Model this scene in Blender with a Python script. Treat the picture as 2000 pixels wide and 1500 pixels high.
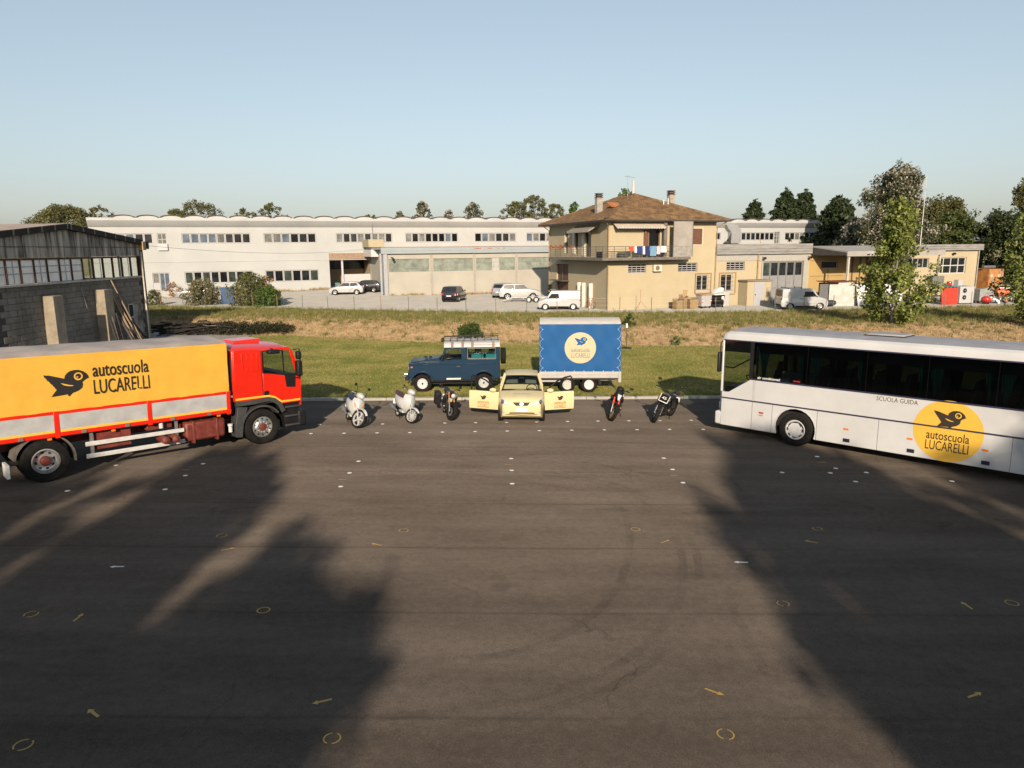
import bpy, bmesh, math, random
import numpy as np
from mathutils import Vector, Matrix

for _o in list(bpy.data.objects): bpy.data.objects.remove(_o)
SC = bpy.context.scene
COL = SC.collection
R = math.radians
random.seed(7); RNG = np.random.default_rng(7)

# ------------------------------------------------------------------ camera
PITCH, ROLL, CAMZ = 0.18796, 0.0095, 6.0
_f = Vector((0, math.cos(PITCH), -math.sin(PITCH))); _u = Vector((0, math.sin(PITCH), math.cos(PITCH))); _r = Vector((1, 0, 0))
_R = _r*math.cos(ROLL) - _u*math.sin(ROLL); _U = _u*math.cos(ROLL) + _r*math.sin(ROLL)
cam = bpy.data.cameras.new('camera'); cam.sensor_width = 36; cam.lens = 36*1388/2000; cam.clip_start = 0.2; cam.clip_end = 4000
camo = bpy.data.objects.new('camera', cam); COL.objects.link(camo)
_m = Matrix((_R, _U, -_f)).transposed().to_4x4(); _m.translation = (0, 0, CAMZ); camo.matrix_world = _m
SC.camera = camo

# ------------------------------------------------------------------ sky, sun, exposure
SUN_EL, SUN_AZ = R(19.5), R(-1.0)          # sun low behind the camera; SUN_AZ turns the light towards +X
w = bpy.data.worlds.new('World'); SC.world = w; w.use_nodes = True
nt = w.node_tree; bg = nt.nodes['Background']
sky = nt.nodes.new('ShaderNodeTexSky'); sky.sky_type = 'NISHITA'; sky.sun_disc = False
sky.sun_elevation = SUN_EL; sky.sun_rotation = math.pi - SUN_AZ
sky.air_density = 1.0; sky.dust_density = 1.9; sky.ozone_density = 2.0; sky.altitude = 20
hs = nt.nodes.new('ShaderNodeHueSaturation'); hs.inputs['Saturation'].default_value = 0.78; hs.inputs['Value'].default_value = 0.96; hs.inputs['Hue'].default_value = 0.490
gm = nt.nodes.new('ShaderNodeGamma'); gm.inputs[1].default_value = 0.68
nt.links.new(sky.outputs[0], gm.inputs[0]); nt.links.new(gm.outputs[0], hs.inputs['Color']); nt.links.new(hs.outputs[0], bg.inputs[0]); bg.inputs[1].default_value = 0.163
sl = bpy.data.lights.new('sun', 'SUN'); sl.energy = 5.0; sl.angle = R(0.75); sl.color = (1.0, 0.805, 0.605)
so = bpy.data.objects.new('sun', sl); COL.objects.link(so)
SUND = Vector((math.sin(SUN_AZ)*math.cos(SUN_EL), math.cos(SUN_AZ)*math.cos(SUN_EL), -math.sin(SUN_EL)))
so.rotation_euler = SUND.to_track_quat('-Z', 'Y').to_euler(); so.location = (0, -60, 40)
vs = SC.view_settings; vs.view_transform = 'Standard'; vs.look = 'None'; vs.gamma = 1; vs.exposure = 0.62; vs.use_curve_mapping = False
SC.render.resolution_x, SC.render.resolution_y = 1024, 768

# ------------------------------------------------------------------ helpers
MATS = {}
KALB = (.755,.785,.81)      # the photograph is exposed for the shade: all surface colours keep clear of clipping
def M(name, col=(.5,.5,.5), rough=.6, metal=0., var=.12, scale=4., bump=0., bscale=60., coat=0., spec=.5, stretch=(1,1,1), col2=None, lo=.35, hi=.65, detail=4, trans=0., wp=False, drough=0.):
    """principled material; colour wanders between col and col2 (or lighter/darker col) with noise, optional bump"""
    if name in MATS: return MATS[name]
    m = bpy.data.materials.new(name); m.use_nodes = True; MATS[name] = m; col = tuple(c*k for c, k in zip(col, KALB)); col2 = tuple(c*k for c, k in zip(col2, KALB)) if col2 else None
    n = m.node_tree.nodes; l = m.node_tree.links; b = n['Principled BSDF']
    b.inputs['Roughness'].default_value = rough; b.inputs['Metallic'].default_value = metal
    b.inputs['Coat Weight'].default_value = coat; b.inputs['Coat Roughness'].default_value = .06; b.inputs['Specular IOR Level'].default_value = spec
    if drough: b.inputs['Diffuse Roughness'].default_value = drough
    if trans: b.inputs['Transmission Weight'].default_value = trans
    tc = n.new('ShaderNodeTexCoord'); mp = n.new('ShaderNodeMapping'); mp.inputs['Scale'].default_value = stretch
    l.new(n.new('ShaderNodeNewGeometry').outputs['Position'] if wp else tc.outputs['Object'], mp.inputs[0])
    if var or col2:
        nz = n.new('ShaderNodeTexNoise'); nz.inputs['Scale'].default_value = scale; nz.inputs['Detail'].default_value = detail; nz.inputs['Roughness'].default_value = .62
        l.new(mp.outputs[0], nz.inputs['Vector'])
        cr = n.new('ShaderNodeValToRGB'); cr.color_ramp.elements[0].position = lo; cr.color_ramp.elements[1].position = hi
        c2 = col2 if col2 else tuple(min(1, c*(1+var)) for c in col); c1 = col if col2 else tuple(c*(1-var) for c in col)
        cr.color_ramp.elements[0].color = (*c1, 1); cr.color_ramp.elements[1].color = (*c2, 1)
        l.new(nz.outputs['Fac'], cr.inputs[0]); l.new(cr.outputs[0], b.inputs['Base Color'])
    else:
        b.inputs['Base Color'].default_value = (*col, 1)
    if bump:
        nb = n.new('ShaderNodeTexNoise'); nb.inputs['Scale'].default_value = bscale; nb.inputs['Detail'].default_value = 5
        l.new(mp.outputs[0], nb.inputs['Vector']); bp = n.new('ShaderNodeBump'); bp.inputs['Strength'].default_value = bump; bp.inputs['Distance'].default_value = .02
        l.new(nb.outputs['Fac'], bp.inputs['Height']); l.new(bp.outputs[0], b.inputs['Normal'])
    return m

def glass(name, tint=(.5,.55,.55), refl=1.0):
    """thin window pane: tinted see-through plus mirror reflection by fresnel"""
    if name in MATS: return MATS[name]
    m = bpy.data.materials.new(name); m.use_nodes = True; MATS[name] = m
    n = m.node_tree.nodes; l = m.node_tree.links; n.remove(n['Principled BSDF'])
    t = n.new('ShaderNodeBsdfTransparent'); t.inputs[0].default_value = (*tint, 1)
    g = n.new('ShaderNodeBsdfGlossy'); g.inputs['Roughness'].default_value = .03
    ge = n.new('ShaderNodeNewGeometry'); dt = n.new('ShaderNodeVectorMath'); dt.operation = 'DOT_PRODUCT'; l.new(ge.outputs['Normal'], dt.inputs[0]); l.new(ge.outputs['Incoming'], dt.inputs[1])
    def mth(op, src, v, first=False):
        x = n.new('ShaderNodeMath'); x.operation = op; l.new(src, x.inputs[1 if first else 0]); x.inputs[0 if first else 1].default_value = v; return x.outputs[0]
    f = mth('ADD', mth('MULTIPLY', mth('POWER', mth('SUBTRACT', mth('ABSOLUTE', dt.outputs['Value'], 0), 1., True), 5.), .94), .04)     # Schlick reflectance, the same from both sides of the pane
    mx = n.new('ShaderNodeMixShader'); l.new(f, mx.inputs[0]); l.new(t.outputs[0], mx.inputs[1]); l.new(g.outputs[0], mx.inputs[2])
    l.new(mx.outputs[0], n['Material Output'].inputs[0]); return m

def leafmat(name, c1=None, c2=None, c3=None, rough=.55, tl=.25):
    """foliage: colour differs from leaf to leaf, some light passes through"""
    if name in MATS: return MATS[name]
    m = bpy.data.materials.new(name); m.use_nodes = True; MATS[name] = m
    n = m.node_tree.nodes; l = m.node_tree.links; b = n['Principled BSDF']; b.inputs['Roughness'].default_value = rough; b.inputs['Specular IOR Level'].default_value = .3
    g = n.new('ShaderNodeNewGeometry'); cr = n.new('ShaderNodeValToRGB'); e = cr.color_ramp.elements
    e[0].color = (*c1, 1); e[1].color = (*c2, 1); e[1].position = .8 if c3 else 1
    if c3: x = e.new(.93); x.color = (*c3, 1)
    l.new(g.outputs['Random Per Island'], cr.inputs[0]); l.new(cr.outputs[0], b.inputs['Base Color'])
    if tl:
        t = n.new('ShaderNodeBsdfTranslucent'); l.new(cr.outputs[0], t.inputs[0]); mx = n.new('ShaderNodeMixShader'); mx.inputs[0].default_value = tl
        l.new(b.outputs[0], mx.inputs[1]); l.new(t.outputs[0], mx.inputs[2]); l.new(mx.outputs[0], n['Material Output'].inputs[0])
    return m

class G:
    """collects shapes, then build() links them as ONE mesh object"""
    def __init__(s): s.v = []; s.f = []
    def add(s, vs, fs):
        o = len(s.v); s.v += [tuple(p) for p in vs]; s.f += [tuple(i+o for i in f) for f in fs]; return s
    def box(s, x0, x1, y0, y1, z0, z1):
        return s.add([(x0,y0,z0),(x1,y0,z0),(x1,y1,z0),(x0,y1,z0),(x0,y0,z1),(x1,y0,z1),(x1,y1,z1),(x0,y1,z1)],
                     [(0,3,2,1),(4,5,6,7),(0,1,5,4),(1,2,6,5),(2,3,7,6),(3,0,4,7)])
    def obox(s, c, ax, ay, az):
        """oriented box: centre and three half-axis vectors"""
        c, ax, ay, az = map(Vector, (c, ax, ay, az))
        p = [c-ax-ay-az, c+ax-ay-az, c+ax+ay-az, c-ax+ay-az, c-ax-ay+az, c+ax-ay+az, c+ax+ay+az, c-ax+ay+az]
        return s.add(p, [(0,3,2,1),(4,5,6,7),(0,1,5,4),(1,2,6,5),(2,3,7,6),(3,0,4,7)])
    def cyl(s, p0, p1, r0, r1=None, n=12, caps=True):
        p0, p1 = Vector(p0), Vector(p1); r1 = r0 if r1 is None else r1; d = (p1-p0).normalized()
        a = d.orthogonal().normalized(); b = d.cross(a); vs = []
        for p, r in ((p0, r0), (p1, r1)):
            vs += [p + (a*math.cos(2*math.pi*i/n) + b*math.sin(2*math.pi*i/n))*r for i in range(n)]
        fs = [(i, (i+1) % n, n+(i+1) % n, n+i) for i in range(n)]
        if caps: fs += [tuple(range(n))[::-1], tuple(range(n, 2*n))]
        return s.add(vs, fs)
    def tube(s, pts, r, n=8):
        pts = [Vector(p) for p in pts]; rr = r if isinstance(r, (list, tuple)) else [r]*len(pts); vs = []; fs = []; a = None
        for k, p in enumerate(pts):
            d = (pts[min(k+1, len(pts)-1)] - pts[max(k-1, 0)]).normalized()
            if a is None: a = d.orthogonal().normalized()
            a = (a - d*a.dot(d)).normalized(); b = d.cross(a)
            vs += [p + (a*math.cos(2*math.pi*i/n) + b*math.sin(2*math.pi*i/n))*rr[k] for i in range(n)]
        for k in range(len(pts)-1):
            fs += [(k*n+i, k*n+(i+1) % n, (k+1)*n+(i+1) % n, (k+1)*n+i) for i in range(n)]
        fs += [tuple(range(n))[::-1], tuple(range((len(pts)-1)*n, len(pts)*n))]
        return s.add(vs, fs)
    def prism(s, poly, a, b, ax='y'):
        """polygon extruded along an axis; poly is (x,z) for y, (y,z) for x, (x,y) for z"""
        f = {'y': lambda p, t: (p[0], t, p[1]), 'x': lambda p, t: (t, p[0], p[1]), 'z': lambda p, t: (p[0], p[1], t)}[ax]
        n = len(poly); vs = [f(p, a) for p in poly] + [f(p, b) for p in poly]
        fs = [tuple(range(n)), tuple(range(n, 2*n))[::-1]] + [(i, n+i, n+(i+1) % n, (i+1) % n) for i in range(n)]
        return s.add(vs, fs)
    def loft(s, rings, caps=True, closed=True):
        n = len(rings[0]); vs = [p for r in rings for p in r]; fs = []
        for k in range(len(rings)-1):
            for i in range(n if closed else n-1):
                j = (i+1) % n; fs.append((k*n+i, k*n+j, (k+1)*n+j, (k+1)*n+i))
        if caps: fs += [tuple(range(n))[::-1], tuple(range((len(rings)-1)*n, len(rings)*n))]
        return s.add(vs, fs)
    def lathe(s, prof, c=(0,0,0), ax='z', n=24, caps=True):
        """prof: (radius, height) list turned round an axis through c"""
        rings = []
        for r, h in prof:
            ring = []
            for i in range(n):
                a = 2*math.pi*i/n; x, y = r*math.cos(a), r*math.sin(a)
                p = {'z': (x, y, h), 'y': (x, h, y), 'x': (h, x, y)}[ax]; ring.append((c[0]+p[0], c[1]+p[1], c[2]+p[2]))
            rings.append(ring)
        return s.loft(rings, caps)
    def ell(s, c, r, n=16, m=10):
        rings = []
        for k in range(m+1):
            t = -math.pi/2 + math.pi*k/m; t = max(-1.5, min(1.5, t))
            rings.append([(c[0]+r[0]*math.cos(t)*math.cos(2*math.pi*i/n), c[1]+r[1]*math.cos(t)*math.sin(2*math.pi*i/n), c[2]+r[2]*math.sin(t)) for i in range(n)])
        return s.loft(rings)
    def poly(s, pts): return s.add(pts, [tuple(range(len(pts)))])
    def grid(s, rows):
        n = len(rows[0]); return s.add([p for r in rows for p in r], [(k*n+i, k*n+i+1, (k+1)*n+i+1, (k+1)*n+i) for k in range(len(rows)-1) for i in range(n-1)])
    def mesh(s, name, mat, smooth=True, ang=35, fix=True):
        me = bpy.data.meshes.new(name); me.from_pydata(s.v, [], s.f)
        if fix:
            bm = bmesh.new(); bm.from_mesh(me); bmesh.ops.recalc_face_normals(bm, faces=bm.faces); bm.to_mesh(me); bm.free()
        if mat: me.materials.append(mat)
        if smooth: me.shade_smooth(); me.set_sharp_from_angle(angle=R(ang))
        me.update(); return me
    def build(s, name, mat, parent=None, bev=0, smooth=True, fix=True, seg=2):
        return put(s.mesh(name, mat, smooth, fix=fix), name, parent, bev, seg)

def put(me, name, parent=None, bev=0, seg=2):
    o = bpy.data.objects.new(name, me); COL.objects.link(o)
    if parent: o.parent = parent
    if bev:
        m = o.modifiers.new('bevel', 'BEVEL'); m.width = bev; m.segments = seg; m.limit_method = 'ANGLE'; m.angle_limit = R(40); m.harden_normals = False
    return o

def tag(o, label, cat, group=None, kind=None):
    o['label'] = label
    if cat: o['category'] = cat
    if group: o['group'] = group
    if kind: o['kind'] = kind
    return o
def struct(o, label=None):
    o['kind'] = 'structure'
    if label: o['label'] = label
    return o
def thing(name, label, cat, loc=(0,0,0), rz=0, group=None, up=None):
    o = bpy.data.objects.new(name, None); COL.objects.link(o); o.empty_display_size = .3
    if up is None: o.location = loc; o.rotation_euler = (0, 0, rz)
    else:
        u = Vector(up).normalized(); f = Vector((math.cos(rz), math.sin(rz), 0)); f = (f - u*f.dot(u)).normalized(); l = u.cross(f)
        m = Matrix((f, l, u)).transposed().to_4x4(); m.translation = loc; o.matrix_world = m
    return tag(o, label, cat, group)
def fast_mesh(name, V, F, mat):
    """numpy vertices (n,3) and faces (m,k) -> mesh"""
    me = bpy.data.meshes.new(name); V = np.asarray(V, np.float32); F = np.asarray(F, np.int32); k = F.shape[1]
    me.vertices.add(len(V)); me.vertices.foreach_set('co', V.ravel()); me.loops.add(F.size); me.loops.foreach_set('vertex_index', F.ravel())
    me.polygons.add(len(F)); me.polygons.foreach_set('loop_start', np.arange(0, F.size, k, dtype=np.int32))
    try: me.polygons.foreach_set('loop_total', np.full(len(F), k, np.int32))
    except Exception: pass
    if mat: me.materials.append(mat)
    me.update(calc_edges=True); me.validate(); return me

# lettering and the bird emblem: flat print, placed on a surface by an origin, a reading direction and an up direction
def flat(parent, name, mat, polys, O, Rv, Uv, off):
    O, Rv, Uv = Vector(O), Vector(Rv), Vector(Uv); N = Rv.cross(Uv).normalized(); g = G()
    for pl in polys: g.poly([O + Rv*u + Uv*v + N*off for u, v in pl])
    o = g.build(name, mat, parent, smooth=False, fix=False); return o
_TXT = {}
def text(parent, name, mat, string, O, Rv, Uv, width, height, off=.004, bold=0.0):
    """string fitted into width x height with its lower left corner at O"""
    if (string, bold) not in _TXT:
        cu = bpy.data.curves.new('lettering', 'FONT'); cu.body = string; cu.resolution_u = 3; cu.offset = bold
        to = bpy.data.objects.new('lettering', cu); COL.objects.link(to); bpy.context.view_layer.update()
        me = bpy.data.meshes.new_from_object(to.evaluated_get(bpy.context.evaluated_depsgraph_get()))
        P = [tuple(v.co[:2]) for v in me.vertices]; Fc = [tuple(p.vertices) for p in me.polygons]
        bpy.data.objects.remove(to); bpy.data.meshes.remove(me); bpy.data.curves.remove(cu); _TXT[(string, bold)] = (P, Fc)
    P, Fc = _TXT[(string, bold)]
    xs = [p[0] for p in P]; ys = [p[1] for p in P]; x0, y0 = min(xs), min(ys); kx = width/(max(xs)-x0); ky = height/(max(ys)-y0)
    O, Rv, Uv = Vector(O), Vector(Rv).normalized(), Vector(Uv).normalized(); N = Rv.cross(Uv)
    g = G().add([O + Rv*((p[0]-x0)*kx) + Uv*((p[1]-y0)*ky) + N*off for p in P], Fc)
    return g.build(name, mat, parent, smooth=False, fix=False)
BIRD = [(388,378),(440,385),(572,430),(580,400),(600,375),(630,355),(670,348),(710,350),(745,365),(775,390),(790,415),(800,440),(775,452),(750,470),(735,485),(738,505),(725,540),(690,570),(637,590),(605,622),(596,618),(590,598),(442,608),(495,540),(482,525),(475,507),(464,500),(462,487),(450,477),(440,462),(430,445),(418,437),(410,418),(396,402)]
SLIT = [(537,474),(570,485),(610,500),(652,509),(640,516),(600,512),(565,500),(545,485)]
def bird(parent, mat, bgmat, O, Rv, Uv, width, off=.004):
    """emblem of a small bird; O is the wing tip corner (left, middle height)"""
    k = width/412.; q = lambda pts: [((x-388)*k, (440-y)*k) for x, y in pts]
    disc = lambda cx, cy, r: [(cx + r*math.cos(t*math.pi/10), cy + r*math.sin(t*math.pi/10)) for t in range(20)]
    Rv, Uv = Vector(Rv).normalized(), Vector(Uv).normalized()
    b = flat(parent, 'bird_emblem', mat, [q(BIRD)[::-1]], O, Rv, Uv, off)
    flat(b, 'wing_and_eye', bgmat, [q(SLIT)[::-1], q(disc(702,418,42))[::-1]], O, Rv, Uv, off+.003)
    flat(b, 'pupil', mat, [q(disc(702,416,27))[::-1]], O, Rv, Uv, off+.006)
    flat(b, 'eye_glint', bgmat, [q(disc(692,424,8))[::-1]], O, Rv, Uv, off+.009)
    return b
# ------------------------------------------------------------------ the land: sloping lot, kerb, lawn, bank, yard
LSX, LSY, LZ0 = .015430, .030577, .89701
LN = Vector((LSX, LSY, 1)).normalized()
def lz(x, y): return LZ0 - LSX*x - LSY*y
def yk(x): return 27.92 + .063*np.asarray(x, float)
def yb(x): return np.interp(x, [-60,-26,-18.4,-16.5,-6.7,0,9.4,20,60,200], [56,53,51,50.8,46.4,44.9,43.2,42,40,36])
def yy(x): return np.interp(x, [-80,-35,-19.4,-9.2,0,8.8,17.3,41,80,200], [86,72.5,67.6,64.3,61.7,60.8,59.9,63.5,70,80])
def wob(x, y, s, p=0.):
    return (np.sin(x*1.7*s+p)*np.cos(y*2.3*s+1.3*p) + .6*np.sin(x*3.9*s-y*2.7*s+2*p) + .4*np.sin(x*7.1*s+y*6.3*s+3*p))/2.
def T(x, y):
    """height of the land beyond the kerb"""
    x = np.asarray(x, float); y = np.asarray(y, float)
    k, b, e = yk(x), yb(x), yy(x)
    t = np.clip((y-k)/(b-k), 0, 1); xl = np.clip(x, -40, 40)
    zl = (LZ0 - LSX*xl - LSY*k + .07)*(1-t)**1.5 + .05*(1-(1-t)**1.5)
    u = np.clip((y-b)/(e-b), 0, 1); s = np.clip(u/.24, 0, 1); s = s*s*(3-2*s)
    zb = s*.75 - .28*np.clip((u-.3)/.7, 0, 1) + .09*wob(x, y, .8)*np.clip(u*8, 0, 1)*np.clip((1-u)*8, 0, 1)
    zy = np.clip((y-e-8)/14, 0, 1)*(.1 + .5*np.clip((-x-8)/10, 0, 1))
    return zl + zb + zy + np.where(y < k, 0, 0)

def sheet(name, xs, f0, f1, n, mat, dz=0., zf=T):
    rows = []
    for i in range(n+1):
        t = i/n; y = f0(xs)*(1-t) + f1(xs)*t; z = zf(xs, y) + dz; rows.append(list(zip(xs.tolist(), y.tolist(), z.tolist())))
    return struct(G().grid(rows).build(name, mat, fix=False))

def asphalt():
    m = bpy.data.materials.new('worn_asphalt'); m.use_nodes = True; n = m.node_tree.nodes; l = m.node_tree.links; b = n['Principled BSDF']
    b.inputs['Roughness'].default_value = .9; b.inputs['Specular IOR Level'].default_value = .12; b.inputs['Diffuse Roughness'].default_value = 1.
    tc = n.new('ShaderNodeTexCoord'); sp = n.new('ShaderNodeSeparateXYZ'); l.new(tc.outputs['Object'], sp.inputs[0])
    def noise(scale, stretch, detail=4, rough=.6):
        mp = n.new('ShaderNodeMapping'); mp.inputs['Scale'].default_value = stretch; l.new(tc.outputs['Object'], mp.inputs[0])
        z = n.new('ShaderNodeTexNoise'); z.inputs['Scale'].default_value = scale; z.inputs['Detail'].default_value = detail; z.inputs['Roughness'].default_value = rough
        l.new(mp.outputs[0], z.inputs['Vector']); return z.outputs['Fac']
    def ramp(src, p0, c0, p1, c1):
        r = n.new('ShaderNodeValToRGB'); r.color_ramp.elements[0].position = p0; r.color_ramp.elements[1].position = p1
        r.color_ramp.elements[0].color = (*c0, 1); r.color_ramp.elements[1].color = (*c1, 1); l.new(src, r.inputs[0]); return r.outputs[0]
    def mul(a, c, f=1.):
        x = n.new('ShaderNodeMix'); x.data_type = 'RGBA'; x.blend_type = 'MULTIPLY'; x.inputs[0].default_value = f
        l.new(a, x.inputs[6]); l.new(c, x.inputs[7]); return x.outputs[2]
    def math_(op, a, v):
        x = n.new('ShaderNodeMath'); x.operation = op; l.new(a, x.inputs[0]); x.inputs[1].default_value = v; return x.outputs[0]
    base = ramp(noise(.22, (1,1,1)), .3, (.074,.0632,.0536), .7, (.098,.0845,.072))
    base = mul(base, ramp(noise(1.0, (.10,1.3,1), 5), .35, (.80,.79,.78), .65, (1.06,1.06,1.06)))       # lanes of the paver
    base = mul(base, ramp(noise(55., (1,1,1), 3, .8), .3, (.62,.62,.62), .7, (1.25,1.25,1.25)))         # stones
    base = mul(base, ramp(noise(150., (1,1,1), 1, .5), .68, (1,1,1), .80, (2.2,2.15,2.0)))              # single pale stones
    base = mul(base, ramp(noise(8., (1,1,1), 4), .35, (.88,.88,.88), .65, (1.06,1.06,1.06)))
    # transverse joints every 2.55 m, slightly wandering
    yw = n.new('ShaderNodeMath'); yw.operation = 'MULTIPLY_ADD'; l.new(noise(.5, (1,.2,1)), yw.inputs[0]); yw.inputs[1].default_value = .12; l.new(sp.outputs['Y'], yw.inputs[2])
    fr = math_('FRACT', math_('DIVIDE', math_('SUBTRACT', yw.outputs[0], 9.96-1.275), 2.55), 0); ab = math_('ABSOLUTE', math_('SUBTRACT', fr, .5), 0)
    seam = ramp(ab, .0, (.62,.61,.60), .022, (1,1,1)); sm_ = n.new('ShaderNodeMix'); sm_.data_type = 'RGBA'; l.new(ramp(noise(.35, (.5,1.5,1), 3), .40, (.15,.15,.15), .62, (.95,.95,.95)), sm_.inputs[0]); sm_.inputs[6].default_value = (1,1,1,1); l.new(seam, sm_.inputs[7]); base = mul(base, sm_.outputs[2])
    vo = n.new('ShaderNodeTexVoronoi'); vo.feature = 'DISTANCE_TO_EDGE'; vo.inputs['Scale'].default_value = .42; wv = n.new('ShaderNodeMix'); wv.data_type = 'RGBA'; wv.inputs[0].default_value = .12; l.new(tc.outputs['Object'], wv.inputs[6]); nn_ = n.new('ShaderNodeTexNoise'); nn_.inputs['Scale'].default_value = 1.6; nn_.inputs['Detail'].default_value = 6; l.new(tc.outputs['Object'], nn_.inputs['Vector'])
    va = n.new('ShaderNodeVectorMath'); va.operation = 'MULTIPLY_ADD'; l.new(nn_.outputs['Color'], va.inputs[0]); va.inputs[1].default_value = (.9,.9,.9); l.new(tc.outputs['Object'], va.inputs[2]); l.new(va.outputs[0], vo.inputs['Vector'])
    crk = ramp(vo.outputs['Distance'], .0, (.50,.49,.48), .010, (1,1,1)); cm_ = n.new('ShaderNodeMix'); cm_.data_type = 'RGBA'; l.new(ramp(noise(.16, (1,1,1), 3), .50, (0,0,0), .60, (1,1,1)), cm_.inputs[0]); cm_.inputs[6].default_value = (1,1,1,1); l.new(crk, cm_.inputs[7]); base = mul(base, cm_.outputs[2], .7)     # hair cracks in some areas
    base = mul(base, ramp(noise(.55, (.35,1.,1), 6, .7), .36, (.82,.81,.80), .62, (1.08,1.08,1.08)))
    base = mul(base, ramp(noise(.9, (1,1,1), 2), .66, (1,1,1), .76, (.78,.77,.76)), .8)                # oil patches
    l.new(base, b.inputs['Base Color'])
    bp = n.new('ShaderNodeBump'); bp.inputs['Strength'].default_value = .5; bp.inputs['Distance'].default_value = .008
    l.new(noise(90., (1,1,1), 3, .7), bp.inputs['Height']); l.new(bp.outputs[0], b.inputs['Normal']); return m

def landmat(name, c1, c2, c3, s1=.35, s2=6., bump=.6, rough=.95):
    c1, c2, c3 = (tuple(q*k for q, k in zip(c, KALB)) for c in (c1, c2, c3))
    m = bpy.data.materials.new(name); m.use_nodes = True; n = m.node_tree.nodes; l = m.node_tree.links; b = n['Principled BSDF']; b.inputs['Roughness'].default_value = rough; b.inputs['Specular IOR Level'].default_value = .1; b.inputs['Diffuse Roughness'].default_value = 1.
    tc = n.new('ShaderNodeTexCoord')
    a = n.new('ShaderNodeTexNoise'); a.inputs['Scale'].default_value = s1; a.inputs['Detail'].default_value = 5; a.inputs['Roughness'].default_value = .65
    c = n.new('ShaderNodeTexNoise'); c.inputs['Scale'].default_value = s2; c.inputs['Detail'].default_value = 6; c.inputs['Roughness'].default_value = .7
    l.new(tc.outputs['Object'], a.inputs['Vector']); l.new(tc.outputs['Object'], c.inputs['Vector'])
    r = n.new('ShaderNodeValToRGB'); r.color_ramp.elements[0].position = .4; r.color_ramp.elements[1].position = .62; r.color_ramp.elements[0].color = (*c1, 1); r.color_ramp.elements[1].color = (*c2, 1); l.new(a.outputs['Fac'], r.inputs[0])
    r2 = n.new('ShaderNodeValToRGB'); r2.color_ramp.elements[0].position = .48; r2.color_ramp.elements[1].position = .7; r2.color_ramp.elements[0].color = (0,0,0,1); r2.color_ramp.elements[1].color = (1,1,1,1); l.new(c.outputs['Fac'], r2.inputs[0])
    x = n.new('ShaderNodeMix'); x.data_type = 'RGBA'; l.new(r2.outputs[0], x.inputs[0]); l.new(r.outputs[0], x.inputs[6]); x.inputs[7].default_value = (*c3, 1); l.new(x.outputs[2], b.inputs['Base Color'])
    bp = n.new('ShaderNodeBump'); bp.inputs['Strength'].default_value = bump; bp.inputs['Distance'].default_value = .05; l.new(c.outputs['Fac'], bp.inputs['Height']); l.new(bp.outputs[0], b.inputs['Normal'])
    return m

MAT_LOT = asphalt()
M_SOIL = landmat('field_soil', (.13,.12,.06), (.2,.17,.09), (.1,.12,.04))
M_LAWN = landmat('lawn_turf', (.098,.112,.024), (.225,.19,.062), (.076,.098,.02), s1=.42, s2=9.)
M_BANK = landmat('bank_earth', (.345,.235,.135), (.285,.20,.11), (.155,.135,.06), s1=.8, s2=3.)
M_YARD = landmat('gravel', (.28,.27,.245), (.32,.305,.28), (.23,.22,.205), s1=.5, s2=14., bump=.3)

# ground to the horizon: one sheet that keeps a little below the lot, lawn, bank and yard laid over it
_xs = np.array([-3000,-800,-300,-150,-90,-60,-45,-30,-20,-10,0,10,20,30,45,60,90,150,300,800,3000.]); _ys = np.array([-3000,-600,-150,-80,-60,-20,0,12,24,28,34,40,46,50,54,60,66,72,80,90,110,150,250,600,3400.])
def _gz(x, y):
    if y < 27: return min(lz(max(-60, min(60, x)), max(-60, y)), 4) - .35
    return float(T(max(-150, min(150, x)), y)) - .35
struct(G().grid([[(x, y, _gz(x, y)) for x in _xs] for y in _ys]).build('ground', M_SOIL, fix=False))

_lx = np.linspace(-60, 60, 61)
_rows = []
for t in np.linspace(0, 1, 31):
    y = -55*(1-t) + yk(_lx)*t; _rows.append([(x, yv, lz(x, yv)) for x, yv in zip(_lx, y)])
LOT = struct(G().grid(_rows).build('parking_lot', MAT_LOT, fix=False))
sheet('lawn', np.linspace(-60, 60, 121), lambda x: yk(x)+.2, lambda x: yb(x)+.3, 40, M_LAWN)
sheet('bank', np.linspace(-90, 90, 361), yb, lambda x: yy(x)+.4, 36, M_BANK)
sheet('yard', np.linspace(-110, 110, 61), yy, lambda x: yy(x)*0+150, 30, M_YARD, .004)
M_PAD = M('pale_concrete', (.34,.31,.28), .9, var=.15, scale=1.2, bump=.3)
_px = np.linspace(-60, -18.6, 30)
sheet('concrete_pad', _px, lambda x: yk(x)+6, lambda x: np.interp(x, [-60,-26,-18.6], [56.4,53.2,51.0]), 14, M_PAD, .03)

# kerb: one stone after the other
M_KERB = M('kerb_concrete', (.38,.36,.32), .85, var=.14, scale=2., bump=.25)
KERB = struct(G().prism([(-31,27.92+.063*-31),(34,27.92+.063*34),(34,27.92+.063*34+.10),(-31,27.92+.063*-31+.10)], -1.2, -.7, 'z').build('kerb', M_KERB))
ks = G().box(-.495,.495,0,.20,-.14,.10).mesh('kerb_stone', M_KERB)
for i in range(64):
    x = -30.5 + i; o = put(ks, 'kerb_stone', KERB, .015); y = float(yk(x)); o.location = (x, y+random.uniform(-.006,.006), lz(x, y)+random.uniform(-.006,.006)); o.rotation_euler = (0, .0154, .0629)

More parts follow.
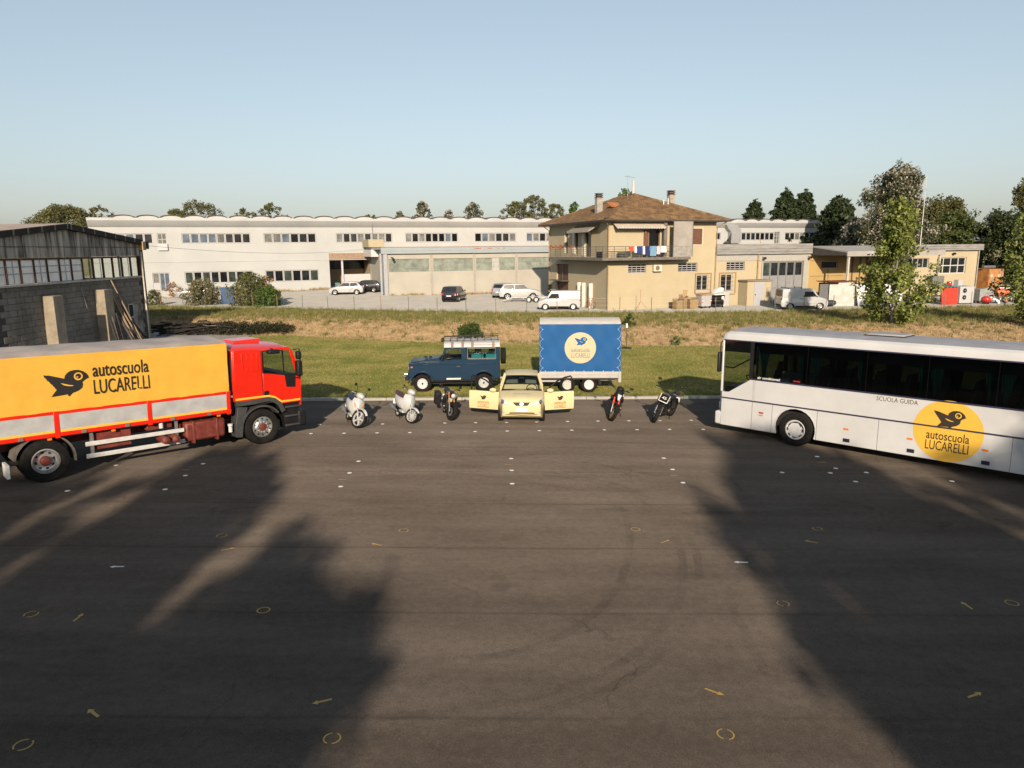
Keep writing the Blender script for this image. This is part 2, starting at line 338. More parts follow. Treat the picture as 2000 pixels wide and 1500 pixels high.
# small paint marks of the riding course, lying on the asphalt
M_WP = M('white_road_paint', (.80,.79,.75), .7, var=.12, scale=14); M_YP = M('yellow_road_paint', (.46,.29,.07), .7, var=.2, scale=20)
DOTS = [(-6.44,23.09),(-4.36,23.22),(-2.29,23.42),(-1.25,23.51),(-.2,23.58),(.83,23.69),(-6.36,21.75),(-5.33,21.82),(-4.3,21.89),(-3.27,21.97),(-2.24,22.06),(-1.2,22.16),(-.17,22.26),(.87,22.34),(-4.17,18.49),(-4.16,17.37),(-4.11,16.21),(-.04,18.85),(-.03,17.68),(-.02,16.51),(1.9,23.8),(2.96,23.89),(4.04,23.96),(5.13,24.01),(6.24,24.11),(1.93,22.44),(3.0,22.51),(4.08,22.57),(5.16,22.64),(6.27,22.67),(4.19,18.99),(4.18,17.85),(4.17,16.67),(-10.42,17.96),(-8.22,18.15),(-8.19,17.05),(-8.15,15.91),(-10.34,15.76),(8.56,19.24),(8.54,18.03),(6.96,17.61),(9.16,17.65),(8.2,17.59),(8.49,16.83),(10.93,16.91)]
DASH = [(-.18,22.95),(-.13,18.26),(-4.21,16.78),(6.27,23.42),(4.08,17.26),(-8.42,17.56),(8.46,18.64)]
RING = [(-2.18,13.33),(-5.66,13.01),(-7.21,9.79),(-3.8,9.95),(-5.33,6.84),(-2.02,6.97),(2.45,13.46),(6.14,13.54),(4.2,10.25),(7.82,10.31),(2.35,7.07)]
ARROW = [(-2.5,12.55,-2.66,12.63),(-5.34,12.29,-5.19,12.37),(-6.45,9.61,-6.45,9.79),(-4.82,7.35,-4.98,7.46),(-2.23,7.68,-2.4,7.61),(2.83,12.75,3.0,12.89),(5.79,12.79,5.64,12.89),(7.06,10.14,7.04,10.3),(5.55,7.8,5.73,7.88),(2.38,7.93,2.53,7.83),(-6.78,11.52,-6.97,11.52),(4.14,11.83,3.96,11.85)]
LROT = Matrix((Vector((1,0,-LSX)).normalized(), LN.cross(Vector((1,0,-LSX)).normalized()), LN)).transposed().to_euler()
def mark(me, name, x, y, rz=0):
    o = put(me, name, LOT); o.location = (x, y, lz(x, y)+.004); o.rotation_euler = (LROT.x, LROT.y, rz); return o
_md = G().lathe([(.0,.007),(.05,.006),(.062,0)], n=10, caps=False).mesh('painted_dot', M_WP); _ms = G().poly([(-.09,-.018,0),(.09,-.015,0),(.09,.016,0),(-.09,.018,0)]).mesh('painted_dash', M_YP, False)
def ringmesh(g0):
    g = G()
    for k in range(20):
        if k in (g0, g0+1, g0+10, g0+11): continue
        a, b = 2*math.pi*k/20, 2*math.pi*(k+1)/20
        g.poly([(c*r, s*r*1.0, 0) for r, (c, s) in ((.082, (math.cos(a), math.sin(a))), (.1, (math.cos(a), math.sin(a))), (.1, (math.cos(b), math.sin(b))), (.082, (math.cos(b), math.sin(b))))])
    return g.mesh('painted_ring', M_YP, False)
_mr = [ringmesh(4), ringmesh(30)]
_ma = [G().poly([(-.125,-.015,0),(.045,-.019,0),(.04,-.042,0),(.125,0,0),(.045,.045,0),(.045,.016,0),(-.12,.018,0)]).mesh('painted_arrow', mm, False) for mm in (M_YP, M_WP)]
for x, y in DOTS: mark(_md, 'painted_dot', x, y)
for x, y in DASH: mark(_ms, 'painted_dash', x, y)
for i, (x, y) in enumerate(RING): mark(_mr[0 if i in (1,2,4,5,7,8,10) else 1], 'painted_ring', x, y, random.uniform(-.4,.4))
for i, (a, b, c, d) in enumerate(ARROW): mark(_ma[1 if i > 9 else 0], 'painted_arrow', (a+c)/2, (b+d)/2, math.atan2(d-b, c-a))

# faint dark curves left by turning wheels
def tyremat():
    m = bpy.data.materials.new('tyre_trace'); m.use_nodes = True; n = m.node_tree.nodes; l = m.node_tree.links; b = n['Principled BSDF']; b.inputs['Base Color'].default_value = (.03,.027,.024,1); b.inputs['Roughness'].default_value = .9; b.inputs['Specular IOR Level'].default_value = .1
    tc = n.new('ShaderNodeTexCoord'); z = n.new('ShaderNodeTexNoise'); z.inputs['Scale'].default_value = 1.1; z.inputs['Detail'].default_value = 6; l.new(tc.outputs['Object'], z.inputs['Vector']); r = n.new('ShaderNodeValToRGB'); r.color_ramp.elements[0].position = .38; r.color_ramp.elements[0].color = (.0,.0,.0,1); r.color_ramp.elements[1].position = .75; r.color_ramp.elements[1].color = (.15,.15,.15,1)
    l.new(z.outputs['Fac'], r.inputs[0]); l.new(r.outputs[0], b.inputs['Alpha']); return m
M_TRACE = tyremat()
def trace(pts, wd=.15, n=60):
    P = np.array(pts, float); t = np.linspace(0, len(P)-1, n); f = lambda c: np.interp(t, range(len(P)), P[:, c]); x, y = f(0), f(1)
    for _ in range(12): x[1:-1] = (x[:-2]+2*x[1:-1]+x[2:])/4; y[1:-1] = (y[:-2]+2*y[1:-1]+y[2:])/4
    dx, dy = np.gradient(x), np.gradient(y); q = np.hypot(dx, dy)+1e-6; nx, ny = -dy/q*wd/2, dx/q*wd/2
    G().grid([[(a, b, lz(a, b)+.0025) for a, b in zip(x+s*nx, y+s*ny)] for s in (-1,1)]).build('tyre_trace', M_TRACE, LOT, smooth=False, fix=False)
for off in (0,.32,1.45):
    trace([(-2.0+off*.2,18.4-off*.6),(.9,17.6-off*.8),(2.9-off*.3,16.4-off*.7),(3.6-off*.9,13.2-off*.2),(2.9-off*.8,10.0+off*.5),(1.6-off*.5,8.2+off*.8),(.3-off*.2,7.4+off*.9),(-1.6,7.0+off)])
trace([(-9,20.6),(-4,20.4),(1,20.9),(6,20.6),(10,19.2)]); trace([(-9,19.1),(-4,18.9),(1,19.4),(6,19.0)]); trace([(1.0,19.0),(2.4,18.2),(4.0,17.0),(5.0,15.0)], .18); trace([(4.6,12.6),(3.4,10.6),(3.2,8.0),(4.0,5.6)]); trace([(-6.5,15.2),(-3.0,14.6),(.5,14.9),(4.0,14.4),(8.0,14.9)], .2)
# ------------------------------------------------------------------ shared vehicle pieces
M_TYRE = M('tyre_rubber', (.015,.014,.013), .9, spec=.15, var=.3, scale=9, bump=.4, bscale=50)
M_BLACK = M('black_plastic', (.011,.011,.012), .55, var=.25, scale=6, spec=.25)
M_DARK = M('dark_underside', (.012,.012,.012), .9, var=.2)
M_CHROME = M('chrome', (.75,.74,.72), .18, metal=1., var=.05)
M_STEEL = M('bare_steel', (.5,.49,.47), .4, metal=.8, var=.15, scale=8)
M_RUST = M('red_oxide', (.16,.030,.020), .55, var=.3, scale=7, bump=.15)
M_ORANGE = M('amber_lens', (.75,.20,.02), .25, var=.05); M_REDL = M('red_lens', (.42,.02,.02), .25, var=.05); M_LAMP = M('clear_lamp_glass', (.70,.70,.72), .12, metal=.35, var=.1, scale=20)
M_BLK = M('black_print', (.010,.009,.009), .6, var=.0)
M_SEAT = M('dark_seat_fabric', (.022,.022,.025), .9, var=.25, scale=12)
M_PLATE = M('white_plate', (.8,.8,.8), .4, var=.03)
GL_CLEAR = glass('clear_window', (.80,.84,.82)); GL_TINT = glass('tinted_window', (.34,.37,.36)); GL_MID = glass('smoked_window', (.70,.74,.71))
M_PANE = M('dark_pane', (.020,.024,.026), .08, var=.5, scale=1.3, spec=.6)

def tyre_g(c, Rr, wd, rim, side=0):
    """tyre turned round the y axis at c"""
    h = wd/2
    return G().lathe([(rim,-h*.75),(rim+(Rr-rim)*.25,-h*.97),(rim+(Rr-rim)*.6,-h),(Rr*.955,-h*.93),(Rr*.99,-h*.74),(Rr,-h*.5),(Rr,h*.5),(Rr*.99,h*.74),(Rr*.955,h*.93),(rim+(Rr-rim)*.6,h),(rim+(Rr-rim)*.25,h*.97),(rim,h*.75)], c, 'y', 32, caps=False)
def wheel(parent, c, Rr, wd, rim, mrim, sgn=-1, style='disc', mhub=None, nspoke=5):
    """tyre with its rim; sgn is the side (+y or -y) that shows"""
    t = tyre_g(c, Rr, wd, rim).build('wheel', M_TYRE, parent); x, y, z = c; o = sgn*wd/2
    g = G(); dk = G()
    if style == 'spoke':
        g.lathe([(rim*.99, o*.8),(rim*1.02, o*.92),(rim*.88, o*.86),(rim*.84, o*.2)], c, 'y', 28, caps=False)
        for k in range(nspoke):
            a = 2*math.pi*k/nspoke + .3; d = Vector((math.cos(a), 0, math.sin(a))); q = Vector((-d.z, 0, d.x))
            g.obox(Vector(c)+d*rim*.5+Vector((0,o*.62,0)), d*rim*.42, q*rim*.085, Vector((0,abs(o)*.14,0)))
        g.lathe([(.001,o*.85),(rim*.2,o*.8),(rim*.24,o*.4)], c, 'y', 14)
        dk.lathe([(.001,o*.1),(rim*.93,o*.1)], c, 'y', 24, caps=False)
    elif style == 'dish':          # deep truck rim with a hub standing in it
        g.lathe([(rim*1.02,o*.93),(rim*.93,o*.96),(rim*.86,o*.7),(rim*.80,o*.2),(rim*.62,o*.05),(rim*.3,o*.10)], c, 'y', 32, caps=False)
        for k in range(8):
            a = 2*math.pi*k/8 + .2; dk.lathe([(.001,o*.16),(.038,o*.15)], (x+math.cos(a)*rim*.70, y, z+math.sin(a)*rim*.70), 'y', 8, caps=False)
    elif style == 'bolts':         # truck front rim bulging outwards
        g.lathe([(rim*1.02,o*.9),(rim*.93,o*.94),(rim*.88,o*.72),(rim*.74,o*.78),(rim*.62,o*1.02),(rim*.3,o*1.04)], c, 'y', 32, caps=False)
        for k in range(10):
            a = 2*math.pi*k/10; g.lathe([(.022,o*.9),(.022,o*1.2),(.001,o*1.22)], (x+math.cos(a)*rim*.5, y, z+math.sin(a)*rim*.5), 'y', 8)
            a += .3; dk.lathe([(.001,o*.90),(.028,o*.88)], (x+math.cos(a)*rim*.8, y, z+math.sin(a)*rim*.8), 'y', 8, caps=False)
    else:                          # pressed disc with small holes near the edge
        g.lathe([(rim*1.02,o*.86),(rim*.95,o*.92),(rim*.9,o*.7),(rim*.8,o*.62),(rim*.55,o*.72),(rim*.25,o*.66),(.001,o*.66)], c, 'y', 28, caps=False)
        for k in range(10):
            a = 2*math.pi*k/10; dk.lathe([(.001,o*.70),(rim*.055,o*.69)], (x+math.cos(a)*rim*.76, y, z+math.sin(a)*rim*.76), 'y', 7, caps=False)
    g.build('rim', mrim, t)
    if dk.v: dk.build('rim_hole', M_DARK, t, fix=False)
    if mhub:
        hr = rim*.38 if style in ('dish','bolts') else rim*.17
        G().lathe([(hr,0),(hr,o*(1.0 if style == 'dish' else 1.1)),(hr*.75,o*(1.25 if style == 'dish' else 1.18)),(.001,o*(1.3 if style == 'dish' else 1.2))], c, 'y', 16).build('hub', mhub, t)
    return t
def line(pts, wdt, y0, y1, axis='y'):
    """a band of width wdt along a polyline in the x-z plane, extruded from y0 to y1"""
    P = [Vector((p[0], p[1])) for p in pts]; up, dn = [], []
    for i, p in enumerate(P):
        d = (P[min(i+1, len(P)-1)] - P[max(i-1, 0)]).normalized(); nrm = Vector((-d.y, d.x)); up.append(p+nrm*wdt/2); dn.append(p-nrm*wdt/2)
    g = G()
    for i in range(len(P)-1): g.prism([tuple(q) for q in (up[i], up[i+1], dn[i+1], dn[i])], y0, y1, axis)
    return g
def arch(cx, cz, r0, r1, a0, a1, y0, y1, n=14):
    g = G()
    for k in range(n):
        a, b = a0+(a1-a0)*k/n, a0+(a1-a0)*(k+1)/n
        g.prism([(cx+r*math.cos(t), cz+r*math.sin(t)) for r, t in ((r0,a),(r1,a),(r1,b),(r0,b))], y0, y1)
    return g

# ------------------------------------------------------------------ lorry
def build_truck():
    hd = R(45.48); x, y = -11.22-.713*1.22, 16.39+.701*1.22
    t = thing('lorry', 'red cab lorry with a yellow tarpaulin body printed with a black bird', 'truck', (x, y, lz(x, y)), hd, up=LN)
    red = M('lorry_red', (.72,.018,.004), .32, var=.08, scale=1.5, coat=.6); yel = M('tarpaulin_yellow', (.72,.40,.047), .55, var=.06, scale=1.2, bump=.5, bscale=2.2)
    gry = M('tarpaulin_grey_top', (.40,.34,.30), .7, var=.15, scale=1.5, bump=.6, bscale=2.5); wht = M('panel_white', (.42,.42,.42), .45, var=.12, scale=2.5); wpt = M('guard_white', (.58,.57,.55), .5, var=.12, scale=6)
    ylw = M('reflective_yellow', (.85,.48,.05), .4, var=.05); gpl = M('grey_plastic', (.045,.046,.048), .6, var=.2, scale=5)
    S = -1.22
    G().box(-2.5,6.3,-.45,-.33,.74,1.0).box(-2.5,6.3,.33,.45,.74,1.0).box(-2.5,-2.4,-.45,.45,.74,1.0).box(1,1.1,-.4,.4,.74,1).box(3,3.1,-.4,.4,.74,1).build('chassis', M_RUST, t)
    G().box(-2.62,4.58,-1.18,1.18,1.06,1.17).build('load_floor', M_DARK, t)
    for sy in (-1, 1):
        a, b = sorted((sy*1.235, sy*1.17)); nm = 'side_frame'
        g = G().box(-2.65,4.6,a,b,1.63,1.71).box(-2.65,4.6,a,b,1.09,1.19)
        for px in (-2.6,.32,2.43,4.53): g.box(px-.055,px+.055,a-.004,b+.004,1.05,1.705)
        g.build(nm, red, t, .008)
        for p0, p1 in ((-2.54,.26),(.38,2.37),(2.49,4.47)):
            p = G().box(p0,p1,sy*1.225-.012,sy*1.225+.002,1.19,1.63).build('side_panel', wht, t)
            G().box(p0,p1,sy*1.229-.012,sy*1.229+.008,1.195,1.25).build('reflective_strip', ylw, p)
            for q in (.25,.75): G().box(p0+(p1-p0)*q-.05,p0+(p1-p0)*q+.05,min(sy*1.2,sy*1.26),max(sy*1.2,sy*1.26),1.10,1.17).build('latch', M_STEEL, p)
    # tarpaulin: slightly slack sides and a low pitched grey top
    rows = []
    for i in range(61):
        xx = -2.64 + 7.2*i/60; rows.append([(xx, S-.012+.010*math.sin(xx*4.1+k)*math.sin(k*1.1)+.006*math.sin(xx*9+k*2)-(.016*max(0, math.sin(xx*7.3+math.sin(xx*2.1)*2))**3 if k in (1,2) else 0), 1.70+1.36*k/8) for k in range(9)])
    tp = G().grid(rows)
    tp.grid([[(p[0], -p[1], p[2]) for p in r] for r in rows]); tp.poly([(4.56,S,1.70),(4.56,-S,1.70),(4.56,-S,3.06),(4.56,0,3.15),(4.56,S,3.06)]); tp.poly([(-2.64,S,1.70),(-2.64,-S,1.70),(-2.64,-S,3.06),(-2.64,0,3.15),(-2.64,S,3.06)])
    tp.build('tarpaulin', yel, t, fix=False)
    rows = []
    for i in range(61):
        xx = -2.65 + 7.22*i/60; sg = .018*math.cos(2*math.pi*xx/1.2)
        rows.append([(xx, v*1.225, 3.03+(.07 if abs(v) < 1 else 0)+.09*(1-abs(v))+sg*(1-v*v)) for v in (-1.004,-1,-.9,-.5,0,.5,.9,1,1.004)])
    G().grid(rows).build('tarpaulin_top', gry, t, fix=False)
    N_ = (1,0,0); UZ = (0,0,1)
    bird(t, M_BLK, yel, (.13,S-.03,2.46), N_, UZ, .95, .004)
    text(t, 'lettering', M_BLK, 'autoscuola', (1.17,S-.03,2.46), N_, UZ, 1.30, .34, .004, .01)
    text(t, 'lettering', M_BLK, 'LUCARELLI', (1.17,S-.03,2.03), N_, UZ, 1.30, .36, .004, .004)
    # cab shell
    for sy in (-1, 1):
        a, b = sorted((sy*1.20, sy*1.15)); c = sy
        g = G().prism([(4.74,1.36),(5.6,1.36),(5.6,2.80),(5.3,2.84),(4.78,2.84),(4.74,2.78)], a, b)
        g.prism([(5.6,1.36),(5.8,1.36),(5.96,1.3),(6.14,1.14),(6.80,1.14),(6.82,1.93),(6.62,1.95),(6.25,1.99),(5.66,2.11),(5.6,2.12)], a, b)
        g.prism([(5.6,2.75),(6.50,2.73),(6.44,2.84),(5.6,2.80)], a, b).prism([(6.46,2.735),(6.56,2.735),(6.82,1.935),(6.68,1.945)], a, b)
        cs = g.build('cab_side', red, t, .012)
        y0, y1 = sorted((sy*1.198, sy*1.206))
        line([(5.56,2.8),(5.57,1.66),(5.58,1.40)], .012, y0, y1).build('door_seam', M('seam', (.10,.005,.003), .6, var=0), cs)
        line([(4.76,1.63),(5.55,1.665),(6.27,1.61),(6.78,1.60)], .014, y0, y1).build('body_crease', red, cs)
        line([(4.75,1.43),(5.56,1.43),(5.76,1.425),(5.94,1.365),(6.15,1.21),(6.76,1.21)], .055, *sorted((sy*1.197, sy*1.209))).build('reflective_strip', ylw, cs)
        line([(4.98,2.72),(5.43,2.71),(5.47,2.18),(5.02,2.22),(4.98,2.72)], .03, *sorted((sy*1.195, sy*1.216))).build('pressed_frame', red, cs, .006)
        for q in (.33,.66): line([(4.98+.45*q,2.71),(5.02+.45*q,2.2)], .02, *sorted((sy*1.195, sy*1.209))).build('pressed_rib', red, cs, .004)
        G().box(5.61,5.76,*sorted((sy*1.19,sy*1.222)),1.46,1.58).build('door_handle', M_BLACK, cs, .01)
        yy_ = sorted((sy*1.172, sy*1.178))
        G().prism([(5.63,2.11),(6.24,2.0),(6.23,2.74),(5.62,2.75)], *yy_).build('door_window', GL_CLEAR, cs)
        G().prism([(6.28,1.99),(6.66,1.96),(6.47,2.71),(6.27,2.72)], *yy_).build('quarter_window', GL_CLEAR, cs)
        gf = line([(5.63,2.08),(5.62,2.76),(6.25,2.745),(6.27,2.02),(5.63,2.12)], .035, *sorted((sy*1.165, sy*1.205))); gf.prism([(6.28,2.0),(6.64,1.97),(6.62,1.6),(6.33,1.63)], *sorted((sy*1.18, sy*1.208)))
        gf.build('window_seal', M_BLACK, cs)
        # wheel arch, mudguard, steps
        g = line([(4.76,1.30),(5.3,1.30),(5.74,1.335),(5.92,1.28),(6.10,1.13),(6.2,.9)], .13, *sorted((sy*1.17, sy*1.215)))
        g.build('arch_trim', gpl, t)
        arch(5.53,.52,.60,.655,R(35),R(178),*sorted((sy*.85,sy*1.19))).build('mudguard', gpl, t)
        G().prism([(4.74,.32),(4.92,.30),(4.96,.55),(5.0,.8),(5.12,1.16),(4.82,1.2),(4.76,.8)], *sorted((sy*.8,sy*1.16))).build('mudflap', gpl, t, .01)
        G().prism([(6.12,1.14),(6.78,1.12),(6.74,.36),(6.30,.33),(6.24,.85)], *sorted((sy*.75,sy*1.10))).build('step_well', M_BLACK, t, .02)
        for q in (.42,.70,.98): G().box(6.28,6.74,*sorted((sy*1.08,sy*1.17)),q,q+.05).build('step', gpl, t, .012)
        # mirrors
        m = G().box(6.56,6.73,*sorted((sy*1.30,sy*1.50)),1.96,2.42).build('mirror', M_BLACK, t, .04)
        G().box(6.58,6.72,*sorted((sy*1.31,sy*1.48)),2.46,2.70).build('upper_mirror', M_BLACK, m, .04)
        G().tube([(6.60,sy*1.19,2.74),(6.68,sy*1.4,2.78),(6.70,sy*1.42,2.2),(6.66,sy*1.4,1.9),(6.66,sy*1.19,1.88)], .018).build('mirror_arm', M_BLACK, m)
        k = G().box(5.70,6.05,*sorted((sy*1.24,sy*1.46)),2.68,2.80).build('kerb_mirror', M_BLACK, t, .04)
        G().tube([(5.88,sy*1.17,2.82),(5.88,sy*1.33,2.81)], .016).build('mirror_arm', M_BLACK, k)
        # wheels
        wheel(t, (5.53,sy*1.04,.52), .525, .30, .30, M_STEEL, sy, 'bolts', M_RUST)
        wheel(t, (.03,sy*1.06,.52), .525, .28, .30, M('rim_silver', (.62,.61,.60), .3, metal=.7, var=.12, scale=6), sy, 'dish', M_RUST)
        tyre_g((.03,sy*.72,.52), .525, .28, .3).build('inner_wheel', M_TYRE, t)
        arch(.03,.52,.62,.655,R(-8),R(170),*sorted((sy*.6,sy*1.2))).build('mudguard', M('dusty_plastic', (.12,.105,.09), .8, var=.2), t)
        G().box(-.76,-.70,*sorted((sy*.7,sy*1.15)),.22,.55).build('mudflap', M_WP, t)
        # side guards
        g = G().box(.9,3.29,*sorted((sy*1.15,sy*1.19)),.42,.53).build('side_guard', wpt, t, .01); G().box(.9,3.29,*sorted((sy*1.15,sy*1.19)),.73,.84).build('upper_guard', wpt, g, .01)
        for q in (1.05,3.1): G().box(q-.04,q+.04,*sorted((sy*1.12,sy*1.148)),.42,1.06).build('guard_post', M_STEEL, g)
    g = G().box(3.32,4.44,-1.16,-.52,.42,.96).build('fuel_tank', M_RUST, t, .07, 4)
    for q in (3.55,4.2): G().box(q-.03,q+.03,-1.175,-.5,.36,.975).build('tank_strap', M_RUST, g, .01)
    G().lathe([(.06,0),(.06,.05),(.001,.05)], (3.85,-.95,.955), 'z', 12).build('filler_cap', M_BLACK, g)
    G().box(1.15,2.0,-1.05,-.5,.58,1.02).build('battery_box', M_RUST, t, .02); G().box(2.4,3.05,-1.0,-.5,.86,1.03).build('tool_box', M_RUST, t, .02)
    for q in (2.72,2.98): G().lathe([(.001,-.5),(.10,-.45),(.10,.02),(.06,.06),(.001,.07)], (q,-1.0,.62), 'y', 14).build('air_tank', M_RUST, t)
    G().lathe([(.001,0),(.055,.01),(.055,.15),(.04,.17),(.001,.17)], (2.72,-1.12,.9), 'z', 12).build('reservoir', wpt, t)
    G().lathe([(.001,0),(.055,.01),(.055,.17),(.07,.19),(.07,.25),(.001,.26)], (4.62,-1.05,.48), 'z', 12).build('air_filter', wpt, t)
    G().box(4.55,4.72,-1.1,1.1,1.0,2.7).build('intake_stack', M_DARK, t); G().lathe([(.001,0),(.04,.02),(.04,.07),(.001,.09)], (4.66,-1.12,1.48), 'z', 10).build('coupling', wpt, t)
    for q in (.1,1.5,4.2): G().box(q,q+.09,-1.21,-1.15,1.02,1.07).build('marker_lamp', M_ORANGE, t)
    # roof, front, rear wall and cab interior
    rf = G().loft([[(xx, yv*1.195*s_, z0+(z1-z0)*(1-yv**4)) for yv in (-1,-.93,-.8,-.4,0,.4,.8,.93,1)] for xx, z0, z1, s_ in ((4.74,2.80,2.90,1),(4.80,2.83,2.96,1),(5.6,2.80,2.97,1),(6.3,2.81,2.94,1),(6.48,2.78,2.87,.99),(6.57,2.72,2.76,.98))], caps=False, closed=False).build('cab_roof', red, t, fix=False)
    G().loft([[(5.1,-.45,2.95),(5.1,.45,2.95),(5.9,.45,2.94),(5.9,-.45,2.94)],[(5.14,-.4,3.03),(5.14,.4,3.03),(5.95,.4,3.06),(5.95,-.4,3.06)]]).build('roof_hatch', red, rf, .015)
    G().box(4.72,4.77,-1.15,1.15,1.36,2.82).build('cab_rear_wall', red, t, .02)
    G().loft([[(6.78,-1.15,.98),(6.78,1.15,.98),(6.78,1.15,1.93),(6.78,-1.15,1.93)],[(6.90,-1.05,.98),(6.90,1.05,.98),(6.86,1.05,1.93),(6.86,-1.05,1.93)]]).build('cab_front', red, t, .03)
    G().poly([(6.575,-1.1,2.72),(6.575,1.1,2.72),(6.83,1.1,1.94),(6.83,-1.1,1.94)]).build('windscreen', GL_CLEAR, t)
    G().box(6.70,6.97,-1.17,1.17,.36,.86).build('bumper', M_BLACK, t, .05)
    for sy in (-1,1): G().box(6.95,6.99,sy*.95-.14,sy*.95+.14,.5,.7).build('headlight', M_LAMP, t, .01)
    G().box(4.78,6.78,-1.14,1.14,1.2,1.36).build('cab_floor', M_DARK, t); G().box(6.35,6.78,-1.12,1.12,1.36,1.98).build('dashboard', M_BLACK, t, .05)
    for sy in (-1,1):
        s_ = G().box(5.5,5.95,sy*.6-.26,sy*.6+.26,1.36,1.75).build('seat', M_SEAT, t, .06); G().prism([(5.40,1.7),(5.56,1.7),(5.46,2.32),(5.34,2.32)], sy*.6-.26, sy*.6+.26).build('seat_back', M_SEAT, s_, .05)
    st = G(); c0 = Vector((6.2,.6,2.06)); ax = Vector((-.5,0,.86)); u_ = Vector((0,1,0)); v_ = ax.cross(u_)
    st.tube([c0+(u_*math.cos(a*math.pi/10)+v_*math.sin(a*math.pi/10))*.24 for a in range(21)], .018, 6); st.build('steering_wheel', M_BLACK, t)
    for sy in (-1,1): G().box(-2.68,-2.62,sy*.85-.15,sy*.85+.15,.85,.98).build('tail_light', M_REDL, t, .01)
build_truck()

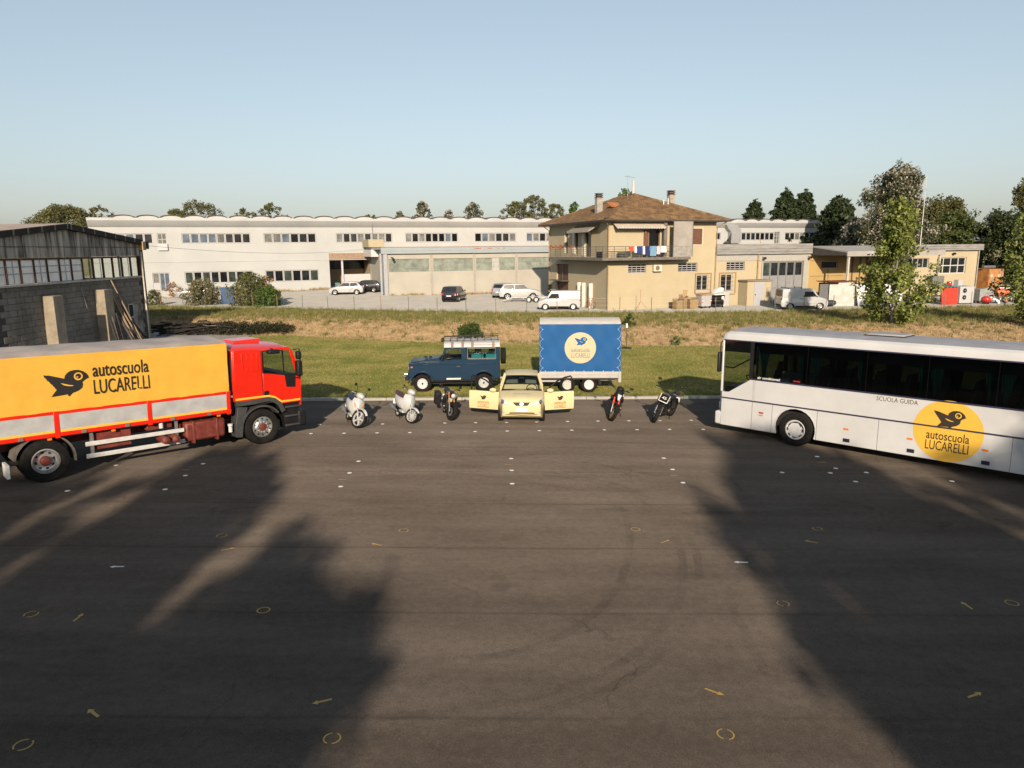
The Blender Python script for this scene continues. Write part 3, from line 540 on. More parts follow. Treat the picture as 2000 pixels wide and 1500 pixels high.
# ------------------------------------------------------------------ coach
def build_bus():
    hd = R(135.38); x, y = 8.41+.702*1.22, 20.42+.712*1.22
    t = thing('coach', 'long white coach with tinted windows and a round yellow bird emblem', 'bus', (x, y, lz(x, y)), hd, up=LN)
    wh = M('coach_white', (.59,.59,.59), .35, var=.05, scale=1.2, coat=.4); gr = M('coach_roof_grey', (.34,.33,.34), .6, var=.12, scale=1.5); blu = M('coach_blue_trim', (.025,.025,.06), .5, var=.1)
    yl = M('emblem_yellow', (.78,.46,.06), .5, var=.04); brn = M('emblem_brown', (.030,.020,.010), .6, var=.0); sm = M('panel_seam', (.10,.10,.10), .7, var=0); tel = M('teal_curtain', (.012,.20,.18), .9, var=.2, scale=5)
    LEN = -8.9
    def arc(cx, r=.61, zb=.30):
        a0 = math.asin((zb-.53)/r); return [(cx+r*math.cos(a), .53+r*math.sin(a)) for a in np.linspace(a0, math.pi-a0, 18)]
    for sy in (1, -1):
        Y0, Y1 = sorted((sy*1.25, sy*1.20))
        P = [(2.44,.30)] + arc(.04) + arc(-6.45) + [(LEN,.32),(LEN,1.86),(1.48,1.86),(2.21,1.38),(2.44,1.37)]
        side = G().prism(P, Y0, Y1).build('side_panel', wh, t, .012)
        for cx in (.04,-6.45): arch(cx,.53,.60,.628,R(-20),R(200),*sorted((sy*1.215,sy*1.257))).build('arch_lip', wh, side); arch(cx,.53,.60,.63,R(-22),R(202),*sorted((sy*.75,sy*1.20))).build('wheel_housing', M_DARK, side)
        s0, s1 = sorted((sy*1.248, sy*1.264))
        G().box(LEN,2.42,s0,s1,1.165,1.205).build('rub_strip', blu, side)
        G().box(LEN,1.50,s0,s1,1.845,1.885).build('sill_trim', blu, side); G().box(LEN,2.44,s0,s1,3.00,3.035).build('gutter', blu, side)
        s2 = sorted((sy*1.247, sy*1.2525))
        for px in (1.40,.76,-.59,-2.25,-3.91,-5.3): G().box(px-.005,px+.005,*s2,.31,1.165).build('panel_seam', sm, side)
        for px in (-1.41,-3.05,-4.76): G().box(px-.065,px+.065,*sorted((sy*1.25,sy*1.262)),.735,.785).build('marker_lamp', M_ORANGE, side)
        for px in (-1.44,-3.09,-4.79): G().box(px-.09,px+.09,*sorted((sy*1.25,sy*1.258)),.39,.49).build('flap_handle', M('navy_recess', (.012,.014,.035), .5, var=.1), side)
        G().box(1.03,1.17,*sorted((sy*1.25,sy*1.262)),.84,.885).build('marker_lamp', M_REDL, side); G().box(1.04,1.16,*sorted((sy*1.25,sy*1.262)),.765,.80).build('marker_lamp', M_ORANGE, side)
        G().box(1.33,1.42,*sorted((sy*1.249,sy*1.253)),1.23,1.84).build('grey_tape', M('tape_grey', (.48,.47,.46), .6, var=.05), side)
        # window band
        G().box(1.44,1.56,Y0,Y1,1.87,3.03).build('window_post', M_BLACK, t)
        xs = [1.44,-.2,-1.83,-3.34,-4.87,-6.4,-7.9]
        for px in xs[1:]: G().box(px-.06,px+.06,min(sy*1.19,sy*1.225),max(sy*1.19,sy*1.225),1.87,3.03).build('window_post', M_BLACK, t)
        G().box(LEN,LEN+.3,Y0,Y1,1.87,3.03).build('window_post', M_BLACK, t)
        for i in range(len(xs)):
            p0 = xs[i]-(.0 if i == 0 else .008); p1 = xs[i+1]+.008 if i+1 < len(xs) else LEN+.3
            wi = G().box(p1,p0,*sorted((sy*1.236,sy*1.242)),1.885,3.0).build('window', GL_TINT, t)
            G().box(p1,p0,*sorted((sy*1.228,sy*1.234)),2.88,3.0).build('tint_band', M_BLACK, wi)
        G().prism([(1.56,1.87),(2.22,1.40),(2.41,1.39),(2.43,3.0),(1.56,3.0)], *sorted((sy*1.225,sy*1.231))).build('driver_window', GL_MID, t)
        G().box(1.56,2.43,*sorted((sy*1.215,sy*1.222)),2.66,3.0).build('sun_blind', M_BLACK, t)
        G().box(2.43,2.50,*sorted((sy*1.14,sy*1.245)),1.37,3.03).build('front_pillar', wh, t, .02)
        for cx in (.04,-6.45): wheel(t, (cx,sy*1.10,.50), .50, .28, .29, wh, sy, 'cover')
        for k in range(8):
            a = 2*math.pi*k/8; G().obox((.04+.225*math.cos(a), sy*1.218, .50+.225*math.sin(a)), (-.045*math.sin(a),0,.045*math.cos(a)), (.014*math.cos(a),0,.014*math.sin(a)), (0,.006,0)).build('wheel_slot', M_DARK, t)
        # curtains gathered at the posts
        for px in (1.15,-.05,-.42,-1.7,-3.2,-3.52,-4.72,-5.05):
            rows = []
            for k in range(9):
                z = 1.9+1.0*k/8; wd = .05+.16*(k/8)**1.6
                rows.append([(px+(q/10-.5)*wd*2, sy*(1.12+.018*math.sin(q*2.6)), z) for q in range(11)])
            G().grid(rows).build('curtain', tel, t, fix=False)
    # roof: white shoulders, grey middle
    def rsec(xx, f=1., drop=0.):
        return [(xx, v, z-drop) for v, z in ((-1.25*f,3.03),(-1.25*f,3.14),(-1.225*f,3.23),(-1.14*f,3.29))], [(xx, v, z-drop) for v, z in ((-1.14*f,3.29),(-.9*f,3.335),(-.5*f,3.36),(0,3.37),(.5*f,3.36),(.9*f,3.335),(1.14*f,3.29))]
    st = [(2.50,.965,.10),(2.44,.99,.05),(2.3,1,.01),(1.9,1,0)] + [(1.9-k*1.2,1,0) for k in range(1,9)] + [(LEN+.1,1,0),(LEN,.98,.05)]
    a = [rsec(*q) for q in st]
    sh = G().grid([q[0] for q in a]); sh.grid([[(p[0],-p[1],p[2]) for p in q[0]] for q in a])
    sh.loft([[(2.50,v,z) for v, z in ((-1.2,3.03),(1.2,3.03))],[(2.52,v,z) for v, z in ((-1.18,3.1),(1.18,3.1))],[(2.44,v,z) for v, z in ((-1.12,3.24),(1.12,3.24))],[(2.2,v,z) for v, z in ((-1.1,3.302),(1.1,3.302))]], caps=False, closed=False)
    sh.build('roof_shoulder', wh, t, fix=False)
    rf = G().grid([q[1] for q in a[2:]]).build('roof', gr, t, fix=False)
    for hx in (-1.95,-6.2): G().box(hx-.5,hx+.5,-.42,.42,3.36,3.43).build('roof_hatch', gr, rf, .03); G().box(hx-.53,hx+.53,-.45,.45,3.35,3.385).build('hatch_seal', M_BLACK, rf)
    # front and rear
    G().loft([[(2.44,v,z) for v, z in ((-1.2,.34),(1.2,.34),(1.2,1.36),(-1.2,1.36))],[(2.56,v,z) for v, z in ((-1.1,.34),(1.1,.34),(1.1,1.36),(-1.1,1.36))]]).build('front_panel', wh, t, .03)
    b = G().box(2.42,2.66,-1.24,1.24,.30,.72).build('front_bumper', wh, t, .05)
    G().grid([[(2.56+.05*(1-abs(v)), v*1.13, 1.36) for v in (-1,-.5,0,.5,1)],[(2.50+.06*(1-abs(v)), v*1.13, 3.03) for v in (-1,-.5,0,.5,1)]]).build('windscreen', GL_CLEAR, t, fix=False)
    for sy in (-1,1):
        G().box(2.55,2.60,sy*.9-.2,sy*.9+.2,.8,1.0).build('headlight', M_LAMP, t, .02)
        m = G().box(2.53,2.63,sy*1.24-.12,sy*1.24+.08,1.98,2.62).build('mirror', M_BLACK, t, .04); G().tube([(2.5,sy*1.1,3.0),(2.57,sy*1.2,2.92),(2.57,sy*1.22,2.6)], .02).build('mirror_arm', M_BLACK, m)
    G().tube([(2.40,1.19,2.16),(2.12,1.19,2.15),(1.58,1.19,2.47)], .022).build('window_rail', M_BLACK, t)
    G().box(LEN-.02,LEN+.03,-1.24,1.24,.32,3.05).build('rear_panel', wh, t, .03)
    G().box(LEN+.1,2.4,-1.19,1.19,.55,1.0).build('floor', M_DARK, t); G().box(1.75,2.42,-1.15,1.15,1.0,1.55).build('dashboard', M_BLACK, t, .08)
    G().box(LEN+.2,1.3,-1.15,-.75,2.68,2.9).box(LEN+.2,1.3,.75,1.15,2.68,2.9).build('luggage_rack', M_SEAT, t)
    stw = G(); c0 = Vector((1.72,.6,1.75)); ax = Vector((-.5,0,.86)); u_ = Vector((0,1,0)); v_ = ax.cross(u_)
    stw.tube([c0+(u_*math.cos(a_*math.pi/10)+v_*math.sin(a_*math.pi/10))*.25 for a_ in range(21)], .018, 6); stw.build('steering_wheel', M_BLACK, t)
    sx = [1.0] + [-.35-.78*k for k in range(10)]
    def seat(xx, yy0):
        s_ = G().box(xx-.02,xx+.42,yy0-.21,yy0+.21,1.32,1.48).build('seat', M_SEAT, t, .05); G().prism([(xx-.02,1.4),(xx+.1,1.4),(xx-.06,2.2),(xx-.17,2.2)], yy0-.22, yy0+.22).build('seat_back', M_SEAT, s_, .06)
        G().prism([(xx-.06,2.16),(xx-.16,2.16),(xx-.20,2.42),(xx-.11,2.44)], yy0-.14, yy0+.14).build('head_rest', M_SEAT, s_, .05)
    for k, xx in enumerate(sx):
        for yv in ((.62,) if k == 0 else (.92,.46,-.46,-.92)): seat(xx, yv)
    # emblem and lettering on the side that shows; reading direction runs to the rear
    Rv, Uv = (-1,0,0), (0,0,1); sd = 1.25
    dsc = [(.8*math.cos(q*math.pi/32), .8*math.sin(q*math.pi/32)) for q in range(64)]
    flat(t, 'round_emblem', yl, [dsc], (-3.9,sd,1.10), Rv, Uv, .004)
    bird(t, brn, yl, (-3.56,sd,1.50), Rv, Uv, .72, .016)
    text(t, 'lettering', brn, 'autoscuola', (-3.42,sd,.85), Rv, Uv, .98, .23, .006, .01)
    text(t, 'lettering', brn, 'LUCARELLI', (-3.42,sd,.57), Rv, Uv, .98, .25, .006, .004)
    flat(t, 'lettering_strip', M('strip_offwhite', (.62,.60,.58), .5, var=.05), [[(0,0),(1.06,0),(1.06,.16),(0,.16)]], (-2.12,sd,1.665), Rv, Uv, .003)
    text(t, 'lettering', M_BLK, 'SCUOLA GUIDA', (-2.14,sd,1.685), Rv, Uv, 1.02, .12, .006)
    text(t, 'lettering', M_WP, 'air conditioned', (1.28,sd,1.90), Rv, Uv, .70, .075, .006, .02)
    G().box(-.02,.18,1.244,1.25,1.93,1.965).build('sticker', M_REDL, t)
build_bus()
# ------------------------------------------------------------------ cars: rounded hulls with windows and lamps laid onto them
from mathutils.bvhtree import BVHTree
SL = [(-1,.055),(-.985,.025),(-.94,.006),(-.8,0),(-.4,0),(0,0),(.4,0),(.8,0),(.94,.006),(.985,.025),(1,.055)]
def hull(prof, yfun, zmid, xm, crown=.02, flat_from=None):
    """closed hull: side profile carried across the width with rounded shoulders; yfun(x,z) = half width"""
    rings = []
    for yf, ins in SL:
        ring = []
        for x, z in prof:
            zz = z - (ins if z > zmid else 0) + (crown*(1-yf*yf) if z > zmid else 0); xx = x - (math.copysign(ins, x-xm[1]) if (x > xm[2] or x < xm[0]) else 0)
            ring.append((xx, yf*yfun(x, z), zz))
        rings.append(ring)
    return G().loft(rings)
def bottom(xf, zf, xr, zr, arches, ra, zc):
    """underside outline from the rear to the front with wheel arch openings"""
    pts = []
    for cx in sorted(arches):
        pts += [(cx-ra*math.cos(a), zc+ra*math.sin(a)) for a in np.linspace(-.15, math.pi+.15, 13)]
    return pts
def decal(parent, name, mat, tree, poly, ax='x', sg=1, off=.006, rings=4, seg=5):
    """patch laid onto a hull: outline given in the plane facing the ray"""
    P = []
    for i in range(len(poly)):
        a, b = poly[i], poly[(i+1) % len(poly)]
        P += [(a[0]+(b[0]-a[0])*k/seg, a[1]+(b[1]-a[1])*k/seg) for k in range(seg)]
    cx = sum(p[0] for p in P)/len(P); cy = sum(p[1] for p in P)/len(P); n = len(P); V = []; D = Vector({'x': (-sg,0,0), 'y': (0,-sg,0), 'z': (0,0,-sg)}[ax])
    for r in range(rings, -1, -1):
        for p in (P if r else [(cx, cy)]):
            u, v = cx+(p[0]-cx)*r/rings, cy+(p[1]-cy)*r/rings
            o = Vector({'x': (9*sg,u,v), 'y': (u,9*sg,v), 'z': (u,v,9*sg)}[ax]); h = tree.ray_cast(o, D)
            if h[0] is None: h = (Vector(V[-1]) if V else o+D*9, -D)
            V.append(tuple(h[0] - D*off))
    F = []
    for r in range(rings-1): F += [(r*n+i, r*n+(i+1) % n, (r+1)*n+(i+1) % n, (r+1)*n+i) for i in range(n)]
    F += [((rings-1)*n+i, (rings-1)*n+(i+1) % n, rings*n) for i in range(n)]
    return G().add(V, F).build(name, mat, parent, fix=False)
def car(name, label, loc, rz, mat, L, W, zb, zt, prof, cab, wheels, rw, group=None, cladding=None, panes=None, plate=True, van=False, rimmat=None):
    """prof: top outline front to rear; cab: (windscreen base x, roof front x, roof rear x, rear base x); wheels: x of axles"""
    t = thing(name, label, 'van' if van else 'car', loc, rz, group); h = L/2
    yb_ = lambda x, z: W/2*(1-.16*(abs(x)/h)**6)*(1-.04*max(0, (.45-z)/.45))
    und = bottom(0,0,0,0,wheels,rw*1.12,rw)
    b = hull(prof + und, yb_, .5, (-h*.93,0,h*.93)); body = b.build('body', mat, t); tb = BVHTree.FromPolygons([Vector(v) for v in b.v], b.f)
    wb, wt = W/2*.93, W/2*(.80 if not van else .88)
    yc = lambda x, z: wb + (wt-wb)*max(0, min(1, (z-zb)/(zt-zb)))
    a0, a1, a2, a3 = cab
    cp = [(a0,zb-.08),(a0-.02,zb),(a1+.10,zt-.055),(a1-.08,zt-.012),((a1+a2)/2,zt),(a2+.1,zt-.02),(a2-.04,zt-.07),(a3+.02,zb),(a3,zb-.08)]
    c = hull(cp, yc, zb+.2, (-99,0,99), .025); cb = c.build('cabin', mat, t); tc = BVHTree.FromPolygons([Vector(v) for v in c.v], c.f)
    zl, zh = zb+.02, zt-.10; ix = lambda f, zz: a0+(a1-a0)*f
    decal(cb, 'windscreen', M_PANE, tc, [(-wb*.88,zl+.03),(wb*.88,zl+.03),(wt*.86,zh+.02),(-wt*.86,zh+.02)], 'x', 1)
    decal(cb, 'rear_window', M_PANE, tc, [(-wb*.8,zb+.10),(wb*.8,zb+.10),(wt*.8,zh),(-wt*.8,zh)], 'x', -1)
    for sy in (-1,1):
        for pn in (panes or [((a0-.12,zl),(a1+.02,zh),((a1+a2)/2+.12,zh),((a1+a2)/2+.12,zl)),(((a1+a2)/2+.04,zl),((a1+a2)/2+.04,zh),(a2+.12,zh),(a3+.30,zl+.06))]):
            decal(cb, 'side_window', M_PANE, tc, list(pn), 'y', sy)
        xh = prof[2][0]
        decal(body, 'headlight', M_LAMP, tb, [(sy*W*.26,zb*.66),(sy*W*.43,zb*.72),(sy*W*.44,zb*.83),(sy*W*.30,zb*.74)], 'x', 1)
        decal(body, 'tail_light', M_REDL, tb, [(sy*W*.30,zb*.78),(sy*W*.43,zb*.78),(sy*W*.43,zb*1.0),(sy*W*.34,zb*.97)], 'x', -1)
        for wx in wheels: wheel(t, (wx, sy*(W/2-.12), rw), rw, .2, rw*.64, rimmat or M_STEEL, sy, 'spoke' if not van else 'disc')
        m = G().ell((a0-.18, sy*(W/2+.07), zb+.08), (.08,.11,.075), 12, 8).build('mirror', mat, t)
        for dx in (.0,): decal(body, 'door_handle', M_BLACK, tb, [((a1+a2)/2+.16,zb-.12),((a1+a2)/2+.34,zb-.12),((a1+a2)/2+.34,zb-.09),((a1+a2)/2+.16,zb-.09)], 'y', sy, .012, 1, 1)
        if cladding: decal(body, 'sill', cladding, tb, [(wheels[0]+rw*1.25,.24),(wheels[1]-rw*1.25,.24),(wheels[1]-rw*1.25,.36),(wheels[0]+rw*1.25,.36)], 'y', sy, .012)
    decal(body, 'grille', M_BLACK, tb, [(-W*.22,zb*.38),(W*.22,zb*.38),(W*.25,zb*.56),(-W*.25,zb*.56)], 'x', 1)
    if cladding: decal(body, 'rear_bumper', cladding, tb, [(-W*.44,.30),(W*.44,.30),(W*.44,.50),(-W*.44,.50)], 'x', -1, .012); decal(body, 'front_bumper', cladding, tb, [(-W*.42,.26),(W*.42,.26),(W*.42,.42),(-W*.42,.42)], 'x', 1, .012)
    if plate: decal(body, 'number_plate', M_PLATE, tb, [(-.26,zb*.60),(.26,zb*.60),(.26,zb*.60+.11),(-.26,zb*.60+.11)], 'x', -1, .016, 1, 1)
    G().box(-h*.85,h*.85,-W*.36,W*.36,.16,.30).build('underbody', M_DARK, t)
    return t, tb, tc

def yz(x, y): return float(T(x, y)) + .004
P_WHITE = M('car_white', (.44,.44,.44), .3, var=.03, coat=.7); P_NAVY = M('car_midnight', (.012,.012,.020), .22, var=.05, coat=.8); P_SILV = M('car_silver', (.46,.46,.46), .3, metal=.5, var=.05, coat=.6); P_BLK = M('car_black', (.010,.010,.011), .25, var=.05, coat=.8)
HATCH = [(1.95,.22),(2.02,.40),(2.00,.58),(1.88,.70),(1.45,.83),(.98,.93),(-1.5,1.0),(-1.9,.95),(-2.0,.70),(-1.98,.45),(-1.9,.24)]
SUVP = [(2.22,.28),(2.30,.50),(2.27,.72),(2.12,.88),(1.6,1.0),(1.05,1.08),(-1.75,1.16),(-2.2,1.1),(-2.32,.78),(-2.30,.5),(-2.2,.3)]
car('hatchback_car', 'white hatchback with a dark roof parked before the tall open doorway', (-19.4,84.6,yz(-19.4,84.6)), R(184), P_WHITE, 4.05, 1.75, .95, 1.45, HATCH, (.95,.25,-1.35,-1.78), (-1.25,1.25), .32)
car('dark_saloon_car', 'black car half hidden behind the tail of the white hatchback', (-17.7,87.2,yz(-17.7,87.2)), R(175), P_BLK, 4.0, 1.75, .92, 1.40, HATCH, (.95,.25,-1.2,-1.7), (-1.25,1.25), .31)
car('estate_car', 'dark blue car seen from behind, alone before the cream wall', (-6.1,76.6,yz(-6.1,76.6)), R(79), P_NAVY, 4.4, 1.82, 1.02, 1.62, [(x*1.08,z*1.06) for x, z in HATCH], (1.0,.25,-1.75,-2.08), (-1.33,1.33), .34)
car('white_suv', 'white sport utility car beside the yellow house, nose to the right', (.95,78.4,yz(.95,78.4)), R(2), P_WHITE, 4.65, 1.88, 1.10, 1.68, SUVP, (1.1,.35,-1.75,-2.15), (-1.38,1.38), .37, cladding=M_BLACK)
car('silver_suv', 'silver car parked behind the white sport utility car, tail showing', (-.75,81.4,yz(-.75,81.4)), R(72), P_SILV, 4.4, 1.82, 1.05, 1.62, SUVP, (1.1,.35,-1.65,-2.1), (-1.34,1.34), .35)
car('grey_car', 'pale grey car half hidden behind the left bush by the white factory', (-37.0,84.0,yz(-37,84)), R(187), P_SILV, 4.2, 1.75, .95, 1.45, HATCH, (.95,.25,-1.3,-1.75), (-1.25,1.25), .32)
VANP = [(1.80,.24),(1.92,.42),(1.92,.62),(1.82,.80),(1.45,.95),(1.12,1.04),(-1.8,1.04),(-1.93,1.0),(-1.95,.6),(-1.93,.42),(-1.9,.26)]
car('small_van', 'small white delivery van with black bumpers beside the yellow house', (4.35,65.0,yz(4.35,65.0)), R(176), P_WHITE, 3.9, 1.70, 1.02, 1.74, VANP, (1.15,.62,-1.82,-1.92), (-1.28,1.23), .31, cladding=M_BLACK, panes=[((1.0,1.06),(.66,1.48),(.02,1.48),(-.02,1.04))], van=True)
KANP = [(2.02,.26),(2.12,.45),(2.10,.68),(1.95,.88),(1.55,1.02),(1.2,1.12),(-1.95,1.12),(-2.08,1.05),(-2.10,.62),(-2.08,.42),(-2.0,.28)]
tk, _, tck = car('panel_van', 'white panel van with roof bars parked behind the young tree', (25.6,63.0,yz(25.6,63.0)), R(2), P_WHITE, 4.2, 1.80, 1.10, 1.84, KANP, (1.22,.62,-1.95,-2.05), (-1.3,1.33), .32, cladding=M_BLACK, panes=[((1.05,1.14),(.66,1.58),(-.05,1.58),(-.1,1.12))], van=True)
for bx in (-1.5,-.35): G().box(bx-.03,bx+.03,-.75,.75,1.90,1.94).box(bx-.04,bx+.04,-.74,-.70,1.80,1.92).box(bx-.04,bx+.04,.70,.74,1.80,1.92).build('roof_bar', M_BLACK, tk)

# flat car trailer beside the white car
def build_flat_trailer():
    x, y = 2.3, 74.6; t = thing('car_trailer', 'low empty metal car trailer in front of the white sport utility car', 'trailer', (x, y, yz(x, y)), R(-4)); gm = M('galvanised', (.40,.40,.40), .45, metal=.6, var=.2, scale=4)
    g = G()
    for yv in (-.8,-.35,.35,.8): g.box(-2.3,1.9,yv-.09,yv+.09,.42,.50)
    for xv in (-2.2,-1,0,1,1.8): g.box(xv-.05,xv+.05,-.95,.95,.36,.42)
    g.build('deck', gm, t)
    G().tube([(1.8,-.7,.38),(3.0,0,.40),(3.3,0,.42)], .05).tube([(1.8,.7,.38),(3.0,0,.40)], .05).build('drawbar', gm, t)
    for sy in (-1,1):
        for wx in (-.4,.35): wheel(t, (wx,sy*1.05,.29), .29, .18, .18, M_STEEL, sy)
    for sy in (-1,1): G().obox((-2.7,sy*.55,.25), (.45,0,.12), (0,.18,0), (-.02,0,.02)).build('ramp', gm, t)
    G().cyl((3.0,.12,0), (3.0,.12,.6), .03).build('jockey_stand', gm, t)
build_flat_trailer()

# ------------------------------------------------------------------ pale yellow small car with open doors, facing the camera
def build_yellow_car():
    x, y = .33, 25.12; t = thing('small_car', 'pale yellow small car facing forward with both front doors open', 'car', (x, y, lz(x, y)), R(-90.8), up=LN)
    ye = M('car_cream_yellow', (.68,.57,.32), .45, var=.03, coat=.12, spec=.3); og = M('door_print_orange', (.30,.125,.012), .5, var=.0)
    h, W = 1.78, 1.64
    prof = [(1.60,.20),(1.73,.27),(1.785,.42),(1.79,.60),(1.77,.72),(1.72,.80),(1.62,.855),(1.45,.90),(1.15,.955),(.84,1.0),(.80,.50),(-.42,.50),(-.44,.98),(-1.55,1.0),(-1.72,.94),(-1.78,.60),(-1.74,.26)]
    yf = lambda xx, z: W/2*(1-.20*(max(0, xx)/h)**5 - .1*(max(0, -xx)/h)**6)*(1-.05*max(0, (.4-z)/.4))*(1-.05*max(0, (z-.7)/.3))
    b = hull(prof + bottom(0,0,0,0,(-1.2,1.22),.33,.285), yf, .48, (-h*.95,0,h*.95), .03)
    body = b.build('body', ye, t); tb = BVHTree.FromPolygons([Vector(v) for v in b.v], b.f)
    for sy in (-1,1):
        hl = decal(body, 'headlight', M_LAMP, tb, [(sy*.755,.67),(sy*.775,.76),(sy*.735,.885),(sy*.64,.85),(sy*.52,.755),(sy*.38,.665),(sy*.55,.665)], 'x', 1, .008, 5)
        decal(hl, 'reflector', M_CHROME, tb, [(sy*(.655+.07*math.cos(a)), .755+.07*math.sin(a)) for a in np.linspace(0, 6.283, 13)[:-1]], 'x', 1, .016, 2, 1)
        decal(hl, 'lamp_rim', M('lamp_grey', (.10,.09,.10), .4, var=0), tb, [(sy*.50,.70),(sy*.56,.68),(sy*.40,.672),(sy*.42,.69)], 'x', 1, .014, 2, 2)  # dark grey sliver at the inner corner of the headlight
        decal(body, 'fog_light', M_LAMP, tb, [(sy*.62+.045*math.cos(a), .40+.045*math.sin(a)) for a in np.linspace(0, 6.283, 13)[:-1]], 'x', 1, .008, 2, 1)
        for wx in (-1.2,1.22): wheel(t, (wx,sy*.71,.285), .285, .185, .185, M_STEEL, sy, 'spoke')
        G().tube([(.86,sy*.72,.99),(.55,sy*.66,1.22),(.16,sy*.575,1.43)], .035).build('front_pillar', ye, t)
        G().tube([(-.43,sy*.75,.97),(-.45,sy*.60,1.42)], .045).build('door_post', ye, t)
        q = G().add([(-.45,sy*.745,.97),(-1.6,sy*.70,.98),(-1.45,sy*.56,1.42),(-.45,sy*.59,1.42)], [(0,1,2,3)]).build('quarter_panel', ye, t)
        G().add([(-.56,sy*.735,1.03),(-1.3,sy*.71,1.06),(-1.25,sy*.60,1.36),(-.56,sy*.61,1.38)], [(0,1,2,3)]).build('rear_side_window', M_PANE, q)
        # the open door, hinged at its front edge
        al = R(70); d = Vector((-math.cos(al), sy*math.sin(al), 0)); o = Vector((.80, sy*.78, 0)); nrm = Vector((math.sin(al), sy*math.cos(al), 0)); Z = Vector((0,0,1))
        def dp(s_, z, k=0.): return o + d*s_ + Z*z + nrm*k
        dg = G(); pr = [(.0,.30,.045),(.0,.55,.075),(.0,.86,.05),(.0,.93,.03)]
        outer = [[dp(s_, z, k) for s_ in (0,.12,.55,1.0,1.12)] for _, z, k in pr]; inner = [[dp(s_, z, -.05) for s_ in (0,.12,.55,1.0,1.12)] for _, z, k in pr]
        dg.grid(outer); dg.grid(inner)
        for rows in ((0,),(3,)):
            r_ = rows[0]; dg.grid([outer[r_], inner[r_]])
        dg.grid([[r_[0] for r_ in outer],[r_[0] for r_ in inner]]); dg.grid([[r_[-1] for r_ in outer],[r_[-1] for r_ in inner]])
        door = dg.build('door', ye, t)
        G().tube([dp(.06,.92),dp(.22,1.10),dp(.5,1.31),dp(.78,1.42),dp(1.0,1.46),dp(1.04,1.43),dp(1.06,.92)], .028).build('window_frame', M_BLACK, door)
        G().add([dp(.10,.93,-.01),dp(.26,1.10,-.01),dp(.52,1.28,-.01),dp(.98,1.39,-.01),dp(1.04,.93,-.01)], [(0,1,2,3,4)]).build('door_window', GL_CLEAR, door)
        G().add([dp(.08,.28,-.04),dp(1.1,.28,-.04),dp(1.08,.24,-.04),dp(.1,.24,-.04)], [(0,1,2,3)]).build('door_seal', M_BLACK, door)
        mc = dp(.20,1.0,.09); mr = G().ell(mc, (.075,.125,.075), 14, 9).build('mirror', ye, door)
        Rv = d if sy > 0 else -d
        O = lambda s_, z: dp(s_, z, .083)
        s0 = .37 if sy > 0 else .79; sg = 1 if sy > 0 else -1
        bird(door, M_BLK, og, dp(s0+sg*.10,.735,.082), Rv, Z, .24, .002)
        text(door, 'lettering', og, 'autoscuola', dp(s0,.50,.082), Rv, Z, .44, .11, .002, .01)
        text(door, 'lettering', og, 'LUCARELLI', dp(s0,.355,.075), Rv, Z, .44, .125, .004, .004)
    decal(body, 'grille', M_BLACK, tb, [(-.30,.745),(.30,.745),(.30,.73),(.19,.63),(-.19,.63),(-.30,.73)], 'x', 1, .008)
    decal(body, 'badge', M_CHROME, tb, [(.06*math.cos(a), .69+.045*math.sin(a)) for a in np.linspace(0, 6.283, 13)[:-1]], 'x', 1, .018, 1, 1)
    decal(body, 'lower_intake', M_BLACK, tb, [(-.44,.355),(-.38,.40),(.40,.40),(.46,.355)], 'x', 1, .008)
    decal(body, 'bumper_lip', M_BLACK, tb, [(-.68,.318),(-.68,.336),(0,.312),(.68,.336),(.68,.318),(0,.288)], 'x', 1, .008)
    decal(body, 'number_plate', M_PLATE, tb, [(-.18,.43),(.18,.43),(.18,.55),(-.18,.55)], 'x', 1, .014, 1, 2)
    fl = M('faded_letters', (.50,.45,.33), .5, var=0)
    hb = decal(body, 'bonnet_print', fl, tb, [(1.36,-.30),(1.36,.30),(1.26,.30),(1.26,-.30)], 'z', 1, .004, 2, 4)
    tx = G()
    # bonnet lettering stands a hair above its strip: the same pale word the photograph shows
    text(hb, 'lettering', M('letter_white', (.58,.55,.48), .5, var=0), 'LUCARELLI', (1.29,-.27,.937), (0,1,0), (-.98,0,.17), .54, .07, .012, .01)
    rf = G().loft([[(xx, v*wd, z+cr*(1-v*v)) for v in (-1,-.95,-.8,-.4,0,.4,.8,.95,1)] for xx, wd, z, cr in ((.20,.56,1.40,.03),(.12,.58,1.425,.035),(-.5,.60,1.43,.055),(-1.2,.59,1.42,.05),(-1.48,.57,1.39,.03),(-1.55,.56,1.36,.0))], caps=False, closed=False).build('roof', ye, t, fix=False)
    G().tube([(-1.3,0,1.46),(-1.62,0,1.74)], .006).build('aerial', M_BLACK, rf)
    ht = G().add([(-1.55,-.56,1.37),(-1.55,.56,1.37),(-1.74,.70,.96),(-1.74,-.70,.96)], [(0,1,2,3)]).build('tailgate', ye, t); ht.hide_render = False
    G().add([(-1.575,-.47,1.32),(-1.575,.47,1.32),(-1.72,.55,1.03),(-1.72,-.55,1.03)], [(0,1,2,3)]).build('rear_window', M_PANE, ht)
    ws = G().grid([[(.88-.0*abs(v), v*.70, 1.0) for v in (-1,-.5,0,.5,1)],[(.53+.02*(1-v*v), v*.635, 1.215) for v in (-1,-.5,0,.5,1)],[(.175+.02*(1-v*v), v*.555, 1.425) for v in (-1,-.5,0,.5,1)]]).build('windscreen', GL_MID, t, fix=False)
    fr = G().tube([(.90,-.70,1.0),(.93,0,1.005),(.90,.70,1.0)], .022).tube([(.89,-.70,1.0),(.19,-.555,1.425)], .012).tube([(.89,.70,1.0),(.19,.555,1.425)], .012).tube([(.19,-.555,1.425),(.20,0,1.435),(.19,.555,1.425)], .012).build('windscreen_seal', M_BLACK, ws)
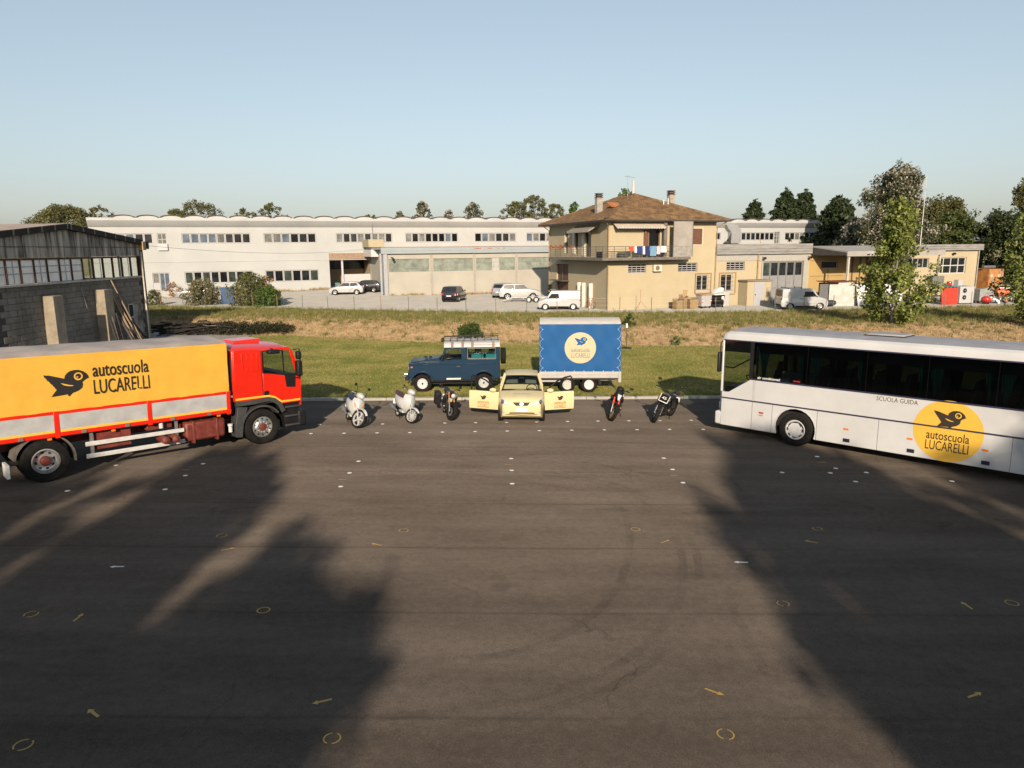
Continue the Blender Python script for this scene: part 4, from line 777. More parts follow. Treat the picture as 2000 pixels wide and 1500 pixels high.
    G().tube([(.90,-.5,1.02),(.86,-.1,1.045)], .008).tube([(.90,.08,1.02),(.86,.5,1.045)], .008).build('wiper', M_BLACK, ws)
    G().box(-1.58,-.46,-.70,.70,1.005,1.03).build('parcel_shelf', M_SEAT, t); G().add([(-1.535,-.55,1.36),(-1.535,.55,1.36),(-1.70,.68,1.03),(-1.70,-.68,1.03)], [(0,1,2,3)]).build('tailgate_lining', M_SEAT, t)
    for sy in (-1,1): G().add([(-.46,sy*.725,1.0),(-1.58,sy*.68,1.0),(-1.43,sy*.545,1.40),(-.46,sy*.575,1.40)], [(0,1,2,3)]).build('side_lining', M_SEAT, t)
    G().add([(.12,-.54,1.405),(.12,.54,1.405),(-1.45,.54,1.385),(-1.45,-.54,1.385)], [(0,1,2,3)]).build('head_lining', M('lining_grey', (.16,.16,.15), .9, var=.1), t)
    G().box(.16,.28,-.09,.09,1.33,1.38).build('rear_view_mirror', M_BLACK, t, .01)
    G().box(.42,.82,-.72,.72,.78,.985).build('dashboard', M_SEAT, t, .04)
    for sy in (-1,1):
        s_ = G().box(-.55,-.05,sy*.36-.24,sy*.36+.24,.52,.72).build('seat', M_SEAT, t, .05); G().prism([(-.62,.66),(-.48,.66),(-.62,1.24),(-.74,1.24)], sy*.36-.23, sy*.36+.23).build('seat_back', M('seat_grey', (.13,.15,.14), .9, var=.1), s_, .06)
        G().prism([(-.66,1.22),(-.76,1.22),(-.78,1.36),(-.70,1.36)], sy*.36-.12, sy*.36+.12).build('head_rest', M_SEAT, s_, .04)
    c0 = Vector((.35,.36,1.0)); ax = Vector((-.85,0,.5)).normalized(); u_ = Vector((0,1,0)); v_ = ax.cross(u_)
    G().tube([c0+(u_*math.cos(a*math.pi/10)+v_*math.sin(a*math.pi/10))*.18 for a in range(21)], .016, 6).build('steering_wheel', M_BLACK, t)
    G().box(-1.5,1.5,-.62,.62,.15,.3).build('underbody', M_DARK, t)
build_yellow_car()

# ------------------------------------------------------------------ blue off-road car
def build_offroader():
    x, y = -1.21, 30.10; t = thing('off_road_car', 'dark blue boxy off-road car with white roof and black roof rack', 'car', (x, y, float(T(x, y))), R(182.1))
    bl = M('offroad_blue', (.001,.024,.058), .4, var=.05, coat=.25, spec=.2); wh = M('offroad_white', (.55,.53,.51), .4, var=.05); wr = M('white_wheel', (.55,.54,.54), .4, var=.05); br = M('rack_bracket', (.22,.15,.12), .6, var=.2); teal = M('teal_cushion', (.02,.30,.36), .8, var=.1)
    S = .86
    def arc(cx, r=.47): return [(cx+r*math.cos(a), .40+r*math.sin(a)) for a in np.linspace(.30, math.pi-.30, 12)]
    for sy in (1,-1):
        Y0, Y1 = sorted((sy*S, sy*(S-.05)))
        lower = [(3.10,.60),(3.02,.54)] + arc(2.56) + [(2.1,.53),(.48,.53)] + arc(.0) + [(-.45,.56),(-.68,.60),(-.68,1.37),(1.78,1.37),(1.84,1.26),(3.10,1.22)]
        sd = G().prism(lower, Y0, Y1).build('side_panel', bl, t, .015)
        g = G().prism([(.90,1.37),(.70,1.37),(.70,1.90),(.95,1.90)], Y0, Y1).prism([(-.68,1.37),(-.53,1.37),(-.53,1.90),(-.68,1.90)], Y0, Y1)
        g.prism([(.70,1.86),(.70,1.90),(-.53,1.90),(-.53,1.86)], Y0, Y1).prism([(1.60,1.82),(1.57,1.90),(.95,1.90),(.95,1.82)], Y0, Y1).prism([(1.78,1.37),(1.70,1.37),(1.52,1.84),(1.60,1.88)], Y0, Y1)
        g.build('upper_panel', bl, sd, .01)
        G().prism([(1.68,1.38),(1.52,1.82),(.96,1.82),(.92,1.38)], *sorted((sy*(S-.03),sy*(S-.024)))).build('door_window', GL_CLEAR, sd)
        G().prism([(.68,1.39),(.68,1.86),(-.52,1.86),(-.52,1.39)], *sorted((sy*(S-.02),sy*(S-.014)))).build('rear_side_window', GL_CLEAR, sd)
        line([(.66,1.41),(.66,1.85),(-.50,1.85),(-.50,1.41),(.66,1.41)], .05, *sorted((sy*(S-.01),sy*(S+.012)))).build('window_frame', M('frame_grey', (.10,.11,.11), .5, var=.1), sd)
        G().box(.06,.09,*sorted((sy*(S-.01),sy*(S+.004))),1.41,1.85).build('window_divider', M_BLACK, sd)
        line([(3.08,1.185),(1.8,1.20),(-.68,1.20)], .03, *sorted((sy*(S-.01),sy*(S+.02)))).build('body_rail', bl, sd, .01)
        for cx in (0.,2.56): arch(cx,.40,.46,.51,R(14),R(166),*sorted((sy*(S-.02),sy*(S+.07)))).build('wheel_flare', bl, sd)
        for cx in (0.,2.56): arch(cx,.40,.44,.465,R(5),R(175),*sorted((sy*.45,sy*(S-.055)))).build('wheel_housing', M_DARK, sd)
        line([(.90,1.36),(.90,.56)], .012, *sorted((sy*S-.002,sy*S+.003))).build('door_seam', M_DARK, sd); line([(1.74,1.24),(1.74,.56)], .012, *sorted((sy*S-.002,sy*S+.003))).build('door_seam', M_DARK, sd)
        G().box(.98,1.12,*sorted((sy*S,sy*(S+.03))),1.06,1.10).build('door_handle', M_CHROME, sd)
        G().box(.95,1.55,*sorted((sy*(S-.02),sy*(S+.10))),.555,.61).build('side_step', M('step_pale', (.75,.72,.62), .4, var=.05), t, .01)
        G().box(2.95,3.02,*sorted((sy*S,sy*(S+.02))),1.06,1.11).build('marker_lamp', M_ORANGE, sd)
        for wx in (0.,2.56): wheel(t, (wx,sy*.77,.385), .385, .22, .215, wr, sy, 'disc', M_DARK)
        m = G().box(1.66,1.72,*sorted((sy*(S+.08),sy*(S+.24))),1.40,1.60).build('mirror', M_BLACK, t, .02); G().tube([(1.72,sy*S,1.42),(1.69,sy*(S+.12),1.46)], .012).build('mirror_arm', M_BLACK, m)
        G().box(-.71,-.67,*sorted((sy*.62,sy*.8)),.95,1.05).build('tail_light', M_REDL, t, .01); G().lathe([(.001,.03),(.09,.02),(.1,0)], (3.11,sy*.62,1.02), 'x', 16).build('headlight', M_LAMP, t)
    G().prism([(3.12,.62),(3.12,1.20),(3.06,1.25),(1.86,1.42),(1.80,1.38),(1.80,.62)], -.60, .60).build('bonnet', bl, t, .04)
    G().box(1.82,3.11,-S+.01,S-.01,1.20,1.245).build('wing_top', bl, t, .02)
    G().box(3.10,3.16,-.5,.5,.75,1.1).build('grille', M_BLACK, t, .02); G().box(3.12,3.28,-.82,.82,.52,.66).build('bumper', M_BLACK, t, .02)
    G().tube([(3.28,-.3,.58),(3.42,-.28,.60),(3.42,.28,.60),(3.28,.3,.58)], .03).build('bull_bar', M_CHROME, t)
    for q in (2.2,2.4): G().box(q,q+.12,-.2,.2,1.375,1.40).build('bonnet_vent', M_BLACK, t)
    G().add([(1.79,-S+.06,1.40),(1.79,S-.06,1.40),(1.60,S-.08,1.88),(1.60,-S+.08,1.88)], [(0,1,2,3)]).build('windscreen', GL_CLEAR, t)
    rf = G().loft([[(1.62,v*w_,z) for v, w_, z in ((-1,S+.01,1.895),(-1,S-.03,1.99),(-1,S-.14,2.07),(0,1,2.12),(1,S-.14,2.07),(1,S-.03,1.99),(1,S+.01,1.895))],[(-.69,v*w_,z) for v, w_, z in ((-1,S+.01,1.895),(-1,S-.03,1.99),(-1,S-.14,2.07),(0,1,2.12),(1,S-.14,2.07),(1,S-.03,1.99),(1,S+.01,1.895))]]).build('roof', wh, t)
    for sy in (1,-1):
        G().box(-.52,.42,*sorted((sy*(S-.10),sy*(S-.02))),1.965,1.99).build('alpine_window', M('dusty_glass', (.20,.19,.18), .4, var=.1), rf)
        for q in (1.28,.85,.45,-.42): G().box(q-.05,q+.05,*sorted((sy*(S-.10),sy*(S+.03))),1.86,2.11).build('rack_bracket', br, rf, .01)
    rk = G()
    for v in (-.72,.72): rk.tube([(1.70,v,2.15),(-.66,v,2.18)], .016, 6)
    for q in np.linspace(1.66,-.62,9): rk.tube([(q,-.72,2.17),(q,.72,2.17)], .014, 6)
    rk.tube([(1.70,-.74,2.17),(-.66,-.74,2.26)], .014, 6)
    rk.build('roof_rack', M_BLACK, rf); G().box(1.62,1.74,.42,.66,2.10,2.26).build('spot_lamp', M_BLACK, rf, .02)
    G().box(-.69,-.64,-S+.01,S-.01,.6,1.37).box(-.69,-.64,-S+.01,-.66,1.37,1.9).box(-.69,-.64,.66,S-.01,1.37,1.9).build('rear_door', bl, t, .01)
    sp = tyre_g((0,0,0), .345, .22, .16); sp.v = [(-.84+b_, .18+a, 1.42+c) for a, b_, c in sp.v]; so_ = sp.build('spare_wheel', M_TYRE, t)
    G().lathe([(.001,-.13),(.15,-.12),(.3,-.10),(.335,-.05)], (-.84,.18,1.42), 'x', 24, caps=False).build('spare_cover', M_BLACK, so_)
    G().box(-.6,3.0,-.78,.78,.45,.62).build('floor', M_DARK, t); G().box(1.45,1.76,-.78,.78,1.05,1.42).build('dashboard', M_BLACK, t, .03)
    for yv in (.42,-.42):
        s_ = G().box(.75,1.15,yv-.24,yv+.24,.62,1.0).build('seat', M_SEAT, t, .04); G().box(.66,.80,yv-.24,yv+.24,.98,1.50).build('seat_back', M_SEAT, s_, .04)
    for xv in (.25,-.35):
        s_ = G().box(xv-.26,xv+.26,.05,.55,.9,1.55).build('rear_cushion', teal, t, .05); G().box(xv-.2,xv+.12,.25,.45,1.52,1.80).build('head_rest', M_SEAT, s_, .05)
    c0 = Vector((1.38,.42,1.42)); ax = Vector((-.7,0,.7)); u_ = Vector((0,1,0)); v_ = ax.cross(u_)
    G().tube([c0+(u_*math.cos(a*math.pi/10)+v_*math.sin(a*math.pi/10))*.2 for a in range(21)], .014, 6).build('steering_wheel', M_BLACK, t)
    G().box(-.5,3.05,-.5,.5,.30,.46).build('chassis', M_DARK, t)
build_offroader()

# ------------------------------------------------------------------ blue tarpaulin trailer
def build_trailer():
    x, y = 2.31, 29.10; t = thing('tarpaulin_trailer', 'twin axle trailer under a blue tarpaulin with a cream round emblem', 'trailer', (x, y, float(T(x, y))), R(-2.7))
    bl = M('tarpaulin_blue', (.006,.088,.26), .6, spec=.2, var=.05, scale=1.2, bump=.25, bscale=1.6); tp = M('tarpaulin_cream_top', (.60,.56,.50), .6, var=.06); al = M('dropside_aluminium', (.42,.40,.38), .45, var=.08, scale=3); cr = M('emblem_cream', (.52,.44,.27), .5, var=.02); bg = M('emblem_slate', (.12,.13,.17), .5, var=0)
    X0, X1, D = -1.17, 2.20, 1.9
    rows = [[(X0+(X1-X0)*i/40, -.004-.012*math.sin(i*.7)*math.sin(k*1.2+i*.2)-(.02*math.exp(-((k-1)/1.2)**2)*abs(math.sin(i*.16))), .90+1.97*k/10) for k in range(11)] for i in range(41)]
    g = G().grid(rows); g.grid([[(p[0], D-p[1], p[2]) for p in r] for r in rows])
    for xx in (X0, X1): g.poly([(xx,0,.9),(xx,D,.9),(xx,D,2.87),(xx,0,2.87)])
    g.build('tarpaulin', bl, t, fix=False)
    G().loft([[(xx, v*D/2+D/2, 2.84+(.05 if abs(v) < 1 else 0)+.16*(1-v*v)) for v in (-1.004,-1,-.85,-.4,0,.4,.85,1,1.004)] for xx in (X0+.02,X0+.3,.5,X1-.3,X1-.02)], caps=False, closed=False).build('tarpaulin_top', tp, t, fix=False)
    for y0, y1 in ((-.02,.02),(D-.02,D+.02)):
        s_ = G().box(X0,X1,y0,y1,.63,.90).build('dropside', al, t, .008)
        for q in (-.7,.5,1.75): G().box(q-.06,q+.06,y0-.012,y1+.012,.68,.73).build('latch', M_STEEL, s_)
        G().box(X0,X1,y0-.006,y1+.006,.755,.765).build('dropside_groove', M('groove', (.25,.24,.22), .6, var=0), s_)
    G().box(X0+.01,X1-.01,.03,D-.03,.60,.66).build('floor', M_DARK, t); G().box(X0,X1,-.015,.05,.575,.628).box(X0,X1,D-.05,D+.015,.575,.628).build('frame', M('frame_black', (.02,.02,.02), .6, var=.1), t)
    G().box(X0,.1,.2,.3,.42,.57).box(X0,.1,D-.3,D-.2,.42,.57).box(1.3,2.0,.2,.3,.48,.57).build('chassis', al, t, .01)
    G().tube([(X0,.3,.46),(-2.4,D/2,.46),(-3.2,D/2,.48)], .045).tube([(X0,D-.3,.46),(-2.4,D/2,.46)], .045).build('drawbar', al, t)
    G().box(X1-.10,X1+.02,-.05,0,.45,.88).build('corner_post', al, t, .01)
    for yv, sg in ((.13,-1),(D-.13,1)):
        for wx in (0.,.90): wheel(t, (wx,yv,.33), .33, .2, .20, M('trailer_rim', (.66,.61,.58), .35, var=.06), sg, 'disc')
        G().box(-.36,1.26,yv-.13,yv+.13,.575,.60).build('mudguard', M_DARK, t, .01)
    G().prism([(1.28,.58),(1.36,.58),(1.42,.36),(1.30,.34)], .02, .26).build('mudflap', M_BLACK, t)
    rp = M('white_rope', (.75,.74,.72), .7, var=.05)
    for xe, sg in ((X0,1),(X1,-1)):
        pts = []
        for k in range(5):
            z = 2.66-.40*k; pts += [(xe+sg*.14,-.035,z),(xe+sg*.03,-.03,z-.14),(xe+sg*.03,-.03,z-.27)]
        o = G().tube([(xe+sg*.02,-.03,2.8)]+pts, .0045, 5).build('lacing', rp, t)
        for k in range(5): G().ell((xe+sg*.15,-.035,2.66-.40*k), (.022,.010,.010), 8, 5).build('eyelet', rp, o)
    for k in range(8): G().ell((X0+.25+k*.40,-.03,.925), (.022,.012,.016), 8, 5).build('eyelet', rp, t)
    Rv, Uv = (1,0,0), (0,0,1)
    flat(t, 'round_emblem', cr, [[(.645*math.cos(q*math.pi/32), .645*math.sin(q*math.pi/32)) for q in range(64)]], (.52,-.03,1.89), Rv, Uv, .004)
    bird(t, bl, cr, (.29,-.03,2.22), Rv, Uv, .53, .008)
    text(t, 'lettering', bg, 'autoscuola', (.14,-.03,1.72), Rv, Uv, .77, .17, .008, .005); text(t, 'lettering', bg, 'LUCARELLI', (.14,-.03,1.48), Rv, Uv, .77, .20, .008, .0)
build_trailer()
# ------------------------------------------------------------------ two-wheelers, standing askew on their stands
def ride(name, label, cat, F, hdg, wb, lean):
    """frame with x forward from the rear contact; F is where the front tyre touches the asphalt"""
    h = R(hdg); f = Vector((math.cos(h), math.sin(h), 0)); f = (f - LN*f.dot(LN)).normalized(); l = LN.cross(f)
    m = Matrix((f, l, LN)).transposed().to_4x4(); m.translation = Vector((F[0], F[1], lz(*F))) - f*wb
    t = thing(name, label, cat); t.matrix_world = m @ Matrix.Rotation(-R(lean), 4, 'X'); return t
def steer(g, H, rake, ang):
    ax = Vector((-math.sin(rake), 0, math.cos(rake))); mt = Matrix.Rotation(ang, 4, ax); H = Vector(H)
    g.v = [tuple(H + mt @ (Vector(p)-H)) for p in g.v]; return g
def wheel2(t, c, Rr, wd, mrim, st=None, n=10, solid=False, spk=.012):
    s = st or (lambda g: g); rim = Rr*.76
    w = s(tyre_g(c, Rr, wd, rim)).build('wheel', M_TYRE, t)
    g = G().lathe([(rim*1.02,-wd*.3),(rim*.93,-wd*.3),(rim*.90,0),(rim*.93,wd*.3),(rim*1.02,wd*.3)], c, 'y', 28, caps=False); C0 = Vector(c)
    for k in range(n):
        a = 2*math.pi*k/n; d = Vector((math.cos(a), 0, math.sin(a))); q = Vector((-d.z, 0, d.x)); g.obox(C0+d*rim*.52, d*rim*.42, q*spk, Vector((0,wd*.16,0)))
    g.lathe([(.001,-wd*.5),(rim*.22,-wd*.48),(rim*.22,wd*.48),(.001,wd*.5)], c, 'y', 14); s(g).build('rim', mrim, w)
    return w
def disc2(t, c, r, off, st=None):
    s = st or (lambda g: g); s(G().lathe([(r*.55,off-.003),(r,off-.003),(r,off+.003),(r*.55,off+.003)], c, 'y', 24, caps=False)).build('brake_disc', M_STEEL, t)
def mirrors2(t, H, xm, ym, zm, s, r=(.02,.075,.05)):
    for sy in (-1,1):
        m = s(G().ell((xm-.05,sy*ym,zm), r, 12, 8)).build('mirror', M_BLACK, t); s(G().tube([(xm+.02,sy*.22,H-.02),(xm,sy*(ym-.08),zm-.06),(xm-.03,sy*ym,zm-.01)], .009, 6)).build('mirror_stalk', M_BLACK, m)

def scooter(name, label, F, hdg, ste, lean, R1, big, seatm, bodym):
    wb = 1.38 if big else 1.30; t = ride(name, label, 'scooter', F, hdg, wb, lean); rk = R(26); H = (wb-.36, 0, .95); s = lambda g: steer(g, H, rk, R(ste)); b = bodym
    wheel2(t, (wb,0,R1), R1, .12, b, s, 5 if big else 11, spk=.022 if big else .012); wheel2(t, (0,0,R1*.96), R1*.96, .14, b, None, 5)
    disc2(t, (wb,0,R1), R1*.48, .05, s)
    # mudguard over the front wheel, a hollow curved blade
    rows = []
    for k in range(11):
        a = R(168-13.5*k); r_ = R1*(1.14+.03*math.sin(k/10*math.pi)); w_ = .078*(1 if 1 < k < 9 else .62)
        rows.append([(wb+(r_-.05*abs(v))*math.cos(a), v*w_, R1+(r_-.055*v*v)*math.sin(a)) for v in (-1,-.7,0,.7,1)])
    s(G().grid(rows)).build('front_mudguard', b, t, fix=False)
    for sy in (-1,1): s(G().tube([(wb,sy*.085,R1),(wb-.06,sy*.085,R1+.16),(wb-.22,sy*.06,.62)], .022 if big else .016, 7)).build('fork_leg', b, t)
    # leg shield: wide shell, front apron
    rows = []
    for z, wv, xc, bl in ((.28,.13,wb-.50,.05),(.36,.17,wb-.43,.08),(.5,.21,wb-.36,.11),(.68,.225,wb-.33,.12),(.84,.20,wb-.36,.11),(.93,.14,wb-.40,.08)):
        rows.append([(xc+bl*(1-v*v)-.04*v*v, v*wv, z) for v in (-1,-.85,-.5,0,.5,.85,1)])
    g = G().grid(rows); g.grid([[(p[0]-.05, p[1]*.94, p[2]) for p in r] for r in rows]); ap = g.build('leg_shield', b, t, fix=False)
    G().box(wb-.272,wb-.252,-.02,.02,.60,.64).build('badge', M_STEEL, ap)
    if big:
        for sy in (-1,1): G().add([(wb-.235,sy*.07,.66),(wb-.245,sy*.15,.80),(wb-.262,sy*.17,.74),(wb-.25,sy*.12,.64)], [(0,1,2,3)]).build('orange_flash', M('decal_orange', (.75,.30,.12), .5, var=.1), ap)
    G().loft([[(xx, v*w_, z) for v, w_, z in ((-1,w0,.26),(1,w0,.26),(1,w0*.96,.34),(-1,w0*.96,.34))] for xx, w0 in ((.42,.17),(.6,.19),(wb-.5,.17))]).build('footboard', b, t, .02)
    # rear body, seat, tail
    rings = []
    for xx, z0, z1, w0 in ((-.34,.60,.76,.06),(-.26,.52,.80,.12),(-.05,.40,.80,.18),(.2,.34,.78,.19),(.4,.32,.74,.17),(.5,.34,.66,.12)):
        rings.append([(xx, w0*math.cos(a), (z0+z1)/2+(z1-z0)/2*math.sin(a)) for a in np.linspace(0, 2*math.pi, 15)[:-1]])
    G().loft(rings).build('rear_body', b, t)
    G().loft([[(xx, w0*math.cos(a), z+.06*math.sin(a)) for a in np.linspace(0, 2*math.pi, 13)[:-1]] for xx, w0, z in ((-.36,.08,.84),(-.2,.14,.83),(.1,.155,.80),(.35,.14,.79),(.46,.08,.78))]).build('seat', seatm, t)
    # headset
    s(G().ell((wb-.34,0,1.02), (.15,.135,.105), 16, 10)).build('headset', b, t)
    s(G().ell((wb-.235,0,1.01), (.06,.085,.07), 14, 9)).build('headlight', M_LAMP, t)
    hb = s(G().tube([(wb-.44,-.36,1.06),(wb-.39,-.16,1.05),(wb-.39,.16,1.05),(wb-.44,.36,1.06)], .016, 7)).build('handlebar', b, t)
    for sy in (-1,1): s(G().tube([(wb-.43,sy*.24,1.06),(wb-.45,sy*.37,1.06)], .022, 8)).build('grip', M_BLACK, hb)
    for sy in (-1,1): s(G().tube([(wb-.36,sy*.18,1.04),(wb-.37,sy*.34,1.05)], .008, 5)).build('brake_lever', M_STEEL, hb)
    if big: mirrors2(t, 1.06, wb-.36, .33, 1.33, s, (.02,.06,.05))
    else: mirrors2(t, 1.06, wb-.36, .40, 1.16, s, (.015,.045,.035))
    G().box(-.15,.42,-.09,.09,.16,.40).build('engine', M_BLACK, t, .04); G().tube([(.2,-.16,.26),(-.15,-.18,.28),(-.42,-.18,.34)], [.03,.055,.06], 10).build('exhaust', M_STEEL, t)
    G().tube([(.5,-.14,.02),(.52,-.1,.26),(.52,.1,.26),(.5,.14,.02)], .014, 6).build('centre_stand', M_BLACK, t)
    G().box(-.37,-.34,-.05,.05,.60,.68).build('tail_light', M_REDL, t, .01); G().box(-.44,-.43,-.09,.09,.40,.58).build('number_plate', M_PLATE, t)
SC_W = M('scooter_white', (.50,.50,.49), .3, var=.04, coat=.6)
scooter('scooter', 'white large wheeled scooter with black mirrors at the left of the row', (-5.09,22.59), -66, 34, 11, .31, True, M('seat_navy', (.02,.022,.06), .6, var=.1), SC_W)
scooter('retro_scooter', 'white rounded retro scooter with a plum seat', (-3.42,23.35), -62, 36, 7, .255, False, M('seat_plum', (.085,.022,.035), .6, var=.1), SC_W)

def moto(name, label, F, hdg, ste, lean, forkm, rimm, mask, rimn=5, tankm=None, board=None, mirr=(.42,1.28), barz=1.02, R1=.305, exh='low', bags=False):
    wb = 1.42; t = ride(name, label, 'motorcycle', F, hdg, wb, lean); rk = R(25); H = (wb-.34, 0, .92); s = lambda g: steer(g, H, rk, R(ste)); tk = tankm or M_BLACK
    wheel2(t, (wb,0,R1), R1, .125, rimm, s, rimn, spk=.016 if rimn < 12 else .005); wheel2(t, (0,0,R1), R1, .17, rimm, None, rimn, spk=.016 if rimn < 12 else .005)
    for o_ in (-.065,.065): disc2(t, (wb,0,R1), R1*.5, o_, s)
    ti = lambda q: wb-.34*q
    for sy in (-1,1):
        fk = s(G().tube([(wb+.01,sy*.095,R1),(ti(.42),sy*.095,R1+.27)], .024, 9)).build('fork_leg', M_STEEL, t)
        s(G().tube([(ti(.40),sy*.095,R1+.25),(ti(1.0),sy*.095,.93)], .029, 9)).build('fork_tube', forkm, fk)
        s(G().box(wb-.02,wb+.06,sy*.075-.02,sy*.075+.02,R1+.06,R1+.14)).build('brake_caliper', M_BLACK, fk, .01)
    s(arch(wb,R1,R1*1.08,R1*1.11,R(38),R(150),-.065,.065,10)).build('front_mudguard', M_BLACK, t)
    hb = s(G().tube([(wb-.50,-.39,barz+.03),(wb-.44,-.22,barz+.05),(wb-.40,-.10,barz-.03),(wb-.40,.10,barz-.03),(wb-.44,.22,barz+.05),(wb-.50,.39,barz+.03)], .013, 7)).build('handlebar', M_BLACK, t)
    for sy in (-1,1):
        s(G().tube([(wb-.47,sy*.29,barz+.04),(wb-.51,sy*.41,barz+.03)], .02, 8)).build('grip', M_BLACK, hb); s(G().tube([(wb-.38,sy*.24,barz+.02),(wb-.42,sy*.40,barz+.01)], .008, 5)).build('brake_lever', M_STEEL, hb)
        s(G().ell((wb-.24,sy*.2,.86), (.035,.02,.018), 8, 6)).build('indicator', M_ORANGE, t)
    mirrors2(t, barz+.04, wb-.42, mirr[0], mirr[1], s, (.02,.07,.045))
    if mask == 'round':
        s(G().ell((wb-.20,0,.84), (.10,.105,.11), 14, 10)).build('headlight_shell', M_BLACK, t); s(G().ell((wb-.135,0,.835), (.05,.085,.085), 14, 8)).build('headlight', M_LAMP, t)
        s(G().add([(wb-.11,.07,.93),(wb-.10,.105,.84),(wb-.12,.06,.74),(wb-.09,.085,.84)], [(0,1,2,3)])).build('lamp_shield', M('pale_panel', (.62,.64,.70), .3, var=.05), t)
        s(G().box(wb-.20,wb-.19,-.13,.02,.60,.74)).build('front_badge', M('grey_green_plate', (.40,.40,.33), .5, var=.1), t)
    elif mask == 'beak':
        s(G().loft([[(wb-.34,-.13,1.08),(wb-.34,.13,1.08),(wb-.30,.14,.80),(wb-.30,-.14,.80)],[(wb-.22,-.10,1.06),(wb-.22,.10,1.06),(wb-.14,.10,.80),(wb-.14,-.10,.80)],[(wb-.15,-.05,.98),(wb-.15,.05,.98),(wb-.06,.035,.74),(wb-.06,-.035,.74)]])).build('headlight_cowl', M_BLACK, t, .03)
        s(G().add([(wb-.128,-.075,.95),(wb-.055,-.03,.76),(wb-.05,.03,.76),(wb-.128,.075,.95),(wb-.09,.0,.87)], [(0,1,4),(1,2,4),(2,3,4),(3,0,4)])).build('headlight', M_LAMP, t)
        s(G().ell((wb-.36,0,1.10), (.12,.12,.10), 14, 9)).build('screen', M_BLACK, t)
    else:
        bd = s(G().obox((wb-.15,0,.90), (.035,0,.145), (0,.155,0), (.012,0,-.003))).build('number_board', M_BLACK, t, .01)
        wt = M('board_white', (.75,.72,.70), .5, var=.1)
        fr = G()
        for a, b_ in (((-1,-1),(-1,1)),((1,-1),(1,1)),((-1,-1),(1,-1))): fr.tube([Vector((wb-.133,0,.90))+Vector((.035,0,.145))*p[1]+Vector((0,.155,0))*p[0] for p in (a, b_)], .018, 5)
        s(fr).build('board_frame', wt, bd)
        O = Vector((wb-.137,-.085,.862)); tx = text(bd, 'lettering', wt, board, O, (0,1,0), (.035,0,.145), .16, .11, .004, .02)
        mt = steer(G().add([tuple(v.co) for v in tx.data.vertices], []), H, rk, R(ste))
        for v, c in zip(tx.data.vertices, mt.v): v.co = c
    # tank, seat, tail
    G().loft([[(xx, w0*math.cos(a), z+hh*math.sin(a)) for a in np.linspace(0, 2*math.pi, 15)[:-1]] for xx, w0, z, hh in ((.62,.06,.80,.05),(.72,.12,.83,.09),(.88,.155,.86,.12),(1.02,.15,.87,.12),(1.12,.10,.86,.09),(1.17,.05,.84,.05))]).build('fuel_tank', tk, t)
    G().loft([[(xx, w0*math.cos(a), z+.05*math.sin(a)) for a in np.linspace(0, 2*math.pi, 13)[:-1]] for xx, w0, z in ((-.18,.06,.90),(0,.11,.87),(.3,.125,.82),(.55,.12,.80),(.68,.07,.82))]).build('seat', M_SEAT, t)
    G().prism([(-.3,.88),(.2,.80),(.5,.72),(.3,.70),(-.1,.78)], -.09, .09).build('tail_unit', M_BLACK, t, .03); G().box(-.33,-.30,-.05,.05,.84,.89).build('tail_light', M_REDL, t, .01)
    G().obox((-.36,0,.58), (.02,0,.09), (0,.09,0), (.004,0,0)).build('number_plate', M_PLATE, t)
    # engine and frame
    for sy in (-1,1): G().loft([[(xx, sy*(yo+.035*math.cos(a)), z+hh*math.sin(a)) for a in np.linspace(0, 2*math.pi, 9)[:-1]] for xx, yo, z, hh in ((.80,.14,.72,.05),(.92,.185,.72,.13),(1.06,.20,.74,.12),(1.14,.17,.78,.05))]).build('side_shroud', tk, t)
    e = G().box(.48,.92,-.15,.15,.24,.46).box(.70,.92,-.11,.11,.44,.70).build('engine', M('engine_dark', (.035,.034,.033), .45, metal=.5, var=.2), t, .03)
    for sy in (-1,1):
        G().lathe([(.001,sy*.20),(.085,sy*.19),(.10,sy*.13)], (.66,0,.36), 'y', 16, caps=False).build('engine_cover', M('engine_bronze', (.12,.09,.06), .4, metal=.7, var=.2), e)
        G().tube([(1.08,sy*.05,.88),(.95,sy*.13,.62),(.62,sy*.14,.34),(.45,sy*.13,.52),(.40,sy*.10,.78)], .018, 7).build('frame_tube', M_BLACK, t)
        G().tube([(.48,sy*.12,.38),(0,sy*.12,R1)], .026, 7).build('swing_arm', M_BLACK, t)
    G().box(.94,1.0,-.15,.15,.36,.68).build('radiator', M_BLACK, t, .01)
    if exh == 'low': G().tube([(.9,-.06,.42),(.8,-.14,.22),(.4,-.17,.24),(.1,-.19,.33),(-.25,-.2,.42)], [.02,.022,.025,.05,.05], 9).build('exhaust', M_STEEL, t)
    else: G().tube([(.92,-.06,.5),(.86,-.17,.34),(.4,-.19,.36),(-.3,-.2,.40)], [.02,.022,.045,.045], 9).build('exhaust', M('dull_bronze', (.22,.17,.11), .4, metal=.8, var=.15), t)
    if bags: G().prism([(-.26,.30),(.16,.30),(.24,.74),(-.28,.78)], -.42, -.2).build('side_case', M_BLACK, t, .04)
    tl = math.tan(R(lean)); G().tube([(.62,.12,.26),(.55,.30,-.30*tl+.012)], .013, 6).tube([(.55,.30,-.30*tl+.012),(.62,.34,-.33*tl+.008)], .013, 6).build('side_stand', M_BLACK, t)
    arch(0,R1,R1*1.08,R1*1.12,R(45),R(170),-.08,.08,10).build('rear_mudguard', M_BLACK, t)
moto('naked_motorcycle', 'black motorcycle with orange fork tubes left of the yellow car', (-2.13,23.88), -77, 20, 5, M('fork_copper', (.70,.28,.06), .3, metal=.6, var=.1), M_BLACK, 'round', 5, M('tank_petrol', (.010,.022,.032), .3, var=.1, coat=.6), mirr=(.38,1.12), barz=.99, bags=True)
